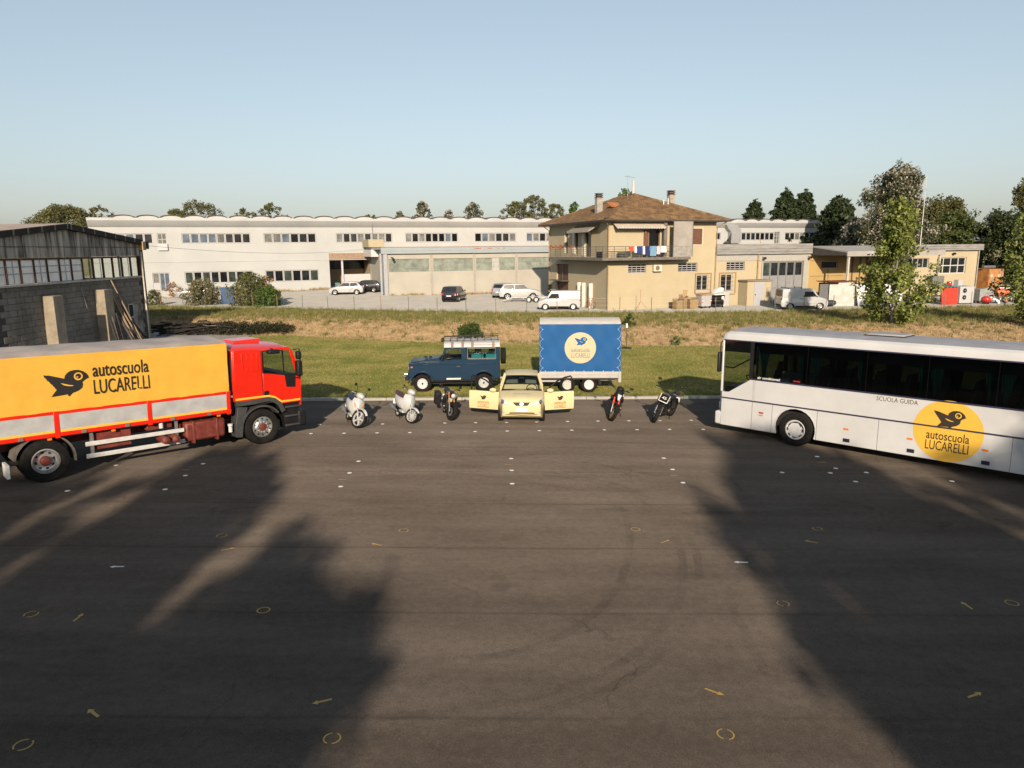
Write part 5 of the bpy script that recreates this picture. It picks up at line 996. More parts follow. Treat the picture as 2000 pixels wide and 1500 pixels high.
moto('street_motorcycle', 'black motorcycle with red fork tubes and a gold front rim', (3.41,23.95), -106, 24, 12, M('fork_red', (.70,.06,.015), .35, var=.05), M('rim_gold', (.55,.34,.08), .35, metal=.7, var=.1), 'beak', 5, mirr=(.42,1.22), barz=1.04)
moto('scrambler_motorcycle', 'black motorcycle with a white numbered board on its fork beside the coach', (4.86,23.73), -124, 24, 14, M_BLACK, M('rim_dark', (.03,.03,.03), .4, var=.1), 'board', 16, M('tank_green_black', (.008,.020,.022), .25, var=.05, coat=.7), '45', (.40,1.40), 1.08, .33, 'high')
# ------------------------------------------------------------------ buildings
PANES = [M('pane_dark', (.018,.022,.024), .1, var=.6, scale=1.2, wp=True), M('pane_black', (.008,.009,.010), .12, var=.5, scale=1.5, wp=True), M('pane_grey', (.16,.16,.15), .2, var=.4, scale=.9, wp=True), M('pane_blue', (.10,.13,.17), .12, var=.4, scale=.8, wp=True), M('pane_green', (.045,.06,.05), .12, var=.5, scale=1., wp=True)]
M_FRAME = M('window_white', (.46,.46,.46), .5, var=.04); M_GUT = M('gutter_grey', (.33,.32,.30), .6, var=.2); M_SHUT = M('shutter_brown', (.14,.06,.035), .7, var=.15); M_RAIL = M('rail_grey', (.10,.10,.10), .5, var=.2)
M_BEAM = M('rusty_steel', (.10,.035,.022), .8, var=.4, scale=3, wp=True)
def wall(x0, x1, z0, z1, holes, y=0., dep=.25):
    """upright wall in the x-z plane at y with openings cut out and reveals behind them"""
    xs = sorted({x0, x1, *[h[0] for h in holes], *[h[1] for h in holes]}); zs = sorted({z0, z1, *[h[2] for h in holes], *[h[3] for h in holes]}); g = G()
    for i in range(len(xs)-1):
        for j in range(len(zs)-1):
            cx, cz = (xs[i]+xs[i+1])/2, (zs[j]+zs[j+1])/2
            if any(h[0] < cx < h[1] and h[2] < cz < h[3] for h in holes): continue
            g.poly([(xs[i],y,zs[j]),(xs[i+1],y,zs[j]),(xs[i+1],y,zs[j+1]),(xs[i],y,zs[j+1])])
    for a, b, c, d in holes:
        for p, q in (((a,c),(b,c)),((b,c),(b,d)),((b,d),(a,d)),((a,d),(a,c))): g.poly([(p[0],y,p[1]),(q[0],y,q[1]),(q[0],y+dep,q[1]),(p[0],y+dep,p[1])])
    return g
def window(t, x0, x1, z0, z1, y=.12, pane=None, fr=None, bars=0, hb=0, w=.06, name='window'):
    g = G().box(x0,x1,y-.04,y+.04,z0,z0+w).box(x0,x1,y-.04,y+.04,z1-w,z1).box(x0,x0+w,y-.04,y+.04,z0+w,z1-w).box(x1-w,x1,y-.04,y+.04,z0+w,z1-w)
    for k in range(bars): q = x0+(x1-x0)*(k+1)/(bars+1); g.box(q-w/2,q+w/2,y-.035,y+.035,z0+w,z1-w)
    for k in range(hb): q = z0+(z1-z0)*(k+1)/(hb+1); g.box(x0+w,x1-w,y-.033,y+.033,q-w/2,q+w/2)
    o = g.build(name, fr or M_FRAME, t); G().box(x0+w,x1-w,y+.005,y+.02,z0+w,z1-w).build('pane', pane or random.choice(PANES), o); return o
def band(t, x0, x1, z0, z1, n, gaps=(), pal=None, y=.12):
    """n sashes side by side"""
    wd = (x1-x0)/n
    for k in range(n): window(t, x0+k*wd+.02, x0+(k+1)*wd-.02, z0+.02, z1-.02, y, random.choice(pal or PANES[:3]+PANES[:2]), w=.075)

# --- long white factory with a vaulted roof
def build_factory():
    cw = M('factory_cream', (.43,.438,.43), .8, var=.05, scale=.3, wp=True); cw2 = M('factory_cornice', (.44,.45,.45), .8, var=.06, scale=.3, wp=True); dk = M('roof_felt', (.10,.075,.065), .9, var=.2)
    t = thing('factory', 'long two storey white factory with a row of small roof vaults', 'building', (-43.4,85,.6), R(20)); XE = 103.5
    UP = [(-3.4,1.35,5),(4.46,12.17,8),(13.72,19.99,6),(22.46,29.66,8),(31.4,38.6,8),(40.98,47.0,6),(48.53,54.5,6),(83.92,91.1,8),(93.26,101.2,8)]; LO = [(4.42,12.14,8),(13.62,20.05,6)]
    holes = [(a,b,6.38,7.58) for a, b, _ in UP] + [(a,b,1.62,3.05) for a, b, _ in LO] + [(1.84,2.83,5.54,7.58),(.92,2.76,.8,2.98),(21.45,26.7,-.6,5.05),(91.15,92.2,5.84,7.66),(101.25,102.25,5.84,7.66),(80.0,80.9,6.5,7.56)]
    W = wall(-5.2, XE, -.6, 8.35, holes).build('front_wall', cw, t, smooth=False, fix=False)
    # sloping cornice
    g = G().loft([[(x,0,8.3),(x,-.10,8.36),(x,-.62,9.05),(x,-.62,9.35),(x,1.2,9.35),(x,1.2,8.3)] for x in (-5.2,XE)]); g.build('cornice', cw2, t)
    G().box(-5.2,XE,-.05,-.002,4.2,4.28).build('string_course', cw2, t)
    for q in (21.2,40.0,60.0,82.0): G().box(q-.12,q+.12,-.03,-.002,5.1,8.3).build('wall_joint', cw2, t)
    # body behind
    g = G(); g.poly([(-5.2,0,-.6),(-5.2,38,-.6),(-5.2,38,9.2),(-5.2,0,9.2)]); g.poly([(XE,0,-.6),(XE,38,-.6),(XE,38,9.2),(XE,0,9.2)]); g.poly([(-5.2,38,-.6),(XE,38,-.6),(XE,38,9.2),(-5.2,38,9.2)]); g.poly([(-5.2,1.2,9.2),(XE,1.2,9.2),(XE,38,9.2),(-5.2,38,9.2)])
    g.build('outer_walls', cw, t, smooth=False)
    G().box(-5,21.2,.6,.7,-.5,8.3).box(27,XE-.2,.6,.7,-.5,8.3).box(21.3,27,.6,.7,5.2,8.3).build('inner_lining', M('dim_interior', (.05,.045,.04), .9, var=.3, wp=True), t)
    # vaults
    hw, rise = 1.10, .29; arc = [(hw*math.cos(a), rise*math.sin(a)) for a in np.linspace(0, math.pi, 13)]
    vm = G().prism([(x, z) for x, z in arc], -.35, 30.).mesh('roof_vault', cw2); rim = G()
    for k in range(12):
        a, b = arc[k], arc[k+1]; f = 1.10; rim.prism([a, b, (b[0]*1.04, b[1]+.065), (a[0]*1.04, a[1]+.065)], -.52, 30.1)
    rm = rim.mesh('vault_cover', dk)
    for i in range(42):
        v = put(vm, 'roof_vault', t); v.location = (-1.5+2.51*i, 0, 9.35); c = put(rm, 'vault_cover', v)
    for a, b, n in UP: band(W, a, b, 6.38, 7.58, n, pal=(PANES[:3]+[PANES[3]] if a < 80 else PANES[:2]+[PANES[2]]))
    for a, b, n in LO: band(W, a, b, 1.62, 3.05, n, pal=[PANES[0],PANES[1],PANES[4]])
    for a, b, z0 in ((1.84,2.83,5.54),(91.15,92.2,5.84),(101.25,102.25,5.84)): window(W, a+.02, b-.02, z0+.02, 7.56, bars=1, hb=2, pane=PANES[2])
    G().box(1.80,2.87,-.25,-.22,5.6,6.4).build('balcony_rail', M_FRAME, W)
    window(W, .94, 1.64, 1.75, 2.96, pane=PANES[2]); G().box(.93,1.66,.05,.2,.8,1.74).build('infill_panel', cw2, W); window(W, 1.68, 2.74, .8, 2.96, bars=1, pane=PANES[3], name='door'); window(W, 80.02, 80.88, 6.52, 7.54, pane=PANES[0])
    # the tall opening: recess with a post, low wall, grey panel
    be = M('recess_beige', (.50,.40,.27), .85, var=.1, wp=True)
    r = G().box(21.45,26.7,6.0,6.2,-.5,2.9).box(21.45,26.7,.05,6.0,4.35,4.5).box(26.7,26.85,.02,6,-.5,5.05).build('recess', be, t); G().box(21.45,26.7,6.1,6.15,2.9,4.4).build('recess_glazing', PANES[1], r)
    G().box(21.45,26.7,.02,.5,4.42,5.04).build('lintel', M('lintel_brown', (.30,.20,.13), .8, var=.2), r); G().box(22.98,23.22,.4,.64,-.6,4.4).build('steel_post', M('post_lilac', (.50,.47,.52), .6, var=.1), r)
    G().box(23.1,26.7,.7,.78,-.5,2.35).build('sliding_gate', M('gate_grey', (.48,.47,.47), .6, var=.08), r); G().box(21.5,22.9,2.5,3.2,-.2,1.2).build('blue_bin', M('bin_teal', (.08,.20,.24), .6, var=.1), r)
    # pipe casing on the right part
    G().prism([(81.3,5.9),(84.0,5.9),(84.0,8.0),(83.2,8.75),(81.3,8.75),(81.6,8.2),(82.2,7.6),(82.2,5.9)], -.9, -.02).build('duct', M('duct_grey', (.42,.42,.42), .5, metal=.4, var=.1), t, .03)
    # mast with a thin stay on the parapet corner
    G().tube([(27.0,-.5,9.4),(27.0,-.5,6.4)], .03, 6).build('rain_pipe', M_GUT, t)
build_factory()

# --- low cream annex with corrugated strip windows
def build_annex():
    cr = M('annex_cream', (.42,.395,.335), .85, var=.06, scale=.5, wp=True); lb = M('annex_blue_fascia', (.29,.34,.365), .7, col2=(.33,.365,.38), scale=1., wp=True); cg = M('corrugated_sheet', (.20,.23,.19), .5, var=.35, scale=1.5, wp=True); pl = M('annex_pilaster', (.36,.325,.285), .85, var=.1, wp=True)
    t = thing('annex', 'low cream annex with corrugated strip windows and a pale blue fascia', 'building', (-14.47,83.67,.6), R(20)); XE = 26.
    S = [(.3,5.12),(5.61,10.49),(10.93,12.95),(13.0,13.85),(13.9,15.91),(16.35,20.6),(20.9,25.8)]
    W = wall(0, XE, -.6, 4.95, [(a,b,2.85,4.35) for a, b in S]).build('front_wall', cr, t, smooth=False, fix=False)
    for i, (a, b) in enumerate(S):
        n = max(4, int((b-a)/.06)); rows = [[(a+(b-a)*k/n, .10+.025*(k % 2), z) for k in range(n+1)] for z in (2.85,3.6,4.35)]
        o = G().grid(rows).build('strip_window', cg if i != 3 else M('sheet_grey', (.42,.42,.40), .6, var=.1), W, smooth=False, fix=False); G().box(a,b,.16,.2,2.85,4.35).build('backing', M_DARK, o)
        for z in (3.3,3.85): G().box(a,b,.06,.09,z,z+.03).build('rail', M_GUT, o)
    for q in (5.36,10.71,16.13): G().box(q-.13,q+.13,-.07,-.002,-.6,4.93).build('pilaster', pl, t, .01)
    G().box(-.35,.12,-.25,.3,-.6,5.0).build('corner_post', M('post_pale_blue', (.36,.37,.385), .7, var=.1), t, .02); G().box(-.75,-.55,-.1,.1,-.6,5.0).build('rain_pipe', M('post_pale_blue'), t)
    f = G().box(-.6,XE,-.35,.1,4.95,5.68).build('fascia', lb, t, .02); G().box(-.6,XE,-.37,-.352,5.28,5.30).build('fascia_joint', M_GUT, f)
    for a, b in ((10.6,11.5),(12.3,12.9),(13.6,13.8),(14.3,14.5)): G().box(a,b,-.358,-.352,5.45,5.55).build('rust_patch', M('rust_orange', (.38,.14,.05), .9, var=.4, scale=6), f)
    G().box(-.6,XE,.1,11.3,5.45,5.7).build('roof', M('annex_roof', (.45,.41,.37), .9, var=.15, wp=True), t); G().box(-.62,XE,-.38,11.3,5.70,5.74).build('roof_edge', M('rusty_edge', (.30,.17,.11), .8, var=.4, wp=True), t)
    sw = G().box(0,.2,.3,11.3,-.6,5.4).build('side_wall', cr, t); G().box(-.012,-.002,1.0,9.0,-.6,1.6).build('blue_dado', M('dado_blue', (.22,.36,.46), .8, var=.15, wp=True), sw)
    g = G().box(-.9,-.02,5.0,11.0,4.6,5.45).build('side_canopy', M('sheet_white', (.60,.58,.54), .6, var=.2, wp=True), t)
    for q in range(6): G().box(-.92,-.902,5.2+q*.95,5.25+q*.95,4.6,5.42).build('canopy_rib', M_GUT, g)
    G().box(-1.0,.9,6.0,11.0,5.75,6.7).build('roof_tank', M('tank_cream', (.42,.36,.24), .8, var=.1), t, .03)
    G().tube([(.55,-.25,4.55),(.75,-.5,4.5),(.75,-.62,4.3)], .05, 7).ell((.75,-.62,4.3), (.16,.16,.16), 12, 8).build('wall_lamp', M_BLACK, t)
build_annex()

# --- yellow house
H0 = (8.59,63.38,.5)
M_HY = M('house_yellow', (.46,.385,.25), .85, var=.05, scale=.5, wp=True)
def build_house():
    t = thing('house', 'yellow two storey house with a hipped tile roof and wrap-around balcony', 'house', H0, R(20)); W, D, HE = 11.1, 13.25, 7.85
    M_IN = M('dim_interior'); tl = M('old_roof_tiles', (.105,.056,.028), .9, col2=(.235,.145,.062), scale=1.6, wp=True, lo=.38, hi=.7, bump=.3, bscale=8)
    fh = [(4.0,5.15,4.72,7.1),(8.5,9.6,5.72,7.15),(1.97,3.8,3.27,4.02),(7.13,9.2,3.27,4.08),(9.15,10.45,1.5,2.98)]
    fw = wall(0, W, -.6, HE, fh).build('front_wall', M_HY, t, smooth=False, fix=False)
    # left wall, built in its own x-z plane and turned
    lh = [(8.5,11.35,.9,3.95),(5.7,6.5,.0,2.22),(4.7,5.25,.0,2.25),(3.2,3.85,.0,2.22),(8.65,9.25,5.0,7.1),(3.5,4.8,4.72,6.95),(6.3,7.0,4.95,6.95)]
    g = wall(0, D, -.6, HE, [(a,b,c,d) for a, b, c, d in lh]); g.v = [(y, x, z) for x, y, z in g.v]; lw = g.build('side_wall', M_HY, t, smooth=False, fix=False)
    g = G(); g.poly([(W,0,-.6),(W,D,-.6),(W,D,HE),(W,0,HE)]); g.poly([(0,D,-.6),(W,D,-.6),(W,D,HE),(0,D,HE)]); g.build('rear_walls', M_HY, t, smooth=False); G().box(.5,W-.3,.5,D-.3,-.5,HE-.05).build('inner_lining', M_IN, t)
    def side_pane(o, a, b, c, d, m, nm='pane', dep=.16): return G().box(dep,dep+.03,a,b,c,d).build(nm, m, o)
    for a, b, c, d in lh: side_pane(lw, a, b, c, d, PANES[1] if c > 1 else M_SHUT, 'window' if c > .5 else 'side_door')
    G().box(-.03,.03,8.45,11.4,2.2,2.32).box(-.02,.02,9.85,9.93,2.32,3.95).box(-.9,.02,8.2,11.6,2.30,2.37).build('porch_canopy', M_RAIL, lw)
    for a, b in ((5.55,5.7),(4.55,4.7),(3.05,3.2)): G().box(-.35,-.004,a,b,.0,2.3).build('door_leaf', M('leaf_white', (.66,.62,.55), .6, var=.1), lw)
    for a, b, c in ((9.25,9.32,5.0),(4.8,5.4,4.75),(7.0,7.5,4.95)): G().box(-.05,-.004,a,b,c,c+2.1).build('shutter', M('leaf_white'), lw)
    # front openings
    window(fw, 4.02,5.13,4.72,7.08, .15, PANES[1], M('door_frame_brown', (.16,.09,.06), .7, var=.1), bars=0, name='balcony_door')
    G().box(3.45,3.95,-.05,-.004,4.75,7.05).build('shutter', M_SHUT, fw)
    sb = G().box(8.52,9.58,.04,.08,5.74,7.13).build('roller_shutter', M_SHUT, fw)
    for k in range(13): G().box(8.54,9.56,.032,.04,5.78+k*.104,5.86+k*.104).build('shutter_slat', M_SHUT, sb)
    line([(8.46,5.70),(8.46,7.19),(9.64,7.19),(9.64,5.70),(8.46,5.70)], .07, -.03, -.003).build('window_surround', M('surround_cream', (.74,.65,.48), .8, var=.05), fw)
    for a, b in ((1.97,3.8),(7.13,9.2)):
        o = window(fw, a, b, 3.27, 4.06, .18, PANES[1], M('vent_frame_grey', (.36,.35,.36), .6, var=.1), bars=3, hb=0, name='barred_window')
        for k in range(3): G().box(a,b,.06,.09,3.42+k*.2,3.48+k*.2).build('bar', M('vent_frame_grey'), o)
    def grille_window(o, a, b, c, d):
        wd = window(o, a, b, c, d, .12, PANES[0], bars=1, w=.09); g = M('grille_orange', (.50,.28,.08), .7, var=.1)
        line([(a-.2,c-.2),(a-.2,d+.16),(b+.2,d+.16),(b+.2,c-.2),(a-.2,c-.2)], .05, -.22, -.18).build('grille_frame', g, wd)
        for k in range(1,5): G().box(a-.19,b+.19,-.205,-.195,c-.2+(d-c+.36)*k/5-.008,c-.2+(d-c+.36)*k/5+.008).build('grille_bar', g, wd)
    grille_window(fw, 9.15, 10.45, 1.5, 2.98)
    # balcony along the front and the left side
    sl = G().prism([(-1.25,-1.25),(7.6,-1.25),(7.0,-.02),(-.02,-.02),(-.02,10.4),(-1.25,10.4)], 4.42, 4.66, 'z').build('balcony', M('balcony_concrete', (.16,.14,.12), .85, var=.2, wp=True), t)
    g = G()
    for z in (4.85,5.03,5.21,5.39,5.60): g.tube([(7.7,-1.2,z),(-1.2,-1.2,z),(-1.2,10.35,z),(-.05,10.35,z)], .018 if z < 5.5 else .03, 6)
    g.build('railing', M_RAIL, sl)
    for k in range(9): G().box(7.6-k*1.1-.02,7.6-k*1.1+.02,-1.22,-1.18,4.6,5.6).build('railing_post', M_RAIL, sl)
    for k in range(1,10): G().box(-1.22,-1.18,-1.2+k*1.26-.02,-1.2+k*1.26+.02,4.6,5.6).build('railing_post', M_RAIL, sl)
    scr = M('ribbed_plastic', (.34,.31,.27), .5, var=.12, scale=1.2, trans=0.); s_ = G().box(5.75,7.75,-1.24,-1.21,5.6,7.75).build('wind_screen', scr, sl); G().box(5.75,7.75,-1.24,-1.21,4.66,5.58).build('lower_screen', M('slat_grey', (.30,.28,.25), .7, var=.2), s_)
    for q in (5.75,7.75): G().box(q-.03,q+.03,-1.25,-1.19,4.66,7.8).build('screen_post', M_RAIL, s_)
    G().box(5.2,5.5,-.6,-.3,4.66,7.8).build('porch_post', M('post_dark', (.16,.14,.12), .7, var=.2), sl)
    # awnings
    aw = M('awning_cloth', (.52,.45,.36), .8, var=.15); G().prism([(-.05,7.72),(-.9,7.25),(-.9,7.18),(-.05,7.62)], .3, 5.2, 'x').build('front_awning', aw, t)
    for k in range(19): G().box(.35+k*.255,.48+k*.255,-.915,-.89,7.12,7.26).build('awning_valance', M_FRAME, t)
    G().loft([[(x,1.8,z) for x, z in ((-.05,7.60),(-1.15,7.05),(-1.18,6.9),(-.05,7.52))],[(x,6.4,z) for x, z in ((-.05,7.60),(-1.15,7.05),(-1.18,6.9),(-.05,7.52))]]).build('side_awning', M('awning_grey', (.30,.27,.23), .8, var=.3, scale=8), t)
    # roof
    OV = .85; A = Vector((-OV,-OV,HE)); B = Vector((W+OV,-OV,HE)); C = Vector((W+OV,D+OV,HE)); E = Vector((-OV,D+OV,HE)); RH = HE+2.62; hw = (W+2*OV)/2; R0 = Vector((W/2,-OV+hw,RH)); R1 = Vector((W/2,D+OV-hw,RH))
    G().add([A,B,C,E,R0,R1], [(0,1,4),(1,2,5,4),(2,3,5),(3,0,4,5),(0,3,2,1)]).build('roof', tl, t, smooth=False)
    def tiles(P, Q, top, rise_len, ridge):
        e = (Q-P).normalized(); L = (Q-P).length; up = (top - (P+e*((top-P).dot(e)))).normalized(); n = e.cross(up).normalized(); n = n if n.z > 0 else -n; S_ = (top-P).dot(up); g = G(); cw, rl = .24, .42; u = cw/2
        while u < L:
            vm_ = min(S_, S_*u/hw, S_*(L-u)/hw) if ridge else min(S_*u/(L/2), S_*(L-u)/(L/2)); v = -.06
            while v < vm_-.05:
                v1 = min(v+rl, vm_); j = random.uniform(-.012,.012)
                pts = []
                for vv, lift in ((v,.035+j),(v1,.012+j)):
                    c = P+e*(u+random.uniform(-.012,.012))+up*vv
                    pts += [c-e*cw*.48+n*.008, c-e*cw*.25+n*(lift+.055), c+e*cw*.25+n*(lift+.055), c+e*cw*.48+n*.008]
                g.add(pts, [(0,1,5,4),(1,2,6,5),(2,3,7,6),(0,3,2,1)]); v += rl
            u += cw
        return g
    g = tiles(A,B,R0,0,False); g2 = tiles(E,A,R0,0,True); g3 = tiles(B,C,R0,0,True); g4 = tiles(C,E,R1,0,False)
    for q in (g2,g3,g4): g.add(q.v, q.f)
    for a, b in ((A,R0),(B,R0),(C,R1),(E,R1),(R0,R1)): g.tube([a+Vector((0,0,.06)),b+Vector((0,0,.06))], .12, 7)
    o = put(fast_mesh('roof_tile', g.v, [f for f in g.f if len(f) == 4], tl), 'roof_tile', t); o['kind'] = 'stuff'
    G().box(-OV+.02,W+OV-.02,-OV+.02,D+OV-.02,HE-.10,HE-.03).build('soffit', M('soffit_cream', (.55,.47,.36), .8, var=.1), t)
    G().tube([(-OV-.06,D+OV,HE-.02),(-OV-.06,-OV-.06,HE-.02),(W+OV+.06,-OV-.06,HE-.02),(W+OV+.06,D+OV,HE-.02)], .075, 8).build('gutter', M('gutter_dark', (.05,.045,.04), .6, var=.2), t)
    for x, y, ox, oy in ((-.08,-.08,-.6,-.6),(W+.06,-.06,.6,-.6),(-.08,D-.1,-.6,.2)): G().tube([(x+ox,y+oy,HE-.08),(x,y,HE-.55),(x,y,-.4)], .05, 7).build('rain_pipe', M('pipe_ochre', (.36,.24,.12), .6, var=.2), t)
    ch = M('chimney_render', (.34,.31,.27), .9, var=.2, wp=True); ct = M('chimney_cap', (.12,.085,.07), .9, var=.3)
    for x, y, zb, zt in ((1.2,4.4,9.2,10.5),(8.3,3.4,8.9,10.8)):
        c = G().box(x-.28,x+.28,y-.28,y+.28,zb-.7,zt-.45).build('chimney', ch, t, .02)
        for k in range(3): G().box(x-.30,x+.30,y-.30,y+.30,zt-.45+k*.17,zt-.36+k*.17).build('chimney_cowl', ct, c)
        G().box(x-.22,x+.22,y-.22,y+.22,zt-.45,zt-.02).build('chimney_throat', M_DARK, c)
    for x, y, z in ((7.2,2.9,9.3),(7.75,3.0,9.5)): G().cyl((x,y,z-.6),(x,y,z+.55),.06,.06,8).build('vent_pipe', M('vent_white', (.62,.60,.56), .6, var=.1), t)
    G().cyl((5.6,5.8,RH-.2),(5.6,5.8,RH+1.35),.14,.12,10).build('flue', M('flue_pale', (.58,.55,.50), .8, var=.1), t)
    an = G().tube([(5.2,6.2,RH-.2),(5.2,6.2,RH+1.9)], .025, 6).tube([(4.9,6.2,RH+1.8),(5.9,6.2,RH+1.7)], .012, 5); [an.tube([(4.9+k*.2,5.95,RH+1.8-k*.02),(4.9+k*.2,6.45,RH+1.8-k*.02)], .008, 5) for k in range(6)]; an.build('aerial', M_GUT, t)
    k0 = Vector((2.4,3.6,9.42)); G().obox(k0, (.55,0,.0), (0,.45,.18), (0,-.02,.05)).build('roof_window', M('copper_flashing', (.45,.17,.05), .6, var=.3), t)
    ac = G().box(4.4,5.22,-.38,-.05,3.38,3.97).build('cooling_unit', M('unit_cream', (.68,.60,.48), .6, var=.05), t, .02); G().lathe([(.001,-.392),(.2,-.39),(.22,-.382)], (4.75,0,3.68), 'y', 20, caps=False).build('fan_grille', M('fan_brown', (.18,.14,.11), .6, var=.1), ac)
    G().ell((3.6,-.08,6.85), (.12,.06,.09), 10, 7).build('wall_lamp', M('lamp_ochre', (.35,.25,.12), .5, var=.1), t)
build_house()
def Hpt(x, y, z=0.): c, s = math.cos(R(20)), math.sin(R(20)); return (H0[0]+x*c-y*s, H0[1]+x*s+y*c, H0[2]+z)

# --- workshop to the right of the house: fascia of grey boards, folding doors, canopy, end wing
def build_workshop():
    t = thing('workshop', 'low yellow workshop with grey board fascia, folding glazed doors and end wing', 'building', H0, R(20)); oy = M('workshop_orange', (.44,.30,.12), .85, var=.06, scale=.5, wp=True); cr = M('workshop_cream', (.39,.375,.34), .85, var=.06, wp=True); gb = M('fascia_board', (.27,.26,.245), .7, var=.2, stretch=(.15,1,3), scale=2., wp=True)
    M_IN = M('dim_interior'); dg = M('door_grey', (.26,.26,.26), .55, var=.08)
    w1 = wall(11.12, 22.2, -.6, 4.75, [(12.45,14.53,3.28,4.1),(11.85,13.2,1.35,2.98),(16.6,21.45,-.5,4.06)], .04).build('front_wall', M_HY, t, smooth=False, fix=False)
    w2 = wall(22.2, 34.2, -.6, 5.4, [(23.7,25.8,3.28,4.0),(29.4,30.4,-.5,4.4)], .04).build('canopy_wall', oy, t, smooth=False, fix=False)
    w3 = wall(34.2, 45.3, -.6, 4.9, [(35.2,38.1,3.1,4.12),(39.25,43.6,2.42,4.17)], .04).build('wing_wall', M_HY, t, smooth=False, fix=False)
    G().box(11.5,44.9,.8,.9,-.5,4.8).build('inner_lining', M_IN, t); g = G(); g.poly([(45.3,.04,-.6),(45.3,12,-.6),(45.3,12,5),(45.3,.04,5)]); g.poly([(11.2,12,-.6),(45.3,12,-.6),(45.3,12,5),(11.2,12,5)]); g.build('rear_walls', M_HY, t, smooth=False)
    G().box(11.15,45.5,.2,12.2,5.2,5.5).build('roof', M('flat_roof_grey', (.42,.40,.37), .9, var=.15, wp=True), t)
    for k in range(4): G().box(11.12,22.25,-.25+.004*k,.0,4.78+k*.245,5.01+k*.245).build('fascia_board', gb, t, .01)
    G().box(16.2,22.2,-.004,.03,4.1,4.74).build('pale_panel', cr, t); G().box(11.14,16.2,-.004,.03,4.2,4.74).build('pale_panel', cr, t)
    for k in range(3): G().box(34.1,45.6,-.3+.004*k,.0,4.9+k*.215,5.10+k*.215).build('fascia_board', gb, t, .01)
    o = window(w1, 12.45, 14.53, 3.28, 4.08, .2, PANES[1], M('vent_frame_grey'), bars=3, name='barred_window'); [G().box(12.45,14.53,.08,.11,3.42+k*.2,3.48+k*.2).build('bar', M('vent_frame_grey'), o) for k in range(3)]
    wd = window(w1, 11.85, 13.2, 1.35, 2.98, .16, PANES[0], bars=1, w=.09); gq = M('grille_orange'); line([(11.6,1.15),(11.6,3.16),(13.42,3.16),(13.42,1.15),(11.6,1.15)], .05, -.22, -.18).build('grille_frame', gq, wd); [G().box(11.6,13.42,-.205,-.195,1.15+2.01*k/5-.008,1.15+2.01*k/5+.008).build('grille_bar', gq, wd) for k in range(1,5)]
    # folding doors: five leaves
    lw_ = (21.45-16.6)/5
    for k in range(5):
        a = 16.6+k*lw_; d = wall(a+.02, a+lw_-.02, 0., 4.04, [(a+.09,a+lw_-.09,2.72,3.95)], .12, .04).build('door_leaf', dg, t, smooth=False, fix=False); G().box(a+.09,a+lw_-.09,.15,.17,2.72,3.95).build('pane', PANES[0] if k else PANES[4], d)
        for q in (0,1):
            z0 = .35+q*1.15; G().add([(a+.1,.11,z0),(a+lw_-.1,.11,z0),(a+lw_-.1,.11,z0+1.05),((a+lw_-.1),.075,z0+.1)], [(0,1,3),(1,2,3),(2,0,3)]).build('pressed_panel', dg, d, smooth=False)
    G().box(16.45,16.6,-.05,.1,-.5,4.2).box(21.45,21.9,-.05,.1,-.5,4.2).build('door_frame', cr, t); G().tube([(15.95,-.10,4.75),(15.95,-.10,2.4)], .06, 7).tube([(15.95,-.10,6.3),(15.95,-.3,5.8)], .04, 6).build('rain_pipe', M('pipe_ochre'), t)
    for x in (16.45,21.9): G().tube([(x,-.05,4.5),(x,-.35,4.45)], .03, 6).ell((x,-.42,4.40), (.17,.12,.12), 10, 7).build('wall_lamp', M_BLACK, t)
    window(w2, 23.7, 25.8, 3.28, 4.0, .2, PANES[1]); G().box(22.3,26,-.03,.03,4.05,4.12).box(24.6,24.66,-.03,.03,.4,3.2).box(22.4,26.5,-.03,.03,2.55,2.6).build('wall_conduit', M('pipe_ochre'), w2)
    G().box(29.42,30.38,.1,.15,-.5,4.4).build('side_door', M_SHUT, w2)
    G().box(27.6,27.75,-.02,.03,0,5).box(28.6,28.75,-.02,.03,0,5).build('wall_post', M_RAIL, w2)
    window(w3, 35.2, 38.1, 3.1, 4.12, .2, PANES[0], bars=3); window(w3, 39.25, 43.6, 2.42, 4.17, .2, PANES[0], M('frame_pale', (.55,.53,.48), .6, var=.1), bars=3, hb=1, w=.10)
    G().ell((41.4,-.2,4.55), (.2,.2,.12), 10, 7).build('wall_lamp', M_BLACK, t); G().tube([(45.2,-.1,4.9),(45.2,-.1,-.3)], .06, 7).build('rain_pipe', M_GUT, t)
    # sloping canopy
    cm = M('canopy_sheet', (.36,.335,.30), .75, var=.12, scale=.6, wp=True); c = G().loft([[(x,.1,5.50),(x,-4.6,4.98),(x,-4.6,4.52),(x,-4.5,4.52),(x,-4.5,4.86),(x,.1,5.38)] for x in (22.3,34.6)]).build('canopy', cm, t)
    G().poly([(22.32,.0,5.36),(22.32,-4.5,4.84),(22.32,-4.5,4.60),(22.32,0,4.60)]).build('canopy_gusset', M('gusset_dark', (.06,.055,.05), .8, var=.2), c)
    for x in (22.7,28.4,34.2): G().box(x-.09,x+.09,-4.45,-4.27,-.5,4.6).build('canopy_post', M('post_pale', (.52,.47,.40), .7, var=.1), c)
build_workshop()

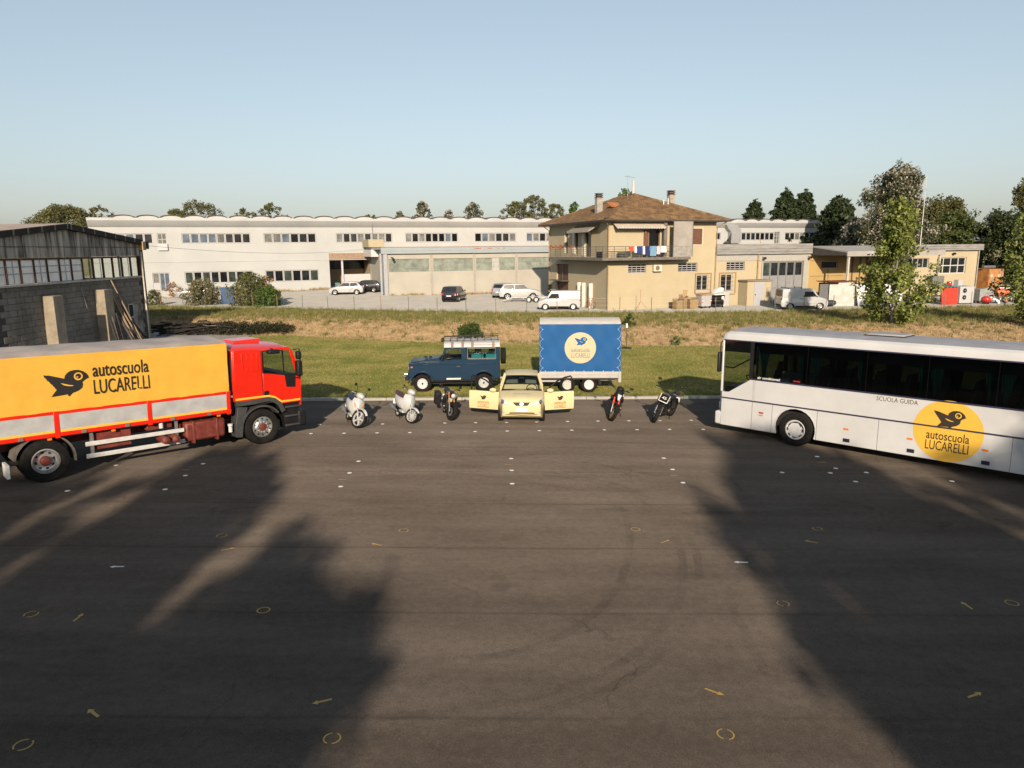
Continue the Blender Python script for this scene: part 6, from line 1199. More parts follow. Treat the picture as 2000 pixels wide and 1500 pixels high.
# small utility hut before the workshop
def build_hut():
    x, y, z = Hpt(13.9,-1.3); t = thing('utility_hut', 'tiny yellow hut with a grey metal door beside the folding doors', 'hut', (x, y, z), R(20)); G().box(0,2.7,0,1.25,-.4,2.3).build('wall', M_HY, t, .01); G().box(-.12,2.82,-.15,1.25,2.3,2.42).build('roof', M('hut_roof', (.26,.20,.15), .8, var=.2), t)
    d = G().box(.75,1.9,-.04,-.003,.02,2.25).build('door', M('hut_door_grey', (.42,.42,.43), .5, var=.05), t); G().box(.85,.92,-.10,-.04,1.0,1.1).build('handle', M_BLACK, d)
    G().box(2.2,2.55,-.1,-.003,1.2,1.7).build('meter_box', M('meter_grey', (.40,.36,.28), .6, var=.1), t)
build_hut()

# --- old concrete warehouse on the left
def build_warehouse():
    t = thing('warehouse', 'old grey block warehouse with a streaked concrete gable at the left edge', 'building', (-25,48,.1), R(-90))
    bk = M('concrete_block', (.15,.132,.112), .95, col2=(.26,.235,.20), scale=.9, wp=True, bump=.6, bscale=14); mo = M('dark_mortar', (.07,.062,.055), .95, var=.2, wp=True); pn = M('streaked_concrete', (.10,.09,.078), .9, col2=(.66,.58,.48), scale=1.1, stretch=(1,2.6,.28), wp=True, lo=.36, hi=.66, bump=.3, bscale=10); vb = M('sooty_concrete', (.022,.021,.020), .95, var=.4, wp=True, scale=2)
    sd = M('pale_sill', (.50,.46,.42), .9, var=.2, wp=True); pc = M('pier_concrete', (.29,.245,.18), .9, var=.2, scale=1.5, wp=True); XL = 19.
    w = G().box(-.6,XL,-.30,-.022,-.2,4.22).build('block_wall', mo, t)
    bm = G().box(-.305,.305,-.03,.0,-.15,.15).mesh('block', bk)
    for r_ in range(13):
        for c in range(22):
            x = -.28+c*.625+(r_ % 2)*.31; z = .50+r_*.315
            if z > 4.3 or (.75 < x < 1.5 and 1.6 < z < 2.65): continue
            if r_ % 2 and c == 21: continue
            b = put(bm, 'block', w, .012, 1); b.location = (x, random.uniform(-.012,.004), z-.1); b.rotation_euler = (random.uniform(-.01,.01), random.uniform(-.006,.006), random.uniform(-.012,.012))
    G().box(13.6,XL,-.03,-.004,-.2,4.22).build('plain_courses', bk, w)
    G().box(-.7,XL,-.28,.12,4.24,4.36).build('sill', sd, t, .015)
    # strip of steel windows
    pg = M('white_backlight_pane', (1.05,.99,.93), .35, var=.1, scale=1.5, wp=True); pg2 = M('clear_old_glass', (1.02,.97,.84), .2, var=.08, scale=1., wp=True)  # white colour of the panes stands in for light passing through
    G().box(-.6,XL,-.08,.02,5.56,5.66).build('window_head', M_BEAM, t)
    for i in range(18):
        x = -.5+i*1.07; G().box(x-.035,x+.035,-.08,.03,4.36,5.58).build('mullion', M_BEAM, t)
        p = G().box(x+.05,x+1.02,-.05,-.04,4.38,5.56).build('window', pg if i > 5 else GL_CLEAR, t)
        if i > 5:
            for z in (4.85,5.2): G().box(x+.05,x+1.02,-.028,-.016,z,z+.05).build('glazing_bar', M_FRAME, p)
            if i % 2: G().box(x+.5,x+.55,-.028,-.015,4.4,5.55).build('glazing_bar', M_FRAME, p)
        elif i in (1,2,4): G().box(x+.25,x+.31,-.028,-.016,4.4,5.55).build('glazing_bar', sd, p)
    # gable panels and verge
    RX, RZ, EZ = 7.25, 7.18, 6.40
    def top(x): return EZ+(RZ-EZ)*(1-abs(x-RX)/(RX+.66)) if x < RX else RZ-(RZ-EZ)*(x-RX)/(RX+.66)
    x = -.66; k = 0
    while x < 15.1:
        x1 = min(x+1.16, 15.1); G().prism([(x+.012,5.67),(x1-.012,5.67),(x1-.012,top(x1)),((x+x1)/2,max(top((x+x1)/2),top(x1))),(x+.012,top(x))], -.10, .02+.03*(k % 2)).build('gable_panel', pn, t, .01); x = x1; k += 1
    G().box(-.66,15.1,.03,.058,6.22,6.25).build('gable_groove', mo, t)
    x = -.80; k = 0
    while x < 15.2:
        x1 = x+.98; z0, z1 = top(x), top(x1)
        if x < RX < x1: x1 = RX; z1 = top(RX)
        G().prism([(x,z0+.02),(x1-.0,z1+.02),(x1-.0,z1+.34),(x,z0+.34)], -.3, .28).build('verge_block', vb, t, .015)
        if x1 < 15: G().prism([(x1+.004,top(x1)+.05),(x1+.13,top(x1+.13)+.05),(x1+.11,top(x1+.13)+.33),(x1+.03,top(x1)+.33)], -.3, .262).build('verge_joint', pc, t)
        x = x1+.14; k += 1
    G().add([(-.9,.22,6.73),(RX,.22,7.53),(15.4,.22,6.73),(-.9,-26,6.73),(RX,-26,7.53),(15.4,-26,6.73)], [(0,1,4,3),(1,2,5,4)]).build('roof', M('roof_tiles_pale', (.40,.31,.26), .9, var=.2, wp=True, scale=1.2), t, smooth=False)
    G().box(-.62,-.4,-26,-.3,-.2,4.25).box(-.62,-.4,-26,-.3,5.68,6.5).box(XL-.2,XL,-26,-.3,-.2,6.5).box(-.6,XL,-26,-25.8,-.2,6.6).build('outer_walls', bk, t)
    for k in range(13): G().box(-.58,-.46,-1.4-k*2.0,-1.32-k*2.0,4.25,5.68).build('rear_mullion', M_FRAME, t)
    G().box(-.4,XL-.2,-25.8,-.3,-.15,-.05).build('floor', M_PAD, t)
    cp = G().box(-.98,-.64,-.25,.10,-.2,6.05).build('corner_post', M('post_concrete', (.22,.19,.15), .9, var=.3, wp=True), t, .02); G().box(-1.02,-.60,-.3,.34,6.05,6.62).build('eaves_block', M('ochre_stone', (.42,.30,.17), .9, var=.2), t, .02); G().box(-1.6,-1.03,-1.2,.25,6.12,6.62).build('box_gutter', vb, t, .03)
    G().tube([(-.55,.16,5.9),(-.55,.16,.0)], .05, 8).build('rain_pipe', M('pipe_cream', (.62,.56,.48), .6, var=.15, wp=True), t)
    for x0, x1, zt in ((9.1,9.95,3.65),(4.2,5.1,3.72)): G().box(x0,x1,.0,.62,-.2,zt).build('pier', pc, t, .02)
    o = G().box(.9,1.4,-.02,.02,1.75,2.52).build('small_window', M_DARK, t); line([(.85,1.72),(.85,2.56),(1.45,2.56),(1.45,1.72),(.85,1.72)], .10, -.02,.03).build('window_surround', sd, o)
    G().box(-.35,2.0,-.001,.012,-.1,2.5).build('old_plaster', M('flaked_plaster', (.10,.095,.09), .95, col2=(.34,.31,.28), scale=1.4, wp=True, lo=.42, hi=.6), t)
    G().tube([(6.4,.05,3.9),(6.2,.06,3.2),(6.05,.05,2.7)], .012, 5).build('hanging_cable', M_FRAME, t)
build_warehouse()
# ------------------------------------------------------------------ small things in the yard and on the balcony
def wbox(name, label, cat, x, y, z, sx, sy, sz, rz, mat, bev=.02, group=None):
    t = G().box(-sx/2,sx/2,-sy/2,sy/2,0,sz).build(name, mat, None, bev); t.location = (x, y, z); t.rotation_euler = (0,0,rz); return tag(t, label, cat, group)
R20 = R(20)
def at_h(x, y): q = Hpt(x, y); return q[0], q[1], yz(q[0], q[1])
# wire fence along the yard
def build_fence():
    t = thing('wire_fence', 'thin wire fence on posts along the edge of the yard', 'fence', (0,61,0)); pm = M('fence_post_green', (.10,.13,.09), .7, var=.3, wp=True); pr = M('fence_post_rust', (.28,.15,.08), .8, var=.3)
    me = [G().cyl((0,0,-.2),(0,0,1.35),.028,.028,6).mesh('post', pm), G().cyl((0,0,-.2),(0,0,1.4),.028,.028,6).mesh('post', pr)]; pts = []
    for i in range(33):
        x = -38+i*2.62; y = float(yy(x))-.55; z = float(T(x, y)); o = put(me[1 if random.random() < .3 else 0], 'post', t); o.location = (x, y-61, z); o.rotation_euler = (random.uniform(-.04,.04), random.uniform(-.04,.04), 0); pts.append((x, y-61, z))
    for h in (.35,.7,1.05,1.28): G().tube([(p[0],p[1],p[2]+h) for p in pts], .004, 4).build('wire', M_STEEL, t)
build_fence()
# refuse containers
def refuse_bin(name, label, p, mat, lidmat):
    t = thing(name, label, 'bin', p, R20+R(4))
    G().loft([[(x,y,z) for x, y in ((-.58*k,-.42*k),(.58*k,-.42*k),(.58*k,.42*k),(-.58*k,.42*k))] for z, k in ((.16,.86),(.25,.9),(1.1,1.0),(1.15,1.03))]).build('body', mat, t, .04)
    l = G().loft([[(-.62,y,z) for y, z in ((-.46,1.15),(-.4,1.25),(0,1.36),(.4,1.3),(.46,1.15))],[(.62,y,z) for y, z in ((-.46,1.15),(-.4,1.25),(0,1.36),(.4,1.3),(.46,1.15))]]).build('lid', lidmat, t, .02)
    for x in (-.45,.45):
        for y in (-.3,.3): G().lathe([(.001,-.03),(.09,-.03),(.09,.03),(.001,.03)], (x,y,.09), 'y', 12).build('castor', M_BLACK, t)
    rd = M('chevron_red', (.60,.06,.03), .5, var=.05)
    for x in (-.47,.47):
        for k in range(3): G().prism([(x-.06,.55+k*.13),(x,.50+k*.13),(x+.06,.55+k*.13),(x+.06,.61+k*.13),(x,.56+k*.13),(x-.06,.61+k*.13)], -.425,-.395).build('chevron', rd if k != 1 else M_WP, t)
    return t
b1 = refuse_bin('refuse_bin', 'white wheeled refuse container with red chevrons by the yellow house', at_h(9.0,-1.5), M('bin_white', (.46,.45,.44), .5, var=.06), M('bin_lid_rust', (.36,.24,.19), .6, var=.2))
b2 = refuse_bin('black_refuse_bin', 'black wheeled refuse container with an open white lid', at_h(10.55,-1.3), M_BLACK, M('bin_lid_white', (.66,.64,.60), .5, var=.08)); G().box(.2,.45,-.432,-.424,.75,1.02).build('notice', M_WP, b2)
G().prism([(-.5,1.32),(.45,1.34),(.6,1.75),(.2,1.85),(-.3,1.6)], -.3, .3).build('raised_lid', M('bin_lid_white'), b2, .06)
M_CARD = M('cardboard', (.30,.205,.10), .9, var=.12)
for i, (x, y, sx, sy, sz, rz, lb) in enumerate(((6.2,-1.6,.75,.6,.8,.1,'large cardboard box at the left end of the box pile'),(6.95,-1.3,.5,.5,1.0,.3,'narrow cardboard box leaning between the other boxes'),(7.75,-1.6,.8,.6,.85,-.1,'cardboard box with open flaps next to the white refuse container'))):
    p = at_h(x, y); c = wbox('cardboard_box', lb, 'box', *p, sx, sy, sz, R20+rz, M_CARD, 0, 'cardboard boxes by the house')
    for s_ in (-1,1): G().add([(-sx/2,s_*sy/2,sz),(sx/2,s_*sy/2,sz),(sx/2-.05,s_*(sy/2+.16),sz+.16),(-sx/2+.05,s_*(sy/2+.16),sz+.16)], [(0,1,2,3)]).build('flap', M_CARD, c, smooth=False)
pl = thing('loose_planks', 'short wooden boards sticking up from the cardboard boxes', 'boards', at_h(7.0,-1.35), R20)
for k in range(3): G().obox((-.1+k*.16,0,1.25), (.05,0,.01), (0,.015,0), (.04+.02*k,0,.45)).build('plank', M('plank_ochre', (.42,.26,.12), .8, var=.2), pl)
wbox('meter_cabinet', 'pale grey street cabinet right of the black refuse container', 'cabinet', *at_h(12.0,-.5), .75, .4, 1.35, R20, M('cabinet_grey', (.46,.46,.46), .6, var=.05))
wbox('foam_board', 'cream board leaning beside the black refuse container', 'board', *at_h(11.3,-1.0), .6, .15, .95, R20, M('foam_cream', (.66,.58,.42), .8, var=.1))
for i, (x, y, r_, h, m, lb) in enumerate(((17.1,-1.5,.24,.55,M('drum_green', (.06,.20,.14), .5, var=.1),'green plastic drum at the foot of the folding doors'),(17.75,-1.7,.22,.42,M('drum_blue', (.02,.14,.45), .45, var=.1),'blue plastic drum next to the green one'),(18.5,-1.9,.26,.36,M('drum_blue'),'low blue plastic tub right of the blue drum'))):
    o = G().lathe([(.001,0),(r_*.88,.0),(r_,h*.5),(r_*.98,h),(r_*.9,h),(r_*.86,.04),(.001,.04)], n=16).build('plastic_drum', m); o.location = at_h(x, y); tag(o, lb, 'drum', 'plastic drums by the workshop')
wbox('white_sack', 'white sack standing behind the blue drums', 'sack', *at_h(18.0,-1.1), .5, .35, .75, R20, M('sack_white', (.66,.66,.66), .8, var=.1), .12)

# laundry over the balcony rail, flower pots, balcony clutter
def hang(name, label, cat, x, wd, drop, mat, top=5.62):
    rows = []
    for k in range(7): rows.append([(x+wd*q/6, -1.245-.02*math.sin(q*1.9+k*.6), top-drop*k/6+.01*math.sin(q*2.2)) for q in range(7)])
    g = G().grid(rows); g.grid([[(p[0], -1.155, p[2]+0) for p in rows[0]], rows[0]]); g.grid([[(p[0],-1.155,p[2]) for p in r] for r in rows[:4]])
    g.v = [Hpt(*p) for p in g.v]; o = g.build(name, mat, None, fix=False); return tag(o, label, cat, 'washing on the balcony rail')
C = lambda n, c=None: M('cloth_'+n, c, .9, var=.12, scale=6)
hang('washing', 'red cloth at the left end of the washing on the balcony rail', 'cloth', 1.35, .42, .45, C('red', (.55,.08,.05)))
hang('washing', 'white towel hanging between the red cloth and navy shirt', 'cloth', 1.86, .22, .55, C('white', (.70,.70,.70)))
hang('washing', 'navy shirt with pale stripes, left one on the balcony rail', 'shirt', 2.12, .52, .62, C('navy', (.02,.04,.20)))
hang('washing', 'white shirt hanging between the two navy garments', 'shirt', 2.68, .22, .70, C('white'))
hang('washing', 'dark navy garment left of the light blue one', 'shirt', 2.94, .40, .72, C('navy2', (.015,.025,.10)))
hang('washing', 'light blue garment in the middle of the washing', 'shirt', 3.40, .62, .85, C('sky', (.16,.30,.45)))
hang('washing', 'pale lilac garment right of the light blue one', 'shirt', 4.06, .36, .70, C('lilac', (.55,.50,.56)))
hang('washing', 'white garment at the right end of the balcony washing', 'shirt', 4.46, .60, .55, C('white'))
for i, (y, lb) in enumerate(((9.9,'red flowering pot at the far end of the side balcony rail'),(8.7,'second red flowering pot from the far end of the balcony'),(7.6,'third red flowering pot from the far end of the balcony'),(5.2,'red flowering pot nearest the middle of the side balcony'))):
    t = thing('flower_pot', lb, 'flower pot', Hpt(-1.22,y,5.55), R20, 'flower pots on the balcony rail'); G().lathe([(.001,-.1),(.10,-.1),(.14,.08),(.001,.08)], n=12).build('pot', M('terracotta', (.36,.12,.06), .8, var=.15), t)
    V = RNG.normal(0, 1, (60,3))*np.array([.09,.09,.06])+np.array([0,0,.12]); D1 = RNG.normal(0,.05,(60,3)); D2 = RNG.normal(0,.05,(60,3)); VV = np.stack([V,V+D1,V+D1+D2,V+D2],1).reshape(-1,3)
    put(fast_mesh('flowers', VV, np.arange(240).reshape(-1,4), leafmat('flower_red', (.5,.04,.03), (.08,.12,.03), tl=.1)), 'flowers', t)
wbox('balcony_planter', 'black planter standing on the corner of the balcony', 'planter', *Hpt(-.7,.4,4.66), .4, .4, .5, R20, M_BLACK)
wbox('balcony_table', 'small dark table behind the washing on the balcony', 'table', *Hpt(1.0,-.7,4.66), .8, .5, .45, R20, M('table_dark', (.06,.07,.05), .7, var=.2))
t_ = thing('balcony_chair', 'pale chair on the balcony in front of the brown shutter', 'chair', Hpt(3.6,-.55,4.66), R20); G().box(-.22,.22,-.22,.22,.40,.45).build('seat', M_FRAME, t_); G().box(-.22,.22,.19,.23,.45,.95).build('backrest', M_FRAME, t_); [G().box(a-.02,a+.02,b-.02,b+.02,0,.40).build('leg', M_FRAME, t_) for a in (-.19,.19) for b in (-.19,.19)]

# bicycles
def bicycle(label, p, rz, mat, lean=.2):
    t = thing('bicycle', label, 'bicycle', p, rz); t.rotation_euler = (lean, 0, rz)
    for x in (-.5,.5): w_ = G().tube([(x+.32*math.cos(a*math.pi/10), 0, .33+.32*math.sin(a*math.pi/10)) for a in range(21)], .018, 6).build('wheel', M_TYRE, t)
    G().tube([(-.5,0,.33),(-.05,0,.30),(.38,0,.78),(-.16,0,.78),(-.5,0,.33)], .018, 6).tube([(-.05,0,.30),(-.2,0,.92)], .016, 6).tube([(.5,0,.33),(.36,0,.95)], .016, 6).build('frame', mat, t)
    G().tube([(.34,-.25,1.0),(.36,0,.96),(.34,.25,1.0)], .014, 6).build('handlebar', M_BLACK, t); G().ell((-.2,0,.95), (.13,.07,.04), 10, 6).build('saddle', M_BLACK, t)
bicycle('small red bicycle leaning by the side doors of the house', at_h(-.5,2.6), R20+R(95), M('bike_red', (.45,.05,.06), .4, var=.1))
bicycle('upright bicycle leaning on the cream annex wall', (-2.0,86.4,yz(-2,86.4)), R(65), M('bike_brown', (.14,.08,.05), .6, var=.2), -.15)
# sawhorse tripod by the fence in front of the house
t_ = thing('metal_tripod', 'rusty thin metal tripod standing before the blank yellow wall', 'tripod', (11.3,62.3,yz(11.3,62.3)));
for k in range(3): a = 2.1*k; G().tube([(.75*math.cos(a),.5*math.sin(a),0),(0,0,.9)], .018, 6).build('leg', M('tripod_rust', (.40,.22,.13), .8, var=.2), t_)
G().tube([(0,0,.85),(0,0,1.9)], .02, 6).build('mast', M('tripod_rust'), t_)

# right end of the yard: heat pump, red panel, tanks and scrap
t_ = thing('heat_pump', 'white outdoor unit with two round black fans', 'machine', (42.6,67.0,yz(42.6,67)), R(12)); G().box(-.78,.78,-.2,.25,.08,1.62).build('casing', M('unit_white', (.46,.46,.45), .45, var=.03), t_, .02)
for z in (.62,1.25):
    f = G().lathe([(.001,-.225),(.06,-.228),(.2,-.222),(.22,-.205)], (-.27,0,z), 'y', 22, caps=False).build('fan', M('fan_navy', (.012,.012,.03), .4, var=.1), t_); G().lathe([(.001,-.24),(.05,-.235)], (-.27,0,z), 'y', 12, caps=False).build('fan_hub', M('hub_grey', (.40,.40,.42), .4, var=.05), f)
for x in (-.6,.6): G().box(x-.06,x+.06,-.2,.2,0,.08).build('foot', M_BLACK, t_)
t_ = G().prism([(-.88,.0),(.72,.0),(.82,.25),(.86,1.35),(.78,1.52),(-.86,1.6)], -.05, .05).build('painted_sheet', M('cab_red', (.60,.035,.008), .35, var=.06, coat=.5), None, .03); t_.location = (40.75,66.2,yz(40.75,66.2)); t_.rotation_euler = (-.12,0,R(9)); tag(t_, 'big red sheet panel standing left of the white outdoor unit', 'panel')
t_ = thing('orange_tank', 'orange cylindrical tank on legs in the scrap at the right', 'tank', (47.0,68.4,yz(47,68.4)), R(-12)); om = M('tank_orange', (.62,.12,.03), .45, var=.15)
G().lathe([(.001,-.65),(.25,-.62),(.38,-.52),(.40,-.4),(.40,.4),(.38,.52),(.25,.62),(.001,.65)], (0,0,.95), 'x', 20).build('drum', om, t_); [G().box(x-.04,x+.04,-.3,.3,0,.65).build('leg', om, t_) for x in (-.35,.35)]; G().box(-.6,.6,-.15,.3,1.33,1.42).build('top_plate', M_WP, t_)
t_ = thing('red_pressure_vessel', 'small round red pressure vessel on the ground right of the unit', 'tank', (44.35,66.6,yz(44.35,66.6))); G().ell((0,0,.42), (.42,.42,.34), 18, 12).build('vessel', M('vessel_red', (.55,.03,.02), .25, var=.05, coat=.5), t_); G().cyl((0,0,.74),(0,0,.86),.06,.06,8).build('valve', M_STEEL, t_); G().lathe([(.28,0),(.3,.12),(.26,.12)], n=16).build('base_ring', M_BLACK, t_)
t_ = thing('workbench', 'long cluttered steel workbench behind the red panel', 'bench', (42.0,69.2,yz(42,69.2)), R(12)); G().box(-2.2,2.4,-.45,.45,1.5,1.58).build('top', M('bench_wood', (.40,.30,.2), .8, var=.2), t_); [G().box(x-.05,x+.05,y-.05,y+.05,0,1.5).build('leg', M_RUST, t_) for x in (-2.1,0,2.3) for y in (-.4,.4)]; G().box(-2.2,2.4,-.4,.4,.6,.66).build('shelf', M_RUST, t_)
wbox('old_cabinet', 'grey open fronted cabinet standing on the workbench', 'cabinet', 40.9,69.0,yz(40.9,69)+1.58, 1.3, .6, .95, R(12), M('cab_grey_dark', (.16,.16,.15), .6, var=.2))
wbox('white_appliance', 'white appliance box at the right end of the workbench', 'appliance', 43.4,69.5,yz(43.4,69.5)+1.58, .6, .5, .55, R(20), M('unit_white'))
wbox('red_machine', 'small red machine lying on the workbench', 'machine', 42.35,69.2,yz(42.3,69.2)+1.58, .5, .4, .42, R(40), M('vessel_red'), .1)
o = G().loft([[(x,y,z) for x, y, z in ((-1.1+.1*k,-.45,.02+.12*math.sin(k*1.7)),(-1.1+.1*k,.5,.05+.10*math.sin(k*2.1)))] for k in range(23)], caps=False, closed=False).build('blue_tarpaulin', M('tarp_cyan', (.06,.30,.48), .6, var=.15), None, fix=False); o.location = (42.5,68.2,yz(42.5,68.2)+1.45); tag(o, 'crumpled blue sheet lying along the workbench edge', 'sheet')
t_ = thing('pallet_stack', 'grey crates stacked on a pallet right of the white outdoor unit', 'pallet', (45.2,68.6,yz(45.2,68.6)), R(12))
for k in range(5): G().box(-.6+k*.26,-.44+k*.26,-.5,.5,.12,.15).build('board', M('pallet_wood', (.36,.25,.14), .8, var=.2), t_)
[G().box(-.62,.62,y-.05,y+.05,0,.12).build('bearer', M('pallet_wood'), t_) for y in (-.45,0,.45)]; G().box(-.6,.0,-.4,.4,.16,1.3).build('crate', M('crate_grey', (.30,.31,.29), .7, var=.15), t_, .03); G().box(.04,.9,-.35,.35,.9,1.35).build('upper_crate', M('crate_grey'), t_, .03)
for i, (x, y, a, lb) in enumerate(((46.2,67.4,.5,'tangled white metal scrap left of the orange tank'),(48.3,68.2,-.3,'tangled scrap right of the orange tank'),(45.6,66.8,1.2,'low white scrap panel in front of the pallet'))):
    t_ = thing('scrap_heap', lb, 'scrap', (x, y, yz(x, y)), a, 'scrap around the orange tank')
    for k in range(7): q = RNG.normal(0, 1, 3); G().obox((q[0]*.35,q[1]*.3,.18+abs(q[2])*.25), (random.uniform(.1,.4),random.uniform(-.2,.2),random.uniform(-.2,.2)), (0,.1,.02), (.01,0,.06)).build('piece', random.choice([M_WP, M_STEEL, M_BLACK, M('cab_grey_dark')]), t_)
# rusty shipping container
x, y = 56.1, 83.0; z = yz(x, y); t_ = thing('shipping_container', 'rusty orange shipping container beside the end of the workshop', 'container', (x, y, z), R20); om = M('container_orange', (.46,.19,.05), .8, var=.3, scale=2); g = G().box(-1.2,1.2,0,6,.15,2.6); g.build('body', om, t_)
for k in range(2):
    d = G().box(-1.15+k*1.16,-.01+k*1.16,-.06,-.002,.25,2.5).build('door', om, t_, .01); [G().box(-1.0+k*1.16+q*.35,-.96+k*1.16+q*.35,-.1,-.062,.25,2.5).build('lock_bar', M_GUT, d) for q in range(3)]
    G().box(-1.05+k*1.16,-.5+k*1.16,-.064,-.061,1.7,2.0).build('label_plate', M('plate_cream', (.62,.48,.28), .6, var=.2), d)
G().tube([(-1.6,.5,2.85),(.3,.5,2.85)], .16, 10).build('roof_pipe', M_STEEL, t_)
# corrugated shed and pale sheets behind the young tree
x, y = 29.7, 65.6; z = yz(x, y); t_ = thing('corrugated_shed', 'shed of pale corrugated sheets half hidden by the young tree', 'shed', (x, y, z), R(12)); cs = M('pale_corrugated', (.50,.46,.41), .6, col2=(.62,.59,.55), scale=2., wp=True)
for a, b, h in ((-.55,.35,2.0),(.35,1.25,2.15),(1.25,2.3,2.15)):
    n = 22; G().grid([[(a+(b-a)*k/n, .03*(k % 4 in (0,1)), zz) for k in range(n+1)] for zz in (0,h)]).build('sheet', cs, t_, smooth=False, fix=False)
G().box(-.7,2.4,-.1,1.8,2.2,2.28).build('roof', M_RUST, t_); G().box(-1.5,-.6,.1,.16,.2,2.05).build('grey_board', M('board_grey', (.13,.13,.13), .7, var=.1), t_); G().box(-.5,2.3,.2,1.7,0,2.1).build('inner_frame', M_DARK, t_)
x, y = 34.2, 66.0; z = yz(x, y); t_ = thing('sheet_stack', 'row of white metal sheets leaning behind the young tree', 'sheets', (x, y, z), R(10))
for k in range(5): G().obox((-2+k*1.0,.1*k,1.0), (.48,0,0), (0,.02,.005), (0,.25,.95)).build('sheet', M('sheet_stack_white', (.62,.61,.60), .55, var=.08), t_)
t_ = thing('scrap_pile', 'heap of pale bags and scrap between the van and the shed', 'scrap', (27.9,65.6,yz(27.9,65.6)), R(5))
for k in range(9): q = RNG.uniform(-1,1,3); G().ell((q[0]*1.3,q[1]*.6,.25+.3*abs(q[2])), (.35+.2*abs(q[1]),.3,.28), 9, 6).build('bag', random.choice([M('sack_white'), M('sack_dark', (.03,.035,.05), .8, var=.2), M('sack_tan', (.48,.40,.30), .9, var=.2)]), t_)
t_ = thing('pallet_rack', 'low brown rack of bricks under the canopy', 'rack', at_h(24.3,-2.6), R20); G().box(-1.3,1.3,-.4,.4,.1,.8).build('base', M_FRAME, t_); [G().box(-1.3+k*.33,-1.02+k*.33,-.38,.38,.82,1.1).build('brick_bundle', M('bundle_brown', (.26,.16,.12), .8, var=.25), t_) for k in range(8)]
# blue container behind the bushes
wbox('blue_skip', 'bright blue box container between the two bushes', 'container', -30.1,76.0,yz(-30.1,76.0), 1.3, 1.0, 1.75, R(15), M('skip_blue', (.015,.065,.17), .6, var=.1))
# cable sagging across the front of the factory
_a, _b = Vector((-25.0,48.6,6.5)), Vector((-14.9,84.2,6.35)); t_ = G().tube([_a.lerp(_b, k/24)-Vector((0,0,1.15*4*(k/24)*(1-k/24)*.55)) for k in range(25)], .014, 5).build('overhead_cable', M_GUT); tag(t_, 'thin cable sagging from the warehouse corner across the factory front', 'cable')
# thin mast
x, y = 44.5, 78.6; t_ = thing('radio_mast', 'tall thin pale mast rising above the workshop roof', 'mast', (x, y, yz(x, y))); G().cyl((0,0,0),(0,0,12.6),.06,.03,8).build('pole', M('mast_pale', (.55,.53,.50), .5, var=.1), t_); [G().tube([(0,0,11.5),(2.5*math.cos(a),2.5*math.sin(a),5.5)], .006, 4).build('stay', M_STEEL, t_) for a in (.3,2.4,4.5)]
# poles leaning on the warehouse wall and pole heap behind it
t_ = thing('leaning_poles', 'bundle of old dark poles leaning on the warehouse wall', 'poles', (-24.4,45.2,.15)); pm = [M('pole_dark', (.045,.036,.03), .9, var=.3), M('pole_grey', (.10,.09,.08), .9, var=.3), M('pole_tan', (.30,.22,.14), .9, var=.2)]
for k in range(13):
    y = random.uniform(-.7,.5); tp = random.uniform(1.9,3.4) if k else 4.2; G().tube([(random.uniform(.5,1.2), y+random.uniform(.1,.6), .0),(-.45, y-.2, tp)], random.uniform(.035,.07), 6).build('pole', pm[k % 3 if k else 2], t_)
t_ = thing('low_poles', 'short dark posts leaning in front of the second pier', 'poles', (-24.2,42.9,.15))
for k in range(6): G().tube([(.6, -.4+k*.16, 0),(.25, -.5+k*.18+random.uniform(-.1,.1), random.uniform(1.7,2.4))], .05, 6).build('pole', pm[k % 2], t_)
t_ = thing('branch_heap', 'dark heap of poles and branches behind the warehouse corner', 'heap', (-23.4,51.6,.1))
for k in range(120): a = random.uniform(-.35,.35); c = Vector((random.gauss(-.3,1.5), random.gauss(0,.5), random.uniform(.05,1.0)*random.uniform(.4,1))); d = Vector((math.cos(a)*random.uniform(.5,2.2), math.sin(a), random.uniform(-.25,.25))); G().tube([c-d*.5, c+d*.5], random.uniform(.02,.06), 5).build('branch', M('branch_black', (.014,.012,.010), .9, var=.3), t_)
# wooden stake in the lawn and dark plate
t_ = thing('stake', 'thin stake with a pale top at the edge of the lawn right of the trailer', 'stake', (6.9,42.4,float(T(6.9,42.4)))); G().cyl((0,0,0),(0,0,1.3),.02,.02,6).build('post', M('pole_dark'), t_); G().box(-.05,.05,-.03,.03,1.25,1.5).build('cap', M_WP, t_); G().lathe([(.001,.06),(.3,.05),(.32,0)], n=12).build('base', M_BLACK, t_)
# ------------------------------------------------------------------ vegetation
M_BARK = M('bark', (.10,.075,.05), .95, var=.3, scale=6, bump=.5); M_BARKP = M('bark_pale', (.32,.29,.23), .9, var=.25, scale=6)
def leaves(C, n, spread, size, elong=1.5, droop=0.):
    """n leaf quads around each clump centre C (k,3); returns vertices and quad faces"""
    k = len(C); sp = np.asarray(spread, float).reshape(-1,1) if np.ndim(spread) else spread
    d = RNG.normal(0, 1, (k, n, 3)); d /= np.maximum(np.linalg.norm(d, axis=2, keepdims=True), 1e-6); r = RNG.uniform(0, 1, (k, n, 1))**.5
    P = (C[:, None, :] + d*r*(sp if np.isscalar(sp) else sp[:, None, :])).reshape(-1, 3)
    a = RNG.normal(0, 1, P.shape); a[:, 2] -= droop; a /= np.linalg.norm(a, axis=1, keepdims=True)
    b = np.cross(a, RNG.normal(0, 1, P.shape)); b /= np.maximum(np.linalg.norm(b, axis=1, keepdims=True), 1e-6)
    s = size*RNG.uniform(.6, 1.35, (len(P), 1)); a = a*s*elong*.5; b = b*s*.5
    V = np.stack([P-a, P+b, P+a, P-b], 1).reshape(-1, 3); return V, np.arange(len(V)).reshape(-1, 4)
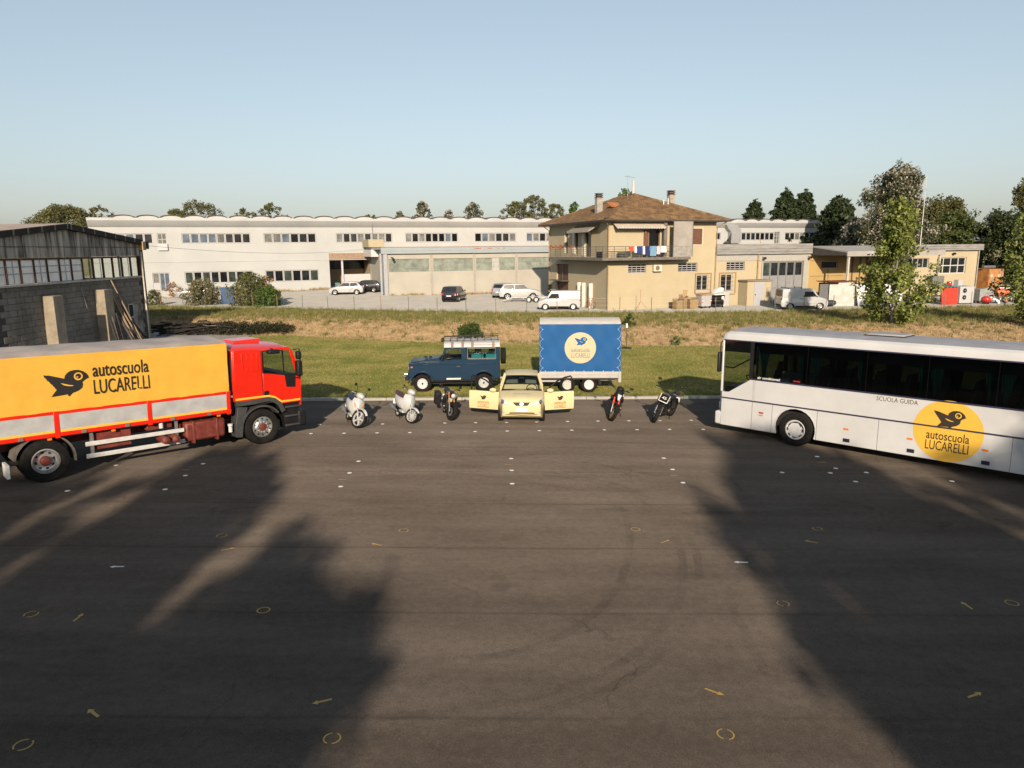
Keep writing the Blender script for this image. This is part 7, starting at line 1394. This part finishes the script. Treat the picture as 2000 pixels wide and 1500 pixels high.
def crown_pts(shape, h0, h1, r, k, hollow=.45):
    """clump centres filling a crown from height h0 to h1, mostly near its surface"""
    t = RNG.uniform(0, 1, k); a = RNG.uniform(0, 2*math.pi, k)
    f = {'round': lambda t: np.sqrt(np.clip(1-(2*t-1)**2, 0, 1)), 'column': lambda t: np.clip(np.minimum(t*5, 1)*np.sqrt(np.clip(1-t**3, 0, 1)), .05, 1), 'cone': lambda t: np.clip((1-t), .03, 1), 'spread': lambda t: np.sqrt(np.clip(1-(t*1.25-.25)**2, 0.05, 1)), 'spire': lambda t: np.clip(np.minimum(t*4+.45, 1)*(1-.62*np.clip((t-.42)/.25,0,1))*np.sqrt(np.clip(1-t**5, 0, 1)), .05, 1), 'broad': lambda t: np.clip(np.minimum(t*3.5+.25, 1)*np.sqrt(np.clip(1-t**2.6, 0, 1)), .06, 1)}[shape](t)
    rr = r*f*np.sqrt(RNG.uniform(hollow**2, 1, k))*(1+.22*np.sin(a*3+t*7)+.12*np.sin(a*5-t*11))
    return np.stack([rr*np.cos(a), rr*np.sin(a), h0+(h1-h0)*t], 1)
def tree(name, label, x, y, z, h, r, shape, mat, k, n, size, spread, base=.25, group=None, bark=None, cat='tree', trunk_r=None, extra=None, limbs=7, lean=(0,0), elong=1.5, branchy=0):
    t = thing(name, label, cat, (x, y, z), 0, group); h0 = h*base; C = crown_pts(shape, h0, h, r, k); C[:, 0] += lean[0]*C[:, 2]; C[:, 1] += lean[1]*C[:, 2]
    if branchy:      # foliage gathered along separate boughs, with gaps between them
        B = crown_pts(shape, h0, h, r*.92, max(8, k//branchy), .55); i = RNG.integers(0, len(B), k); u = RNG.uniform(.55, 1.12, (k, 1)); C = B[i]*np.concatenate([u, u, np.ones((k, 1))], 1) - np.array([0,0,1.])*(1.05-u)*h*.10 + RNG.normal(0, .10*r, (k, 3))
    tr = trunk_r or h*.022; g = G(); top = Vector((lean[0]*h*.8, lean[1]*h*.8, h*.85)); wv = [Vector((random.uniform(-.03,.03)*h*.3, random.uniform(-.03,.03)*h*.3, 0)) for _ in range(4)]
    P = [Vector((0,0,-.3)), top*.25+wv[0], top*.5+wv[1], top*.75+wv[2], top]; g.tube(P, [tr*1.25, tr, tr*.75, tr*.45, tr*.12], 8)
    for i in range(limbs):
        c = Vector(C[int(RNG.integers(len(C)))]); q = max(.12, min(.8, (c.z/h)-.22)); s = top*q; m = (s+c)*.5+Vector((0,0,h*.03)); g.tube([s, m, c], [tr*.4, tr*.25, tr*.08], 6)
    g.build('trunk', bark or M_BARK, t)
    V, F = leaves(C, n, spread, size, elong); put(fast_mesh('crown', V, F, mat), 'crown', t)
    if extra:
        m2, frac, lift = extra; C2 = C[RNG.uniform(0, 1, len(C)) < frac]; C2 = C2*np.array([1.05,1.05,1])+np.array([0,-.15,lift]); V, F = leaves(C2, max(4, n//2), spread*.8, size, elong); put(fast_mesh('outer_leaves', V, F, m2), 'outer_leaves', t)
    return t
def conifer(name, label, x, y, z, h, r, mat, group=None, tiers=16, per=14):
    t = thing(name, label, 'tree', (x, y, z), 0, group); G().tube([(0,0,-.3),(0,0,h*.5),(0,0,h)], [h*.02,h*.012,.02], 8).build('trunk', M_BARK, t); C = []
    for i in range(tiers):
        q = i/tiers; zz = h*(.06+.94*q); rr = r*(1-q)**.62*(.82+.3*random.random())
        for j in range(per):
            a = random.uniform(0, 6.28); L = rr*random.uniform(.7,1.1)
            for s in np.linspace(.25, 1, 6): C.append((math.cos(a)*L*s, math.sin(a)*L*s, zz-.10*L*s*s+random.uniform(-.1,.1)))
    C.append((0,0,h)); V, F = leaves(np.array(C), 16, .26*r/3, .13*r/2.4, 2.4, .2); put(fast_mesh('crown', V, F, mat), 'crown', t); return t
def shrub(name, label, x, y, r, h, mat, k, n, size, group=None, cat='bush'):
    z = float(T(x, y)); t = thing(name, label, cat, (x, y, z), 0, group); C = crown_pts('round', -.25*h, h, r, k, .3); C = C[C[:, 2] > .02]; V, F = leaves(C, n, .22*r, size, 1.8); put(fast_mesh('foliage', V, F, mat), 'foliage', t)
    g = G(); [g.tube([(0,0,-.1), tuple(Vector(C[int(RNG.integers(len(C)))])*.8)], [.03,.01], 5) for _ in range(8)]; g.build('stems', M_BARK, t); return t

L_MID = leafmat('leaf_mid', (.035,.055,.014), (.085,.105,.028)); L_DARK = leafmat('leaf_dark', (.018,.030,.010), (.045,.060,.020)); L_OLIVE = leafmat('leaf_olive', (.060,.068,.022), (.125,.115,.040)); L_POP = leafmat('leaf_poplar', (.06,.09,.016), (.17,.20,.04), (.25,.27,.08)); L_CON = leafmat('needle', (.014,.026,.010), (.032,.050,.018), tl=.1)
L_WHITE = leafmat('leaf_white_underside', (.20,.19,.15), (.40,.37,.32), tl=.2); L_WPD = leafmat('leaf_white_poplar', (.035,.048,.022), (.085,.095,.045), (.30,.28,.22)); L_TREED = leafmat('leaf_deep', (.010,.018,.008), (.030,.042,.014)); L_SHRUB = leafmat('leaf_greygreen', (.10,.10,.052), (.19,.175,.095)); L_SHRUB2 = leafmat('leaf_bush', (.06,.075,.026), (.14,.14,.055)); L_GREEN = leafmat('leaf_bright', (.04,.085,.015), (.09,.14,.03))
# young poplar before the yard, and the one at the right frame edge
tree('young_poplar', 'young light green poplar standing in front of the parked panel van', 25.4, 47.4, float(T(25.4,47.4))-.1, 8.0, 2.45, 'spire', L_POP, 820, 15, .15, .36, .06, bark=M_BARKP, trunk_r=.09, limbs=30, branchy=9, extra=(leafmat('poplar_pale', (.12,.15,.035), (.25,.27,.10)), .2, .1))
tree('edge_poplar', 'poplar with pale green leaves cut off by the right frame edge', 33.7, 45.5, float(T(33.7,45.5)), 7.6, 2.2, 'broad', L_POP, 420, 16, .15, .42, .05, bark=M_BARKP, limbs=20, extra=(leafmat('poplar_pale'), .4, .1))
# tall white poplar behind the workshop
tree('white_poplar', 'tall dark poplar with whitish leaf tips above the workshop roof', 48.6, 92.0, .6, 14.5, 5.0, 'broad', L_WPD, 1250, 40, .19, .62, .08, extra=(L_WHITE, .30, .35), bark=M_BARKP, limbs=18, branchy=14)
tree('white_poplar', 'low white leaved poplar left of the tall white poplar', 46.4, 97.0, .6, 8.4, 2.4, 'round', L_WPD, 260, 20, .26, .7, .1, extra=(L_WHITE, .6, .2), bark=M_BARKP)
# dark conifers behind the factory end
conifer('cedar', 'leftmost dark conifer behind the factory roof', 40.8, 122., .6, 13.0, 4.3, L_CON, 'conifers behind the factory')
conifer('cedar', 'tall dark conifer in the middle of the group behind the factory', 45.6, 121., .6, 14.6, 5.0, L_CON, 'conifers behind the factory')
conifer('cedar', 'right hand conifer of the close pair behind the factory roof', 49.6, 123., .6, 14.6, 4.8, L_CON, 'conifers behind the factory')
conifer('cedar', 'broad dark conifer between the factory end and the white poplar', 50.4, 112., .6, 12.6, 6.2, L_CON, 'conifers behind the factory', 18, 16)
# wood behind the workshop on the right
TR = [(57,104,11.5,4.6,'round',L_OLIVE,'olive green tree just right of the tall white poplar'),(60,98,9.2,4.4,'round',L_MID,'low green tree behind the workshop roof, second from the white poplar'),(65,112,12.3,3.0,'column',L_OLIVE,'slim poplar top rising above the wood, left one'),(68.5,113,12.2,2.8,'column',L_OLIVE,'slim poplar top rising above the wood, right one'),(66,99,9.0,4.6,'round',L_DARK,'dark round tree in the middle of the wood'),(78,110,14.6,3.4,'column',L_OLIVE,'tall poplar clump, left stem, above the wood'),(82,111,14.9,3.2,'column',L_OLIVE,'tall poplar clump, middle stem, above the wood'),(86,112,14.2,3.2,'column',L_OLIVE,'tall poplar clump, right stem, above the wood'),(72.5,100,9.4,4.8,'round',L_MID,'round green tree under the tall poplar clump'),(79.5,98,10.4,5.4,'round',L_DARK,'broad dark tree right of the poplar clump'),(86,99,11.4,5.6,'round',L_MID,'broad green tree near the right edge of the wood'),(70,86,9.4,4.6,'broad',L_TREED,'nearest dark tree behind the rusty container'),(62.5,84,8.6,4.2,'broad',L_TREED,'deep green tree right of the workshop end'),(78,88,11.4,5.6,'broad',L_TREED,'deep green tree at the right frame edge'),(93,108,12.6,5.4,'round',L_MID,'green tree at the far right of the wood')]
for i, (x, y, h, r, sh, m, lb) in enumerate(TR): tree('wood_tree', lb, x, y, .6, h, r, sh, m, 360, 32, .24, .75, .06, 'trees of the wood on the right', branchy=9)
# trees whose tops show over the factory roof
BK = [(-72.3,118,12.6,6.2,'spread',L_OLIVE,'wide green tree above the old warehouse roof',500),(-114,116,12.4,4.0,'round',L_MID,'tree top at the left frame edge',160),(-57.5,134,14.4,4.6,'round',L_OLIVE,'widest round tree top over the left part of the factory roof',240),(-63,138,13.2,2.6,'round',L_OLIVE,'low olive tree top left of the widest one over the roof',110),(-49.6,137,13.2,2.6,'round',L_OLIVE,'small round tree top, second over the factory roof',110),(-44.5,136,14.0,2.9,'round',L_OLIVE,'small round tree top, third over the factory roof',110),(-16.8,140,14.3,2.2,'broad',L_WPD,'whitish tree top over the middle of the factory roof',150),(-21.5,142,12.6,1.3,'broad',L_WPD,'tiny whitish tree top left of the middle one',60),(-12.0,142,12.8,1.5,'broad',L_WPD,'tiny whitish tree top right of the middle one',60),(-7.2,141,14.0,2.4,'broad',L_WPD,'whitish tree top left of the long olive group',140),(1.2,142,14.2,3.4,'round',L_OLIVE,'left crown of the long olive group over the roof',160),(4.6,143,15.4,3.6,'round',L_OLIVE,'highest crown of the long olive group over the roof',200),(8.6,143,13.8,2.8,'round',L_OLIVE,'right crown of the long olive group over the roof',140),(12.4,142,14.0,2.2,'broad',L_GREEN,'bright green tree top left of the house roof',120),(17.0,142,13.4,3.2,'round',L_GREEN,'pale green tree tops touching the house roof',140),(22.2,142,16.5,2.6,'round',L_GREEN,'green tree top peeping over the house roof ridge',110),(-29,150,12.6,2.0,'round',L_OLIVE,'faint tree top behind the middle vaults',70),(-71,126,13.2,2.4,'round',L_OLIVE,'olive tree top beside the wide green tree',100)]
for x, y, h, r, sh, m, lb, k in BK: tree('distant_tree', lb, x, y, .6, h, r, sh, m, k, 30, .20, .5*max(.8, r/4), .45, 'trees behind the factory', extra=((L_WHITE, .3, .25) if m is L_WPD else None))
# bushes by the yard
shrub('olive_bush', 'grey green bush in front of the factory, left of the blue box', -32.4, 75.0, 1.75, 2.5, L_SHRUB, 240, 20, .13)
shrub('oleander_bush', 'largest pale green bush right of the blue box', -26.7, 73.4, 2.0, 3.1, L_SHRUB2, 300, 20, .13)
shrub('laurel_bush', 'bright green low bush touching the largest bush', -24.7, 72.4, 1.45, 1.9, L_GREEN, 200, 20, .12)
shrub('dry_bush', 'dry reddish shrub growing at the factory wall by the glazed door', -40.8, 86.6, 1.5, 1.7, leafmat('leaf_dry', (.30,.18,.10), (.40,.28,.16)), 120, 16, .12)
shrub('dry_shrub', 'dry reddish tuft on top of the largest bush', -25.3, 74.2, .9, 2.9, leafmat('leaf_dry'), 90, 14, .12)
shrub('corner_bush', 'small green bush at the warehouse corner', -37.5, 75.0, .9, 1.5, L_SHRUB2, 90, 16, .12)
shrub('bank_bush', 'round dark green bush on the bank above the blue off-road car', -2.75, 46.6, .95, 1.0, leafmat('leaf_bankbush', (.02,.045,.010), (.06,.10,.022)), 170, 20, .07)
shrub('bank_sapling', 'small dark leafy plant on the bank right of the trailer', 7.9, 47.6, .32, .85, leafmat('leaf_bankbush'), 50, 14, .08)
shrub('lawn_weed', 'small bright green weed at the lawn edge', 10.1, 43.4, .35, .55, L_GREEN, 30, 12, .06)
shrub('ivy', 'dark climbing plant against the yellow house side wall', 4.7, 75.6, .8, 2.2, L_DARK, 90, 16, .12)
for i, (x, y, r, h, lb) in enumerate(((-19.6,51.9,1.4,.62,'low dark foliage standing in for shade, nearest the branch heap'),(-18.2,52.0,1.3,.58,'low dark foliage standing in for shade, middle clump on the bank'),(-16.9,51.9,1.2,.5,'low dark foliage standing in for shade, furthest from the branch heap'),(-20.9,52.4,1.3,.7,'low dark foliage standing in for shade, behind the branch heap'))): shrub('shade_shrub', lb, x, y, r, h, leafmat('leaf_shade_shrub', (.012,.016,.008), (.045,.045,.022)), 150, 18, .07, 'foliage standing in for shade on the bank')  # low dark foliage added to stand in for a shadow on the bank

# tall trees behind the camera; their shadows lie across the lot
PB = [(-5.6,-12.6,8.0,1.9,520,'slim poplar behind the viewpoint between two taller ones'),(-7.0,-14.5,10.8,2.8,760,'tall poplar behind the viewpoint, shading the left of the lot'),(-3.1,-13.5,8.2,2.5,800,'shorter poplar behind the viewpoint, shading the left foreground'),(-11.0,-12.5,9.3,3.4,1050,'poplar behind the viewpoint at the left'),(-16.6,-13.5,10.2,3.2,700,'low poplar behind the viewpoint, second from the left'),(5.6,-11.5,6.6,2.0,480,'low poplar behind the viewpoint right of the camera'),(7.7,-14.5,11.1,3.9,1500,'tallest poplar behind the viewpoint, shading the right of the lot'),(14.6,-13.0,10.8,4.0,1100,'poplar behind the viewpoint at the right'),(-22.5,-13.0,11.5,4.0,420,'poplar behind the viewpoint at the far left'),(21.5,-14.0,12.0,4.4,460,'poplar behind the viewpoint at the far right')]
for x, y, h, r, k, lb in PB: tree('roadside_poplar', lb, x, y, lz(x, y), h, r, 'column', L_POP, k, 24, .24, .45, .02, 'poplars behind the viewpoint', limbs=22, branchy=9)

# ------------------------------------------------------------------ grass: lawn blades, green weeds and dry stalks on the bank
def blades(name, label, X, Y, h, w, mat, lean=.5):
    n = len(X); Z = T(X, Y)-.01; P = np.stack([X, Y, Z], 1); a = RNG.uniform(0, 2*math.pi, n); d = np.stack([np.cos(a), np.sin(a), 0*a], 1)*w[:, None]/2; t = np.stack([RNG.normal(0, lean, n), RNG.normal(0, lean, n), np.ones(n)], 1)*h[:, None]
    V = np.stack([P-d, P+d, P+t], 1).reshape(-1, 3); o = put(fast_mesh(name, V, np.arange(3*n).reshape(-1, 3), mat), name); return tag(o, label, 'grass', kind='stuff')
def scatter(n, x0, x1, f0, f1, dens):
    X = RNG.uniform(x0, x1, n); t = RNG.uniform(0, 1, n); Y = f0(X)*(1-t)+f1(X)*t; keep = RNG.uniform(0, 1, n) < dens(X, Y, t); return X[keep], Y[keep], t[keep]
lg = leafmat('blade_green', (.075,.095,.016), (.15,.155,.034), tl=.12); ld = leafmat('blade_dry', (.20,.17,.06), (.30,.255,.10), tl=.12); wg = leafmat('weed_green', (.07,.085,.02), (.18,.175,.05), tl=.12); wd = leafmat('weed_dry', (.25,.175,.09), (.42,.31,.17), tl=.12)
kx = RNG.uniform(-30, 34, 9000); kx = kx[np.clip(.25+wob(kx, kx*.0, 1.1, 2.), 0, 1) > RNG.uniform(0, 1, len(kx))]; blades('kerb_grass', 'ragged grass hanging over the back of the kerb', kx, yk(kx)+RNG.uniform(.10,.34,len(kx)), RNG.uniform(.06,.2,len(kx)), RNG.uniform(.012,.03,len(kx)), lg, .7)
pat = lambda x, y: np.clip(.5+.9*wob(x, y*2.6, .16, 1.)+.5*wob(x, y*3, .6, 2.)+.25*wob(x, y, 2.2, .7), 0, 1)
X, Y, t = scatter(230000, -22, 34, lambda x: yk(x)+.24, lambda x: yb(x)+.2, lambda x, y, t: np.clip(.95-.75*pat(x, y)+.5*np.exp(-((y-yk(x))/.9)**2), 0, 1)); blades('lawn_grass', 'short green grass of the lawn behind the kerb', X, Y, RNG.uniform(.03,.09,len(X))*(1+1.2*np.exp(-((Y-yk(X))/.5)**2)), RNG.uniform(.012,.03,len(X)), lg, .6)
X, Y, t = scatter(210000, -22, 34, lambda x: yk(x)+.24, lambda x: yb(x)+.3, lambda x, y, t: np.clip(.10+.85*pat(x, y), 0, 1)); blades('dry_lawn_grass', 'dry straw coloured grass mixed into the lawn', X, Y, RNG.uniform(.03,.09,len(X)), RNG.uniform(.012,.03,len(X)), ld, .7)
cl = lambda x, y: np.clip(.5+.9*wob(x, y, .9, .4), 0, 1)
def tufts(n, dens, per, rad, f0, f1):
    """clumps of blades: centres by density, blades round each centre"""
    X, Y, t = scatter(n, -48, 55, f0, f1, dens); k = len(X); r = RNG.uniform(.4, 1.3, k)*rad; hs = RNG.uniform(.5, 1.25, k)
    a = RNG.uniform(0, 6.283, (k, per)); q = np.sqrt(RNG.uniform(0, 1, (k, per)))*r[:, None]
    return (X[:, None]+q*np.cos(a)).ravel(), (Y[:, None]+q*np.sin(a)).ravel(), np.repeat(hs, per), (q/r[:, None]).ravel()
X, Y, hs_, q = tufts(19000, lambda x, y, t: np.clip((.10+.90*np.clip((t-.14)*3.5, 0, 1))*(.2+.8*cl(x, y)), 0, 1), 26, .32, yb, lambda x: yy(x)-.3); blades('bank_weeds', 'tall green weeds covering the bank below the yard', X, Y, RNG.uniform(.12,.50,len(X))*hs_*(1.15-.6*q), RNG.uniform(.02,.045,len(X)), wg, .35)
X, Y, hs_, q = tufts(26000, lambda x, y, t: np.clip(.35+.45*(t < .3)+.3*(1-cl(x, y)), 0, 1)*.8, 18, .28, lambda x: yb(x)-.1, lambda x: yy(x)-.2); blades('bank_dry_grass', 'dry stalks and straw on the brown face of the bank', X, Y, RNG.uniform(.05,.24,len(X))*hs_, RNG.uniform(.015,.035,len(X)), wd, .6)
X, Y, t = scatter(26000, -45, 2, lambda x: np.interp(x, [-45,2], [83.6,101.3])+1.0-2.2, lambda x: np.interp(x, [-45,2], [83.6,101.3])+.6, lambda x, y, t: .7*np.clip(.4+wob(x, y, .5, 2), 0, 1)*((x < -22) | (x > -14))); blades('wall_foot_weeds', 'dry weeds along the foot of the white factory wall', X, Y, RNG.uniform(.1,.45,len(X)), RNG.uniform(.03,.06,len(X)), wd, .4)
X, Y, t = scatter(9000, -14, 4, lambda x: 83.67+(x+14.47)*.364-1.0, lambda x: 83.67+(x+14.47)*.364-.1, lambda x, y, t: .8*np.clip(.3+wob(x, y, .6, 1), 0, 1)); blades('annex_weeds', 'dry weeds along the foot of the cream annex wall', X, Y, RNG.uniform(.08,.4,len(X)), RNG.uniform(.03,.06,len(X)), wd, .4)
